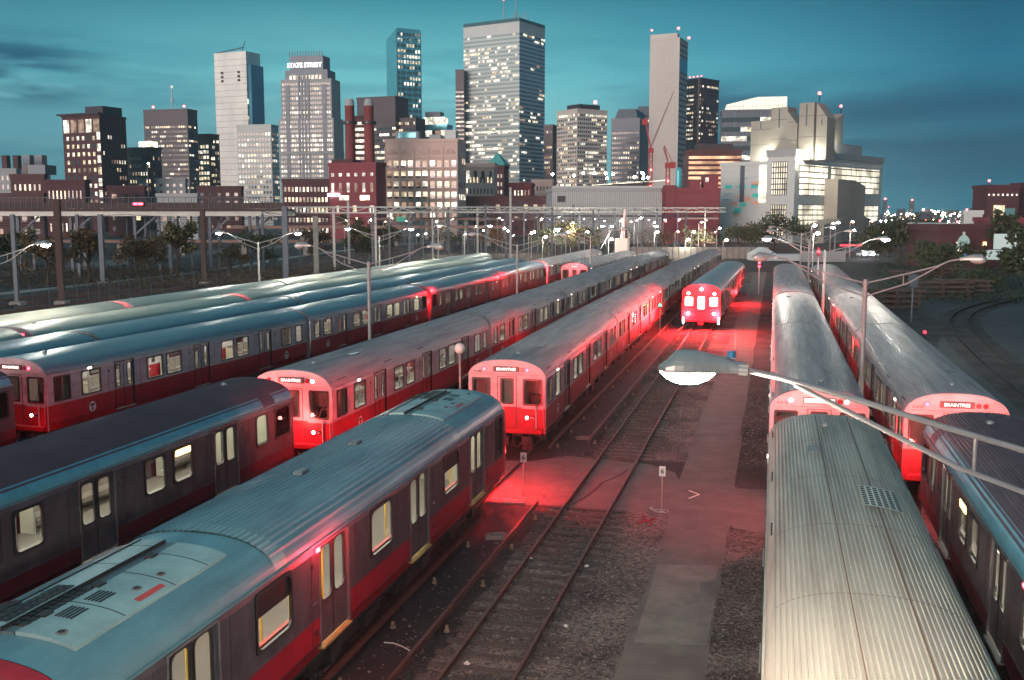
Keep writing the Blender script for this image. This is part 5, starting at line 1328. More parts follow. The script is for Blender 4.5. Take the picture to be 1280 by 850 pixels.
# sculpted concrete ramps in front of the flank
m = MB()
def prism(pts, x0, x1, mi=0):
    n = len(pts); m.add([(x0, y, z_) for y, z_ in pts]+[(x1, y, z_) for y, z_ in pts], [tuple(range(n))[::-1], tuple(range(n, 2*n))]+[(i, (i+1) % n, n+(i+1) % n, n+i) for i in range(n)], mi)
prism([(S*.30, .02), (S*.62, .02), (S*.62, zb-11), (S*.5, zb-9.2), (S*.30, zb-9)], .3, 5); prism([(S*.10, .02), (S*.30, .02), (S*.30, zb-22), (S*.10, zb-24)], 1, 7); prism([(S*.62, .02), (S*.9, .02), (S*.9, zb-24), (S*.62, zb-21)], .3, 4)
m.build('concrete_ramp', B_CONC, b)
# stacks: concrete blades with sloping tops on the roof
def stack(u0, u1, y0, y1, px_top_l, px_top_r, nm='vent_stack', split=True):
    m = MB(); m.add([(-W+u0, y0, z+1.2), (-W+u1, y0, z+1.2), (-W+u1, y1, z+1.2), (-W+u0, y1, z+1.2), (-W+u0, y0, px_top_l), (-W+u1, y0, px_top_r), (-W+u1, y1, px_top_r), (-W+u0, y1, px_top_l)], [(0, 1, 5, 4), (1, 2, 6, 5), (2, 3, 7, 6), (3, 0, 4, 7), (4, 5, 6, 7)])
    uc = (u0+u1)/2
    m.box(-W+uc-.2, -W+uc+.2, y0-.08, y0, z+12, min(px_top_l, px_top_r)-.5, 1)
    for q in (.38, .72): m.box(-W+u0, -W+u1, y0-.05, y0, z+1.2+(px_top_l-z)*q, z+1.35+(px_top_l-z)*q, 1)
    s = m.build(nm, [B_CONC, M_CHAN], b); return s
zt = lambda y: ZY(y, D+4)
def u_of(px): k_ = (px-640)/F; return W+(k_*(D+5)-(350/F*D))/(math.cos(R(42))+k_*math.sin(R(42)))
ub = [(922, 946, 151, 151), (946, 966, 136, 136), (966, 978, 142, 158), (980, 998, 133, 133), (1001, 1014, 134, 152)]
for a, c, l, r_ in ub: stack(u_of(a) if u_of(a) > 0 else .5, u_of(c), 4, 10, zt(l), zt(r_))
m = MB()
y_ = lambda px: (((px-640)/F)*D-350/F*D)/(math.sin(R(42))-((px-640)/F)*math.cos(R(42)))+3
for a, c, l, r_ in ((1016, 1033, 156, 140), (1033, 1049, 152, 136)):
    ya, yc = y_(a), y_(c); x0, x1 = -9, -2
    mm = MB(); mm.add([(x0, ya, zb), (x1, ya, zb), (x1, yc-.3, zb), (x0, yc-.3, zb), (x0, ya, zt(l)), (x1, ya, zt(l)), (x1, yc-.3, zt(r_)), (x0, yc-.3, zt(r_))], [(0, 1, 5, 4), (1, 2, 6, 5), (2, 3, 7, 6), (3, 0, 4, 7), (4, 5, 6, 7)]); mm.build('vent_stack', B_CONC, b)
roof_lamp(b, -W+u_of(1002), 5, zt(132), emis('big_red_light', (1, .05, .05), 30), .45); roof_lamp(b, -2.5, y_(1047), zt(136), E_REDB, .45)
for a in (945, 967, 984, 1000):
    m = MB(); u = u_of(a); m.box(-W+u-.5, -W+u+.5, 1.5, 2.2, z+1.25, z+1.8, 0); m.box(-W+u-.4, -W+u+.4, 1.6, 2.1, z+1.8, z+1.9, 1); fl = m.build('floodlight', [M_DARK, E_WHITE], b)
    lamp('floodlight_beam', (-W+u, 1.6, z+2.3), 2600, (1., .93, .72), b, .3)
lamp('floodlight_beam', (.2, y_(1035), zb+2.), 1800, (1., .93, .72), b, .3)
finish(b)

# grey shed, ramp lights, brick block to its right
b, W, S, z = building('long_shed', 'long grey corrugated shed behind the gantries in the middle', 690, 829, 832, 240, 330, -2, B_GREY)
m = MB()
for i in range(60): m.box(-W+W*i/60, -W+W*i/60+.25, -.15, 0, z*.3, z, 0)
m.build('cladding_ribs', B_PALE, b); block(b, -W+1.6, -W+4.2, -.2, 0, z-3.3, z-1.4, B_DARK, 'vent_louvre'); finish(b)
b, W, S, z = building('brick_plant', 'windowless red brick plant beside the pale vent building', 830, 897, 899, 240, 320, 2, B_BRICKR)
block(b, -W, -W*.82, -.5, 8, 0.02, ZY(232, 320), B_BRICKR, 'corner_tower'); block(b, -W*.55, -W*.35, 1, 6, z+1.2, z+3.4, B_BRICKR, 'roof_hut')
m = MB(); m.lathe([(1, 0), (1, 5.5), (.6, 6.4)], -W*.72, 5, z+1.2, 14); m.build('roof_silo', G_TEAL, b)
block(b, -W*.28, -.3, 1, 8, z+1.2, z+5, B_BRICKR, 'upper_block'); block(b, -W*.26, -W*.2, .9, 1, z+3, z+4.3, W2, 'lit_window'); block(b, -W*.75, -.2, -.25, 0, z-8.5, z-8, B_CREAM, 'string_course'); finish(b)
def crane(px, D, ybase, ytop, arm, jib2, label):
    x, y = PX(px, D); t = empty('tower_crane', (x, y, 0), YAW, label, 'crane', 'red construction cranes'); M = mat('crane_red', (.45, .05, .06), .5); m = MB(); z1 = ZY(ytop, D)
    for a in (-.9, .9):
        for c in (-.9, .9): m.bar((a, c, 0), (a, c, z1), .35)
    k = 0
    while k < z1-3: m.bar((-.9, -.9, k), (.9, -.9, k+3), .2); m.bar((.9, .9, k), (-.9, .9, k+3), .2); k += 3
    m.build('mast', M, t)
    m = MB(); (ax, az) = arm; p = Vector((0, 0, z1)); q = Vector(((ax-px)/F*D, 0, ZY(az, D))); up = Vector((0, 0, 1.6))
    m.bar(p, q, .35); m.bar(p+up*1.3, q, .3); d = (q-p)
    for i in range(12): a = p+d*(i/12); c = p+up*1.3*(1-(i+1)/12)+d*((i+1)/12); m.bar(a, c, .2)
    m.build('jib', mat('crane_grey', (.3, .16, .17), .5), t)
    m = MB(); q2 = Vector(((jib2[0]-px)/F*D, 0, ZY(jib2[1], D))); m.bar(p, q2, .7); m.box(q2.x-1.5, q2.x+1.5, -1, 1, q2.z-3, q2.z, 0); m.bar(p, p+Vector((-2, 0, 9)), .5); m.bar(p+Vector((-2, 0, 9)), q2, .25); m.build('counter_jib', M, t)
    m = MB(); m.box(-1.4, 1.4, -1.4, 1.4, z1-2, z1+.5, 0); m.build('cab', M, t)
    for k in range(3):
        m = MB(); m.ball((0, -1.3, z1*(.35+k*.2)), .5, 0, 6); m.build('mast_lamp', E_REDB, t)
crane(811, 560, 240, 188, (838, 118), (803, 152), 'luffing tower crane before the white slab with its long jib raised'); crane(832.5, 520, 240, 206, (826, 186), (838, 204), 'short red tower crane to the right of the raised jib')
# lit ramp structure above the shed
t = empty('lit_ramp', (*PX(760, 420), 0), YAW, 'floodlit elevated ramp above the long grey shed', 'ramp')
hw = 70/F*420; m = MB(); m.box(-hw, hw, 0, 8, ZY(237, 420), ZY(233, 420)); m.build('ramp_deck', B_PALE, t)
for i in range(8):
    m = MB(); x = -hw+hw*2*i/7; m.box(x-.5, x+.5, 3, 4, 0, ZY(237, 420)); m.build('pier', B_CONC, t)
r = random.Random(6)
for i in range(12):
    x = r.uniform(-hw, hw); m = MB(); h = r.uniform(2, 6); m.bar((x, 1, ZY(233, 420)), (x, 1, ZY(233, 420)+h), .2); m.ball((x, 1, ZY(233, 420)+h), .5, 1, 6); m.build('ramp_lamp', [M_DARK, emis('ramp_lamp_light', (1, .93, .8), 60)], t)
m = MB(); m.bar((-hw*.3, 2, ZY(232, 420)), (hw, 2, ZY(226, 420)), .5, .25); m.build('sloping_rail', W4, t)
# low infill so that no gap of bare ground shows between the blocks
for k, (a, c, y, D_, wm, lab) in enumerate([(-20, 60, 246, 360, B_BRICK, 'low dark sheds just behind the road bridge at the far left'), (200, 250, 246, 380, B_GREY, 'low grey roof behind the road bridge under the brown tower'), (250, 305, 236, 520, B_WINE, 'wine-coloured low block under the mirrored tower'), (139, 185, 236, 430, B_WINE, 'low purple-lit block with a street lamp before it'),
        (176, 236, 226, 600, B_GREY, 'grey low block right of the street lamp'), (580, 700, 249, 440, B_WINE, 'dark low block behind the gantries in the middle'), (1148, 1172, 268, 600, B_NAVY, 'low dark block among the far city lights'), (745, 812, 232, 640, B_DARK, 'dark low block under the tapered dark tower')]):
    b, W, S, z = building('low_block', lab, a, c, c+3, y, D_, 4, wm); windows(b, W, S, grid(.5, W-.5, 1, z-1, max(3, int(W/4)), max(1, int(z/4)), .4, .4, .3, 60+k), 'f', 60); finish(b)
# ------------------------------------------------------------------ middle distance
def P3(px, D, z=0.): x, y = PX(px, D); return Vector((x, y, z))
M_RUST = mat('rust_brown_steel', (.06, .032, .03), .7, .2, (.05, .03, .03), 1, .7)
M_BLUEST = mat('blue_grey_steel', (.09, .115, .15), .55, .3, (.09, .11, .13), 1, .6)
M_LIGHTST = mat('pale_grey_steel', (.42, .44, .43), .5, .3, (.28, .3, .3), 1, .6)
M_FENCE = mat('brown_fence_panel', (.07, .045, .05), .8)
# road bridge across the left
D = 165
def cam_empty(name, px, D, label, cat, group=None): p = P3(px, D); return empty(name, (p.x, p.y, 0), YAW, label, cat, group)
t = cam_empty('road_bridge', 120, D, 'long road bridge with brown railing and pale girder crossing the left background', 'bridge')
x0, x1 = (-60-120)/F*D, (356-120)/F*D
zg = ZY(270, D); zd = ZY(262, D)
m = MB(); m.box(x0, x1, 0, 9, zg, zd-.25, 0); m.build('girder', M_LIGHTST, t)
m = MB(); m.box(x0, x1, -.4, 9.4, zd-.249, zd+.1, 0); m.build('deck', M_RUST, t)
m = MB(); n = int((x1-x0)/.9)
for i in range(n): x = x0+(x1-x0)*i/n; m.box(x, x+.07, -.3, -.2, zd+.1, zd+1.9)
m.box(x0, x1, -.22, -.14, zd+.12, zd+1.1, 1); m.box(x0, x1, -.32, -.12, zd+1.88, zd+1.96, 0)
for i in range(n*2): x = x0+(x1-x0)*i/n/2; m.box(x, x+.03, -.22, -.18, zd+1.1, zd+1.88)
m.build('railing', [M_BLUEST, M_FENCE], t)
for px in (-40, 22, 88, 168, 198, 262, 312):
    m = MB(); x = (px-120)/F*D; m.box(x-.22, x+.22, 1, 1.45, 0, zg, 0); m.box(x-.22, x+.22, 6, 6.45, 0, zg, 0); m.bar((x, 1.2, zg-3), (x+3.4, 1.2, zg-.1), .3); m.build('pier', M_BLUEST, t)
for k, px in enumerate((45, 105, 118, 150, 175, 215, 232)):
    m = MB(); x = (px-120)/F*D; m.tube([(x, 4, 0), (x, 4, zg)], .18, 6); m.build('thin_pier', M_BLUEST, t)
m = MB(); x = (178-120)/F*D; m.box(x-.9, x+.9, -.5, -.35, zd+.5, zd+1.3, 0); m.box(x-.75, x-.1, -.53, -.5, zd+.75, zd+1.05, 1); m.box(x+.05, x+.75, -.53, -.5, zd+.75, zd+1.05, 1)
tag(m.build('red_display', [M_BLACK, E_RED], None, loc=t.location, rot=YAW), 'small glowing red display board on the bridge railing', 'display board')
# tall masts near the left tracks
def mast(px, D, ytop, w, m_, label, name='catenary_mast', cat='mast', group='masts along the main line', foot=True, arms=0):
    t = cam_empty(name, px, D, label, cat, group); h = ZY(ytop, D)
    m = MB(); m.box(-w/2, w/2, -w/2, w/2, 0, h, 0)
    for s in (-1, 1): m.box(-w/2-.04, w/2+.04, s*w/2-.04, s*w/2+.04, 0.01, h+.01)
    m.build('column', m_, t)
    if foot: m = MB(); m.box(-.6, .6, -.6, .6, 0, .4, 0, .05); m.build('footing', M_CONC, t)
    for k in range(abs(arms)):
        s = 1 if arms > 0 else -1; z = h-1.2-k*2.2; m = MB(); m.tube([(0, 0, z), (s*3.2, 0, z+.5)], .05, 6); m.tube([(0, 0, z+1.2), (s*3.0, 0, z+.5)], .035, 6); m.tube([(0, 0, z-.7), (s*2.6, 0, z+.35)], .04, 6)
        m.lathe([(.08, 0), (.1, .15), (.06, .3)], s*3.0, 0, z+.1, 8); m.build('bracket_arm', M_BLUEST, t)
    return t
mast(76, 105, 250, .5, M_RUST, 'thick rust-brown mast rising behind the lit lamp at the left edge', arms=0)
mast(20, 104, 268, .3, M_BLUEST, 'blue-grey column on a footing at the far left edge')
mast(129, 136, 268, .5, M_BLUEST, 'blue-grey column on a concrete footing under the bridge')
mast(256, 135, 262, .5, M_RUST, 'brown mast under the bridge left of the double lamp')
mast(358, 140, 258, .6, M_BLUEST, 'thick blue-grey mast where the bridge meets the gantry', arms=-2)
mast(396, 148, 270, .6, M_CONC, 'pale square post right of the thick blue-grey mast', foot=False)
# long signal gantry with portal posts
def gantry(pxa, pxb, D, ytop, ybot, posts, label, m_=M_LIGHTST):
    pc = (pxa+pxb)/2; t = cam_empty('line_gantry', pc, D, label, 'gantry', 'gantries over the main line'); a = (pxa-pc)/F*D; b = (pxb-pc)/F*D; zt = ZY(ytop, D); zb_ = ZY(ybot, D)
    m = MB()
    for y in (0, 1.2):
        for z in (zt, zb_): m.bar((a, y, z), (b, y, z), .2)
    n = max(4, int((b-a)/(1.6*(zt-zb_)+1)))
    for i in range(n):
        xa = a+(b-a)*i/n; xb = a+(b-a)*(i+1)/n
        m.bar((xa, 0, zb_), (xb, 0, zt), .1) if i % 2 else m.bar((xa, 0, zt), (xb, 0, zb_), .1)
        m.bar((xa, 0, zb_), (xa, 1.2, zt), .08)
    m.build('truss_beam', m_, t)
    for px in posts:
        x = (px-pc)/F*D; m = MB(); w = rnd.uniform(.22, .42); m.box(x-w/2, x+w/2, .3, .3+w, 0, zt+.01)
        if rnd.random() < .6: m.tube([(x, .3, zb_-2), (x+2.4, .3, zb_-1.2)], .06, 6); m.tube([(x, .3, zb_-.4), (x+2.2, .3, zb_-1.2)], .05, 6)
        m.build('post', M_BLUEST if rnd.random() < .6 else m_, t)
gantry(305, 520, 172, 259, 266, [375, 418, 466, 470, 487, 512], 'grey lattice gantry starting at the end of the road bridge')
gantry(478, 700, 205, 259, 265, [516, 541, 548, 561, 597, 633, 637, 690], 'long lattice gantry in front of the cream loft building')
gantry(640, 905, 240, 260, 265, [655, 681, 702, 724, 748, 768, 792, 820, 846, 880], 'farthest lattice gantry before the grey shed and brick plant')
gantry(560, 800, 300, 262, 266, [572, 590, 612, 628, 668, 712, 735, 757, 781], 'thin gantry behind the others in the middle')
k = 0
for px, D, yt, ar, lab in [(437, 190, 252, 1, 'pale mast with bracket arms left of the first dark tree'), (527, 215, 262, 2, 'mast with two bracket arms beyond the second lit lamp'), (585, 230, 258, -1, 'thin mast with an arm under the long gantry'), (607, 190, 256, 1, 'mast rising left of the centre lamp pole'), (638, 200, 235, 2, 'tallest pale mast standing just left of the middle'),
        (672, 250, 258, -1, 'thin mast below the cream block'), (716, 260, 256, 1, 'mast in front of the left end of the grey shed'), (741, 230, 262, -2, 'mast beside the tall lit white column'), (803, 260, 262, 1, 'mast before the right end of the grey shed'), (856, 270, 262, -1, 'mast in front of the brick plant'), (470, 235, 262, 1, 'thin mast behind the first lit pair of lamps'), (559, 260, 262, 1, 'thin mast behind the long gantry'), (100, 150, 268, 1, 'thin mast in shadow under the bridge at left'), (215, 160, 270, -1, 'thin mast between the two trees under the bridge'), (330, 165, 268, 1, 'thin mast beside the end of the bridge')]:
    mast(px, D, yt, .32, M_LIGHTST if 'pale' in lab else M_BLUEST, lab, foot=False, arms=ar)
# curved main line with its ballast, kerb and fence
def cbez(pts, n=40):
    out = []
    for i in range(len(pts)-1):
        p0 = Vector(pts[max(0, i-1)]); p1 = Vector(pts[i]); p2 = Vector(pts[i+1]); p3 = Vector(pts[min(len(pts)-1, i+2)])
        for k in range(8):
            t_ = k/8; out.append(.5*((2*p1)+(-p0+p2)*t_+(2*p0-5*p1+4*p2-p3)*t_*t_+(-p0+3*p1-3*p2+p3)*t_**3))
    out.append(Vector(pts[-1])); return out
def ribbon(name, pts, w, z, m_):
    m = MB(); L_, R_ = [], []
    for i, p in enumerate(pts):
        d = (pts[min(i+1, len(pts)-1)]-pts[max(0, i-1)]).normalized(); nn = Vector((-d.y, d.x, 0))*w/2
        L_.append((p.x+nn.x, p.y+nn.y, z)); R_.append((p.x-nn.x, p.y-nn.y, z))
    for i in range(len(pts)-1): m.quad(L_[i], R_[i], R_[i+1], L_[i+1])
    return setting(m, name, m_)
main = [G(*q) for q in ((-180, 410), (0, 384), (120, 369), (240, 354), (360, 337), (470, 316), (600, 301), (760, 292))]
main = cbez([tuple(p) for p in main])
def offs(pts, d):
    out = []
    for i, p in enumerate(pts):
        t_ = (pts[min(i+1, len(pts)-1)]-pts[max(0, i-1)]).normalized(); out.append(p+Vector((-t_.y, t_.x, 0))*d)
    return out
ribbon('main_line_bed', main, 15, .01, M_GRAVELD); ribbon('concrete_strip', offs(main, 12), 2.6, .02, M_CONC); ribbon('road', offs(main, 40), 10, .015, M_ASPH)
for d, lab in ((-4.4, 'curving main line track nearest the fence'), (0, 'middle curving main line track at left'), (4.4, 'farthest curving main line track at left')):
    t = empty('main_line_track', (0, 0, 0), 0, lab, 'railway track', 'curving main line tracks')
    for s in (-.72, .72):
        pp = offs(main, d+s); m = MB()
        for a, b in zip(pp, pp[1:]): m.bar(a+Vector((0, 0, .1)), b+Vector((0, 0, .1)), .09, .14)
        m.build('rail', M_RAIL, t)
fl = offs(main, -8.5); t = empty('wire_fence', (0, 0, 0), 0, 'wire fence with bent post tops along the main line', 'fence')
m = MB(); acc = 0; n = 0; last = fl[0]
M_WIRE = mat('fence_wire', (.08, .085, .09), .5, .6)
for a, b in zip(fl, fl[1:]):
    d = b-a; Ls = d.length; q = 0
    while q < Ls:
        p = a+d*(q/Ls)
        if n < 90:
            me = shared('fpost', lambda: fn_mesh_post()) if False else None
            mm = MB(); mm.tube([(p.x, p.y, 0), (p.x, p.y, 2.2), (p.x-.15, p.y+.1, 2.5), (p.x-.45, p.y+.1, 2.6)], .035, 6); mm.build('fence_post', M_BLUEST, t); n += 1
        q += 7.
    for z in (.4, .9, 1.4, 1.9, 2.2): m.bar((a.x, a.y, z), (b.x, b.y, z), .015)
    for i in range(int(Ls/.5)): p = a+d*(i*.5/Ls); m.bar((p.x, p.y, 0), (p.x, p.y, 2.2), .012)
m.build('fence_mesh', M_WIRE, t)

for k_, (ya, yb, D_, lab) in enumerate([(9.4, 8.6, 150, 'lowest overhead wire crossing in front of the left verge'), (8.6, 8.9, 168, 'overhead wire strung between the left masts'), (7.9, 8.4, 190, 'overhead wire passing behind the brown mast'), (7.2, 7.8, 215, 'overhead wire behind the square post'), (6.6, 7.4, 240, 'farthest overhead wire over the main line')]):
    m = MB(); pa = [P3(-60+k*55, D_+k*3, ya+(yb-ya)*k/15-.5*math.sin((k % 4)/4*3.14)) for k in range(16)]
    m.tube(pa, .035, 5); thing(m, 'overhead_wire', M_BLACK, lab, 'wire', 'overhead wires of the main line')
# ------------------------------------------------------------------ trees
M_BARK = mat('bark', (.09, .065, .05), .9, 0, (.04, .03, .025), 6, .8)
def leafmat(n, a, b): return mat(n, a, .75, 0, b, 1.2, .9)
LM = [leafmat('dark_green_leaves', (.035, .055, .03), (.06, .075, .03)), leafmat('olive_leaves', (.08, .085, .03), (.12, .10, .04)), leafmat('autumn_leaves', (.12, .08, .03), (.08, .035, .02)), leafmat('pale_grey_leaves', (.16, .18, .11), (.10, .12, .07))]
def tree(px, D, ybase, ytop, wpx, kind, label, seed, n=1600, group='trees around the yard'):
    p = P3(px, D); z0 = 0; H_ = ZY(ytop, D); W_ = wpx/F*D
    t = empty('leafy_tree', (p.x, p.y, 0), YAW, label, 'tree', group); r = random.Random(seed)
    m = MB(); tips = []
    m.tube([(0, 0, 0), (r.uniform(-.2, .2), 0, H_*.25), (r.uniform(-.3, .3), 0, H_*.5), (r.uniform(-.3, .3), 0, H_*.8)], .03*H_, 7, r2=.008*H_)
    for k in range(11):
        a = r.uniform(0, 6.28); h0 = H_*r.uniform(.18, .6); e = Vector((math.cos(a)*W_*.40, math.sin(a)*W_*.40, h0+H_*r.uniform(.1, .34))); m.tube([(0, 0, h0), (e.x*.5, e.y*.5, h0+(e.z-h0)*.65), e], .012*H_, 5, r2=.003*H_); tips.append(e)
    m.build('trunk', M_BARK, t)
    tips += [Vector((r.uniform(-.15, .15)*W_, r.uniform(-.15, .15)*W_, H_*r.uniform(.55, .86))) for _ in range(6)]
    cl = [(e+Vector((r.gauss(0, .05)*W_, r.gauss(0, .05)*W_, r.gauss(0, .03)*H_)), r.uniform(.10, .21)*W_) for e in tips for _ in range(2)]
    m = MB(); s = max(.16, .034*H_)
    for i in range(n):
        c, rr = r.choice(cl); v = Vector((r.gauss(0, 1), r.gauss(0, 1), r.gauss(0, .8))).normalized()*rr*r.uniform(.45, 1.08)
        q = c+v
        if q.z < H_*.10: continue
        a = Vector((r.gauss(0, 1), r.gauss(0, 1), r.gauss(0, 1))).normalized()*s*r.uniform(.6, 1.4); b = a.cross(Vector((r.gauss(0, 1), r.gauss(0, 1), r.gauss(0, 1)))).normalized()*s*r.uniform(.4, .9)
        m.quad(q-a, q-b, q+a, q+b)
    m.build('crown', LM[kind], t)
for i, (px, D, yt, w, kd, lab, n) in enumerate([
    (920, 250, 278, 52, 0, 'round dark tree behind the far end of the short lit train', 2200), (967, 270, 269, 66, 0, 'larger dark tree in front of the pale vent building', 2600), (1000, 262, 279, 40, 0, 'dark bushy tree right of the larger tree', 1500),
    (1122, 190, 270, 78, 0, 'big dark tree behind the lit lamp head at right', 3000), (1160, 230, 272, 56, 0, 'dark tree touching the brick buildings at right', 1600), (1290, 120, 280, 62, 0, 'black tree overlapping the name board at the right edge', 2600), (1255, 170, 258, 40, 0, 'dark tree by the arched brick building', 1200),
    (222, 150, 274, 44, 1, 'yellow-green tree under the road bridge', 1800), (172, 150, 290, 70, 2, 'brown autumn bush under the bridge', 1800), (112, 140, 276, 42, 2, 'autumn tree left of the concrete footing', 1200), (60, 135, 292, 60, 2, 'dim brown tree behind the left lamp', 1000), (290, 160, 300, 40, 2, 'low brown bush right of the brown mast', 900),
    (446, 200, 268, 40, 1, 'hazy olive tree behind the first lit lamp head', 1500), (490, 220, 274, 24, 0, 'narrow dark tree between the lit lamps', 900), (683, 230, 283, 44, 3, 'pale dusty tree lit by the middle lamps', 1500), (716, 240, 276, 50, 1, 'olive tree before the grey shed', 1500), (735, 225, 281, 30, 3, 'small pale tree beside the tall lit column', 900), (825, 250, 288, 40, 2, 'reddish bush by the brick plant', 900), (872, 240, 284, 40, 3, 'pale feathery tree near the bright lamp right of centre', 1200), (1212, 150, 300, 40, 0, 'low dark scrub before the red factory wall', 900),
    (1176, 128, 300, 44, 0, 'dark scrubby tree in front of the red factory wall', 1500), (1222, 122, 334, 60, 0, 'dark low bush below the name board', 1000), (1150, 150, 296, 46, 0, 'dark bush between the big dark tree and the factory', 1300), (25, 150, 284, 50, 0, 'dark tree behind the far left columns', 1300), (325, 165, 284, 44, 0, 'dark tree under the end of the bridge', 1300), (395, 190, 282, 40, 2, 'brown bush behind the pale square post', 1000), (560, 260, 284, 40, 0, 'dark bush behind the thin masts in the middle', 900), (620, 250, 286, 44, 2, 'brown bush left of the tallest pale mast', 900), (780, 255, 286, 50, 2, 'reddish brown bush behind the lit crane mast', 1000),
    (1075, 300, 290, 30, 0, 'small dark tree below the right corner of the vent building', 700)]):
    tree(px, D, 0, yt, w, kd, lab, 20+i, n)
# scrub on the verge at left and right: nobody could count it
def scrub(name, region, n, s, m_, label, seed):
    r = random.Random(seed); m = MB()
    for i in range(n):
        p = region(r); h = r.uniform(.2, 1.1)*s
        for k in range(5):
            a = r.uniform(0, 6.28); q = p+Vector((r.gauss(0, .3)*s, r.gauss(0, .3)*s, r.uniform(.1, h))); v = Vector((math.cos(a), math.sin(a), r.uniform(-.4, .8)))*.13*s; b = Vector((-math.sin(a), math.cos(a), r.uniform(-.3, .5)))*.07*s
            m.quad(q-v, q-b, q+v, q+b)
    return tag(m.build(name, m_), label, 'scrub', kind='stuff')
scrub('verge_scrub', lambda r: P3(r.uniform(-60, 480), r.uniform(128, 175)), 3500, 1.3, LM[2], 'brown scrub on the dark verge under the road bridge', 3)
scrub('yard_scrub', lambda r: P3(r.uniform(1095, 1300), r.uniform(105, 190)), 2500, 1.2, LM[0], 'dark scrub along the yard edge at right', 4)
# ------------------------------------------------------------------ right-hand yard
ribbon('yard_road', [Vector((11, 20, 0)), Vector((13, 60, 0)), Vector((20, 100, 0)), Vector((34, 150, 0)), Vector((52, 200, 0))], 9, .003, M_YARD)
sheet('yard_apron', [tuple(G(*q)[:2]) for q in ((1130, 352), (1290, 372), (1420, 420), (1420, 560), (1290, 470), (1215, 415), (1150, 392))], .006, M_YARD)
for j, off in enumerate((0,)):
    cur = [G(*q) for q in ((1420, 600), (1310, 505), (1245, 455), (1208, 420), (1199, 402), (1215, 388), (1262, 376), (1340, 368), (1440, 364))]
    cur = cbez([tuple(p) for p in cur]); t = empty('siding_track', (0, 0, 0), 0, 'rusty siding track curving away at the right', 'railway track')
    ribbon('siding_bed', cur, 3.4, .009, M_GRAVELD)
    for s in (-.72, .72):
        pp = offs(cur, s); m = MB()
        for a, b in zip(pp, pp[1:]): m.bar(a+Vector((0, 0, .1)), b+Vector((0, 0, .1)), .09, .15)
        m.build('rail', M_DARK, t)
r = random.Random(31)
for k, (px, py, w, h, lab) in enumerate([(1120, 385, 5.5, 1.6, 'low stack of dark timbers beside the rightmost train'), (1178, 372, 6.5, 2.0, 'stack of old sleepers in the middle of the right yard'), (1215, 370, 4.5, 1.8, 'sleeper stack nearest the curving siding'), (1140, 350, 5, 1.2, 'small pile of boards behind the sleeper stacks'), (1190, 346, 6, 1.1, 'far pile of boards before the red factory')]):
    t = G(px, py); root = empty('sleeper_stack', (t.x, t.y, 0), YAW, lab, 'timber stack', 'timber stacks in the right yard')
    z = 0; row = 0
    while z < h:
        for i in range(3):
            m = MB(); a = r.uniform(-.3, .3)
            if row % 2 == 0: m.box(-w/2+a, w/2+a, i*1.0, i*1.0+.28, z, z+.24, 0, .02)
            else:
                x = -w/2+.4+i*(w-1.1)/2; m.box(x, x+.3, -.2, 2.5, z, z+.24, 0, .02)
            m.build('timber', M_TIE, root)
        z += .26; row += 1
m = MB(); p = G(1139, 403); m.tube([(0, 0, 0), (0, 0, 4)], .1, 8); m.box(-.35, .35, -.2, .2, 3.0, 4.1, 0, .03); thing(m, 'switch_stand', M_BLUEST, 'blue-grey cabinet on a post beside the rightmost train', 'cabinet', loc=p, rot=YAW)
m = MB(); p = G(1155, 436); m.tube([(0, 0, 0), (0, 0, 1.1)], .05, 8); m.ball((0, 0, 1.15), .12, 1, 6); thing(m, 'red_stake_light', [M_DARK, E_REDLO], 'tiny red light on a stake right of the rightmost train', 'light', loc=p)
# red factory wall and signs
b, W, S, z = building('red_factory', 'long low red brick factory at the right edge', 1172, 1285, 1290, 289, 175, -4, B_WINE)
for i in range(3):
    m = MB(); x = -W+W*(.18+.3*i); m.box(x, x+.5, -.2, 0, z*.62, z*.72); m.build('wall_lamp', E_ORANGE if i else W1, b)
windows(b, W, S, [(3, 4, 3, 4.2, 2)], 'f'); finish(b)
b, W, S, z = building('red_factory', 'lower dark red shed with pale roof left of the oval sign', 1168, 1200, 1204, 287, 185, -4, B_WINE, roofm=B_PALE); finish(b)
t = cam_empty('oval_sign', 1202, 170, 'pale oval sign with faint letters on the red factory', 'sign')
zc = ZY(303, 170); m = MB(); m.disc((0, 0, zc), 1.0, (0, -1, 0), .15, 0, 24)
for v in range(len(m.v)): a = m.v[v]; m.v[v] = (a[0], a[1], zc+(a[2]-zc)*1.25)
m.build('sign_disc', mat('pale_sign_face', (.35, .5, .48), .5, emit=(.35, .55, .52), es=.12), t); m = MB(); m.box(-.2, .2, -.1, .05, zc+1.2, zc+1.8); m.build('finial', B_PALE, t)
me = text_mesh('BAY', .75, .02, .02); me.materials.append(mat('faint_letters', (.15, .3, .3), .5)); inst(me, 'sign_lettering', t, (0, -.2, zc), (R(90), 0, 0))
t = cam_empty('name_board', 1256, 165, 'white board lettered Tolm partly hidden by the dark tree', 'sign')
m = MB(); w = 25/F*165; m.box(-w, w, -.1, .1, ZY(324, 165), ZY(312, 165)); m.build('board', mat('lit_white_board', (.5, .58, .56), .5, emit=(.55, .7, .68), es=.22), t)
m = MB(); m.box(-w*.62, w*.7, .12, .3, ZY(311, 165), ZY(292, 165)); m.build('upper_board', MATS['lit_white_board'], t)
me = text_mesh('Tolm', 1.5, .03, .03, .9); me.materials.append(M_LOGOK); inst(me, 'sign_lettering', t, (-w*.1, -.14, ZY(318, 165)+.0), (R(90), 0, 0))
b, W, S, z = building('arched_building', 'brick building with a tall floodlit arch at the right edge', 1228, 1268, 1276, 236, 340, 3, B_WINE)
m = MB(); cx = -W*.38; rr = W*.27
m.box(cx-rr, cx+rr, -.2, 0, z-15, z-6.5)
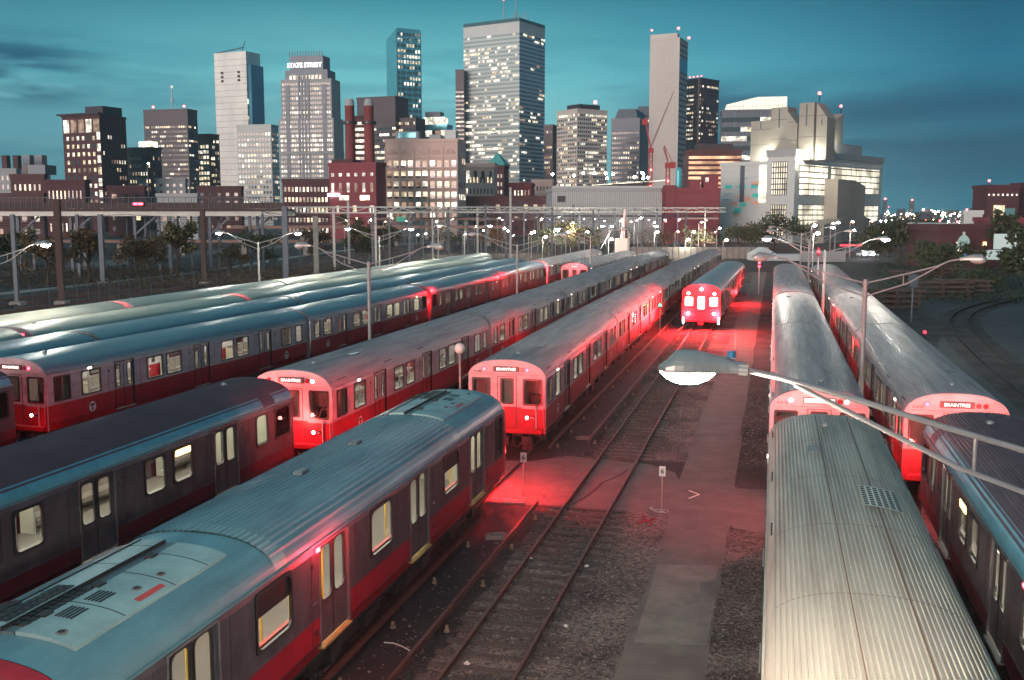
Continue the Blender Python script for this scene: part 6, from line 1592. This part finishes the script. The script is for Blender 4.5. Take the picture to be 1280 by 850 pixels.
m.build('arch_glazing', [mat('arch_glass', (.15, .3, .33), .2)], b)
block(b, -W*.78, -W*.45, -.5, -.2, z-14, z-5.5, W1, 'lit_bay'); windows(b, W, S, [(i*W/7+.4, i*W/7+.9, z-2.4, z-1.8, 2) for i in range(7)], 'f'); roof_lamp(b, -W+.5, 0, z, r=.4); finish(b)
b, W, S, z = building('white_shed', 'small white building with notched parapet at right', 1201, 1224, 1236, 268, 300, 20, B_PALE); finish(b)
b, W, S, z = building('red_row', 'low red building with pale signs under the arch', 1236, 1290, 1295, 277, 280, 2, B_BRICKR)
for i in range(3): block(b, -W+1.5+i*4, -W+4+i*4, -.15, 0, z-1.6, z-.5, B_PALE, 'sign_board')
finish(b)
b, W, S, z = building('brick_block', 'dark block cut by the right edge beside the arch', 1276, 1300, 1305, 233, 350, 2, B_WINE); finish(b)
# portable sheds at the end of the tracks
t = cam_empty('white_tent', 975, 205, 'white tent-like shed at the end of the path', 'shed')
x = 34/F*205; m = MB(); zt_ = ZY(318, 205)
m.box(-x*.98, x*.9, 0, 6, 0, zt_, 0); m.build('wall', mat('tent_canvas', (.5, .55, .58), .6), t)
m = MB(); m.add([(-x, -.2, zt_), (-x*.1, -.2, zt_), (-x*.1, 6, zt_), (-x, 6, zt_), (-x*.55, -.2, zt_+1.4), (-x*.55, 6, zt_+1.4)], [(0, 1, 4), (2, 3, 5), (1, 2, 5, 4), (3, 0, 4, 5), (0, 3, 2, 1)]); m.build('gable_roof', B_PALE, t)
t = cam_empty('grey_container', 1030, 200, 'long grey container hoarding behind the right-hand trains', 'container')
x = 26/F*200; m = MB(); m.box(-x, x, 0, 3, 0, ZY(314, 200), 0)
for i in range(30): m.box(-x+2*x*i/30, -x+2*x*i/30+.12, -.06, 0, .1, ZY(314, 200)-.1)
m.build('wall', B_GREY, t)
t = cam_empty('low_wall', 870, 215, 'low retaining wall closing the far end of the yard', 'wall')
m = MB(); x = 90/F*215; m.box(-x, x, 0, .5, 0, 2.4); m.build('panel', M_CONC, t)
for i in range(24): m = MB(); xx = -x+2*x*i/24; m.box(xx, xx+.12, -.1, 0, 0, 3); m.build('post', M_BLUEST, t)
# lit white column (crane leg) in the middle
t = cam_empty('lit_crane_mast', 777, 215, 'bright self-glowing red and white mast with a cabin base in the middle', 'crane')
m = MB(); m.tube([(0, 0, 3), (.5, 0, ZY(262, 215))], .55, 8, r2=.18); m.build('mast', mat('glowing_crane_steel', (.8, .5, .48), .5, emit=(1, .5, .45), es=.25), t)  # emission put into the mast steel in place of floodlight
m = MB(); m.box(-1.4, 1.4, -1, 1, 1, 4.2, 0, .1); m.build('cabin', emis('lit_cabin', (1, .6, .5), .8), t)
for s in (-1, 1): m = MB(); m.bar((0, 0, ZY(263, 215)), (s*4.5, 0, 2), .12); m.build('stay', M_LIGHTST, t)
# ------------------------------------------------------------------ street lamps, cars, lights far off
def far_lamp(px, y, D, col, label, big=1.):
    p = P3(px, D); t = empty('street_lamp', (p.x, p.y, 0), YAW, label, 'street lamp', 'street lamps beyond the yard'); z = ZY(y, D)
    m = MB(); m.tube([(0, 0, 0), (0, 0, z), (.6, 0, z+.3)], .09, 6); m.build('pole', M_POLEG, t)
    m = MB(); m.ball((.6, -.2, z+.2), .28*big, 0, 8, .7); m.build('lamp_globe', col, t)
    return t
LW = emis('lamp_white', (1, .93, .78), 90); LO = emis('lamp_orange', (1, .55, .3), 50); LB = emis('lamp_bluish', (.8, .82, 1), 70); LR = emis('lamp_red_far', (1, .06, .08), 25)
far_seen = []
spec = [(664, 291, 220, LO), (678, 297, 215, LW), (694, 289, 230, LW), (707, 291, 228, LB), (760, 300, 215, LW), (817, 291, 225, LW), (856, 300, 215, LW), (1012, 283, 190, LB), (1015, 293, 150, LW), (1036, 280, 260, LO), (1042, 279, 250, LW), (1060, 278, 270, LO), (1061, 289, 220, LW), (1084, 277, 260, LO), (1085, 322, 230, LO), (190, 206, 420, LB), (628, 286, 260, LB), (828, 277, 300, LR), (903, 301, 210, LO)]
for i, (px, y, D, c) in enumerate(spec):
    side_ = 'white' if c is LW else 'orange' if c is LO else 'bluish' if c is LB else 'red'
    lab = ['orange lamp left of the pale dusty tree', 'bright white lamp lowest in the cluster before the dusty tree', 'star-like white lamp above the dusty tree', 'bluish lamp right of the star-like one', 'bright lamp left of the lit crane mast', 'bright lamp right of the lit crane mast', 'brightest white lamp in front of the brick plant', 'bluish lamp above the double-arm heads right of the path', 'brilliant lamp on a thin pole above the right-hand trains', 'orange lamp left of the vent building ramp', 'small white lamp beside the orange ones at the ramp', 'orange lamp on the concrete ramp', 'round white lamp below the concrete ramp', 'orange lamp at the right corner of the vent building', 'low orange lamp behind the rightmost train', 'bluish street lamp standing above the road bridge at left', 'bluish lamp on the main line left of centre', 'red lamp before the brick plant', 'small orange lamp by the tree behind the short train'][i]
    far_lamp(px, y, D, c, lab, 1.1)
    if i in (1, 2, 4, 5, 6, 8, 12): p = P3(px, D-1.5, ZY(y, D)); lamp('lamp_light', p, 900, (1, .88, .7), None, .3)
r = random.Random(9)
for i in range(34):
    px = 432+i*14.2+r.uniform(-6, 6); D_ = r.uniform(205, 330); c = r.choice((LW, LO, LW, LB, LO)); wd = {id(LW): 'white', id(LO): 'orange', id(LB): 'bluish'}[id(c)]
    nb = 'the grey shed' if px > 690 else ('the cream loft building' if px < 585 else 'the classical block'); 
    y_p = r.uniform(272, 296)
    far_lamp(px, y_p, D_, c, '%s street lamp, %s from left of the small lamps before %s' % (wd, ['first', 'second', 'third', 'fourth', 'fifth', 'sixth', 'seventh', 'eighth', 'ninth', 'tenth', 'eleventh', 'twelfth', 'thirteenth', 'fourteenth', 'fifteenth', 'sixteenth'][sum(1 for q_ in far_seen if q_ == nb)], nb), r.uniform(.5, 1.0)); far_seen.append(nb)
for k_, (px, y, D_) in enumerate([(560, 285, 235), (640, 285, 240), (720, 285, 235), (800, 285, 240), (880, 288, 235)]): p = P3(px, D_, ZY(y, D_)); lamp('lamp_light', p, 2600, (1, .78, .6), None, .4)
# row of small violet-white lights under the shed canopy
t = cam_empty('canopy_lights', 740, 300, 'row of small violet-white lights under the platform canopy', 'lights')
m = MB(); m.box(-110/F*300*1.0, 150/F*300, 0, 5, ZY(271, 300), ZY(269, 300)); m.build('canopy', B_DARK, t)
r = random.Random(44)
for i in range(16):
    x = (-110+260*i/16+r.uniform(-9, 9))/F*300; m = MB(); dz = r.uniform(-.3, .3); m.box(x-r.uniform(.1, .45), x+r.uniform(.1, .5), 1, 1.5, ZY(275.6, 300)+dz, ZY(274.4, 300)+dz); m.build('tube_light', emis('violet_tube', (.75, .7, 1), 4), t)
# parked and moving vehicles far off (tiny)
def tiny_car(px, D, z, label, lights=None):
    p = P3(px, D); t = empty('parked_car', (p.x, p.y, z), YAW, label, 'car', 'cars far behind the yard')
    m = MB(); m.box(-2.1, 2.1, -.9, .9, .3, .85, 0, .1); m.box(-1.2, 1.3, -.8, .8, .85, 1.4, 0, .15); m.build('body', B_PALE if lights else B_NAVY, t)
    m = MB()
    for x in (-1.3, 1.3): m.tube([(x, -.95, .32), (x, -.7, .32)], .32, 10)
    m.build('wheels_near_side', M_BLACK, t)
    if lights:
        for x in (-1, 1): m = MB(); m.ball((x*1.0, -1.0, .65), .22, 0, 6); m.build('headlight', lights, t)
tiny_car(1083, 215, .3, 'car with bright blue-white headlights below the vent building', LB); tiny_car(1066, 235, .3, 'dark car beside the one with headlights'); tiny_car(845, 300, 0, 'dark car by the brick plant')
m = MB(); p = P3(1062, 250, 1.6); m.box(-2.6, 2.6, -.1, .1, 0, .35); thing(m, 'red_light_bar', E_REDLO, 'glowing red strip light below the concrete ramp', 'light', loc=p, rot=YAW)
t = cam_empty('direction_sign', 502, 230, 'small green direction sign between the dark trees', 'sign'); m = MB(); m.box(-1, 1, -.1, 0, ZY(277, 230), ZY(271, 230)); m.build('panel', emis('green_sign_panel', (.05, .6, .4), .35), t); m = MB(); m.tube([(0, .1, 0), (0, .1, ZY(277, 230))], .1, 6); m.build('post', M_BLUEST, t)
# low viaducts behind the gantries
def viaduct(pa, pb, D, y0, y1, m_, label):
    pc = (pa+pb)/2; t = cam_empty('viaduct', pc, D, label, 'viaduct'); a = (pa-pc)/F*D; b = (pb-pc)/F*D
    m = MB(); m.box(a, b, 0, 8, ZY(y1, D), ZY(y0, D)); m.build('deck', m_, t)
    n = int((b-a)/16)+1
    for i in range(n): m = MB(); x = a+(b-a)*(i+.5)/n; m.box(x-.6, x+.6, 2, 4, 0, ZY(y1, D)); m.build('pier', M_CONC, t)
M_VIA = mat('concrete_painted_warm_light', (.28, .17, .14), .8, 0, (.2, .12, .1), .2, .7)  # warm light on the viaducts is put into the concrete colour
viaduct(290, 640, 300, 282, 285.5, M_VIA, 'warm-lit low viaduct behind the left gantry'); viaduct(460, 900, 380, 272, 275, M_VIA, 'far low viaduct behind the middle gantries'); viaduct(30, 420, 230, 300, 303, M_VIA, 'low dark viaduct under the road bridge')
t = empty('tail_light_streak', (0, 0, 0)); bpy.data.objects.remove(t)
# city lights to the horizon on the right, and a far ridge
r = random.Random(77); cols = [LW, LO, LR, LO, emis('lamp_green_far', (.1, 1, .5), 30)]
m = MB()
def far_dot(mm, px, y, D, s, mi): p = P3(px, D, ZY(y, D)); mm.ball(p, s, mi, 5)
far_lamp_specs = [(1163, 264, 900, 0), (1169, 264, 900, 0), (1142, 268, 800, 1), (1150, 262, 1200, 1), (1098, 276, 500, 0), (1104, 276, 500, 0), (1101, 291, 300, 0), (1164, 275, 600, 1), (1171, 276, 600, 2), (1182, 277, 600, 0), (1193, 277, 600, 2), (1197, 265, 700, 1), (1222, 265, 500, 2), (1184, 269, 600, 1), (1238, 268, 480, 0), (1087, 270, 500, 1), (1131, 268, 700, 1), (1218, 259, 900, 0), (1204, 262, 900, 2)]
for i, (px, y, D, c) in enumerate(far_lamp_specs):
    p = P3(px, D); t = empty('city_lamp', (p.x, p.y, 0), YAW, 'far street or tower light among the city lights right of the vent building', 'city light', 'distant city lights')
    z = ZY(y, D); mm = MB(); mm.tube([(0, 0, 0), (0, 0, z)], .15, 5); mm.build('pole', M_POLEG, t); mm = MB(); mm.ball((0, 0, z), .0008*D, 0, 6); mm.build('lamp_globe', cols[c], t)
for k in range(300):
    D = r.uniform(500, 3000); px = r.gauss(1165, 55) if r.random() < .75 else r.uniform(560, 1280); y = 268-r.uniform(-7, 9)*(600/D) if r.random() < .6 else r.uniform(266, 284)
    if y > 268: D = min(D, 11776/(y-268+4))
    far_dot(m, px, y, D, .00034*D*r.uniform(.5, 1.3), r.choices(range(5), (2, 6, 2, 5, .5))[0])
o = m.build('far_city_lights', cols); tag(o, 'countless tiny lights of the far city and port', 'city lights', kind='stuff')
m = MB(); n = 90; rr = random.Random(5); D = 3600
pts = [(-2600+5200*i/n) for i in range(n+1)]; hs = [rr.uniform(8, 26)+14*math.sin(i*.25) for i in range(n+1)]
for i in range(n):
    a = V2(pts[i], D); b = V2(pts[i+1], D); c = V2(pts[i+1], D+400); d = V2(pts[i], D+400)
    m.quad((*a, 0), (*b, 0), (*b, max(4, hs[i+1])), (*a, max(4, hs[i]))); m.quad((*a, max(4, hs[i])), (*b, max(4, hs[i+1])), (*c, max(4, hs[i+1])), (*d, max(4, hs[i])))
setting(m, 'far_hills', mat('far_hill_blue', (.03, .05, .06), .9))
for i, (px, w, yt, D) in enumerate([(1100, 7, 251, 1500), (1133, 8, 252, 1800), (1118, 14, 262, 1400), (1210, 12, 262, 1000), (1090, 10, 262, 900), (1150, 16, 263, 1200), (1180, 18, 264, 1100)]):
    b, W, S, z = building('far_tower', ['thin far tower with a red light right of the vent building', 'far pair-topped tower on the right horizon', 'low far block between the two thin towers', 'small far block left of the arched building', 'low far block touching the vent building corner', 'wide low far block below the two thin towers', 'widest low block among the far lights'][i], px, px+w*.7, px+w, yt, D, 15, B_NAVY)
    if i < 2: roof_lamp(b, -W/2, 2, z, E_REDB, 1.5)
    windows(b, W, S, grid(.5, W-.5, 2, z-1, 4, max(2, int(z/6)), .5, .4, .25, i), 'f', 20); finish(b)
# ------------------------------------------------------------------ dusk haze
def haze(dens):
    m = bpy.data.materials.new('dusk_haze'); m.use_nodes = True; nt = m.node_tree; nt.nodes.clear()
    out = nt.nodes.new('ShaderNodeOutputMaterial'); v = nt.nodes.new('ShaderNodeVolumePrincipled')
    v.inputs['Color'].default_value = (.86, .88, .9, 1); v.inputs['Density'].default_value = dens; v.inputs['Anisotropy'].default_value = .55
    nt.links.new(v.outputs[0], out.inputs['Volume'])
    b = MB(); b.box(-3000, 1800, -60, 4300, -1.5, 262); o = b.build('haze', m); o['kind'] = 'stuff'; o['label'] = 'thin dusk haze over the yard and the city'
HAZE = .00017
if HAZE: haze(HAZE)
# ------------------------------------------------------------------ sky, sun, camera
w = bpy.data.worlds.new('World'); scene.world = w; w.use_nodes = True; nt = w.node_tree; nt.nodes.clear()
out = nt.nodes.new('ShaderNodeOutputWorld'); bg = nt.nodes.new('ShaderNodeBackground'); nt.links.new(bg.outputs[0], out.inputs[0])
SUN_EL, SUN_AZ = R(3), R(-110)
sky = nt.nodes.new('ShaderNodeTexSky'); sky.sky_type = 'NISHITA'; sky.sun_disc = False; sky.sun_elevation = SUN_EL; sky.sun_rotation = SUN_AZ; sky.dust_density = 1.5; sky.ozone_density = 4
tc = nt.nodes.new('ShaderNodeTexCoord')
sp = nt.nodes.new('ShaderNodeSeparateXYZ'); nt.links.new(tc.outputs['Generated'], sp.inputs[0])
# dusk gradient by elevation
cr = nt.nodes.new('ShaderNodeValToRGB'); nt.links.new(sp.outputs[2], cr.inputs[0])
def lin(r, g, b, k=1.): return tuple(k*((c/255)/12.92 if c/255 <= .04045 else ((c/255+.055)/1.055)**2.4) for c in (r, g, b))+(1,)
els = cr.color_ramp.elements
els[0].position = 0.0; els[0].color = lin(120, 172, 174, 1.2)
els[1].position = 1.; els[1].color = lin(112, 142, 152)
for p, c in ((.06, lin(122, 174, 176, 1.25)), (.13, lin(88, 156, 163, 1.2)), (.20, lin(42, 112, 128, 1.1)), (.32, lin(62, 118, 130)), (.6, lin(98, 136, 146))):
    e = els.new(p); e.color = c
# darker towards the right (away from the afterglow)
dx = math.sin(-YAW-R(24)+0); 
dt = nt.nodes.new('ShaderNodeVectorMath'); dt.operation = 'DOT_PRODUCT'; nt.links.new(tc.outputs['Generated'], dt.inputs[0]); dt.inputs[1].default_value = (RTX, RTY, 0)
cr2 = nt.nodes.new('ShaderNodeValToRGB'); mr = nt.nodes.new('ShaderNodeMapRange'); mr.inputs[1].default_value = -1; mr.inputs[2].default_value = 1
nt.links.new(dt.outputs['Value'], mr.inputs[0]); nt.links.new(mr.outputs[0], cr2.inputs[0])
e = cr2.color_ramp.elements; e[0].position = 0; e[0].color = (1.15, 1.05, 1.0, 1); e[1].position = 1; e[1].color = (.16, .30, .42, 1)
for p, c in ((.29, (.55, .68, .74, 1)), (.40, (1.0, 1.0, .98, 1)), (.50, (.94, 1.0, 1.0, 1)), (.60, (.44, .70, .80, 1)), (.70, (.07, .30, .44, 1))):
    q = e.new(p); q.color = c
mx = nt.nodes.new('ShaderNodeMix'); mx.data_type = 'RGBA'; mx.blend_type = 'MULTIPLY'; mx.inputs[0].default_value = 1
nt.links.new(cr.outputs[0], mx.inputs[6]); nt.links.new(cr2.outputs[0], mx.inputs[7])
# cloud banks: long, low, darker than the sky
def clouds(scale, zs, lo, hi, col, amt, off):
    mp = nt.nodes.new('ShaderNodeMapping'); mp.inputs['Scale'].default_value = (scale, scale, scale*zs); mp.inputs['Location'].default_value = off
    nt.links.new(tc.outputs['Generated'], mp.inputs[0])
    n = nt.nodes.new('ShaderNodeTexNoise'); n.inputs['Scale'].default_value = 1; n.inputs['Detail'].default_value = 7; n.inputs['Roughness'].default_value = .55; n.inputs['Distortion'].default_value = .4
    nt.links.new(mp.outputs[0], n.inputs['Vector'])
    r = nt.nodes.new('ShaderNodeMapRange'); r.interpolation_type = 'SMOOTHSTEP'; r.inputs[1].default_value = lo; r.inputs[2].default_value = hi; r.inputs[3].default_value = 0; r.inputs[4].default_value = amt
    nt.links.new(n.outputs[0], r.inputs[0]); return r
prev = mx.outputs[2]
fade = nt.nodes.new('ShaderNodeMapRange'); fade.interpolation_type = 'SMOOTHSTEP'; fade.inputs[1].default_value = .22; fade.inputs[2].default_value = .10; fade.inputs[3].default_value = .0; fade.inputs[4].default_value = 1
nt.links.new(sp.outputs[2], fade.inputs[0])
for (s, zs, lo, hi, col, amt, off) in ((2.6, 7.5, .50, .60, lin(30, 110, 130), .38, (3.1, .4, 1.8)), (7., 6., .55, .68, lin(40, 116, 136), .3, (1.3, 7.2, .3))):
    r = clouds(s, zs, lo, hi, col, amt, off)
    ml = nt.nodes.new('ShaderNodeMath'); ml.operation = 'MULTIPLY'; nt.links.new(r.outputs[0], ml.inputs[0]); nt.links.new(fade.outputs[0], ml.inputs[1])
    m_ = nt.nodes.new('ShaderNodeMix'); m_.data_type = 'RGBA'; nt.links.new(ml.outputs[0], m_.inputs[0]); nt.links.new(prev, m_.inputs[6]); m_.inputs[7].default_value = col; prev = m_.outputs[2]
def band(sock, a, b, c, d):
    """1 between b and c, fading to 0 at a and d"""
    r1 = nt.nodes.new('ShaderNodeMapRange'); r1.interpolation_type = 'SMOOTHSTEP'; r1.inputs[1].default_value = a; r1.inputs[2].default_value = b
    r2 = nt.nodes.new('ShaderNodeMapRange'); r2.interpolation_type = 'SMOOTHSTEP'; r2.inputs[1].default_value = d; r2.inputs[2].default_value = c
    nt.links.new(sock, r1.inputs[0]); nt.links.new(sock, r2.inputs[0])
    ml = nt.nodes.new('ShaderNodeMath'); ml.operation = 'MULTIPLY'; nt.links.new(r1.outputs[0], ml.inputs[0]); nt.links.new(r2.outputs[0], ml.inputs[1]); return ml.outputs[0]
def mul(a, b):
    ml = nt.nodes.new('ShaderNodeMath'); ml.operation = 'MULTIPLY'; nt.links.new(a, ml.inputs[0]); nt.links.new(b, ml.inputs[1]); return ml.outputs[0]
X_ = dt.outputs['Value']; Z_ = sp.outputs[2]
for (bx, bz, cl, col) in (((-.9, -.5, -.42, -.33), (.085, .11, .135, .165), (5., 6., .36, .52, None, 1., (5.2, 1., 2.)), lin(12, 74, 98)),
                          ((.06, .2, 1., 1.2), (.01, .05, .10, .14), (3., 5., .30, .55, None, .8, (2., 3., 7.)), lin(2, 62, 90)),
                          ((-.6, -.45, -.2, .0), (.02, .04, .05, .07), (4., 9., .40, .52, None, .7, (8., 3., 1.)), lin(48, 122, 140))):
    c_ = clouds(*cl); k_ = mul(mul(c_.outputs[0], band(X_, *bx)), band(Z_, *bz))
    m_ = nt.nodes.new('ShaderNodeMix'); m_.data_type = 'RGBA'; nt.links.new(k_, m_.inputs[0]); nt.links.new(prev, m_.inputs[6]); m_.inputs[7].default_value = col; prev = m_.outputs[2]
# a little of the physical sky on top
m_ = nt.nodes.new('ShaderNodeMix'); m_.data_type = 'RGBA'; m_.blend_type = 'ADD'; m_.inputs[0].default_value = .0015
nt.links.new(prev, m_.inputs[6]); nt.links.new(sky.outputs[0], m_.inputs[7]); nt.links.new(m_.outputs[2], bg.inputs[0])
bg.inputs[1].default_value = 1.0
sl = bpy.data.lights.new('afterglow', 'SUN'); sl.energy = 2.0; sl.angle = R(30); sl.color = (1., .74, .64)
so = bpy.data.objects.new('afterglow', sl); COL.objects.link(so)
sd = Vector((RTX*.5+FWX*.85, RTY*.5+FWY*.85, -.10)); so.rotation_euler = sd.to_track_quat('-Z', 'Y').to_euler()
cam = bpy.data.cameras.new('camera'); cam.lens = 36; cam.sensor_width = 36; cam.sensor_fit = 'HORIZONTAL'; cam.clip_end = 20000; cam.clip_start = .1
co = bpy.data.objects.new('camera', cam); COL.objects.link(co); co.location = (0, 0, CH); co.rotation_euler = (math.pi/2-PITCH, 0, YAW); scene.camera = co
vs = scene.view_settings; vs.view_transform = 'Standard'; vs.look = 'None'; vs.exposure = .7; vs.gamma = 1
cy = scene.cycles; cy.use_denoising = True; cy.max_bounces = 7; cy.diffuse_bounces = 3; cy.glossy_bounces = 3; cy.transparent_max_bounces = 16; cy.volume_bounces = 0
cy.sample_clamp_indirect = 4; cy.caustics_reflective = False; cy.caustics_refractive = False; cy.use_light_tree = True
# shared meshes whose first object was only a mould are already gone; keep names tidy
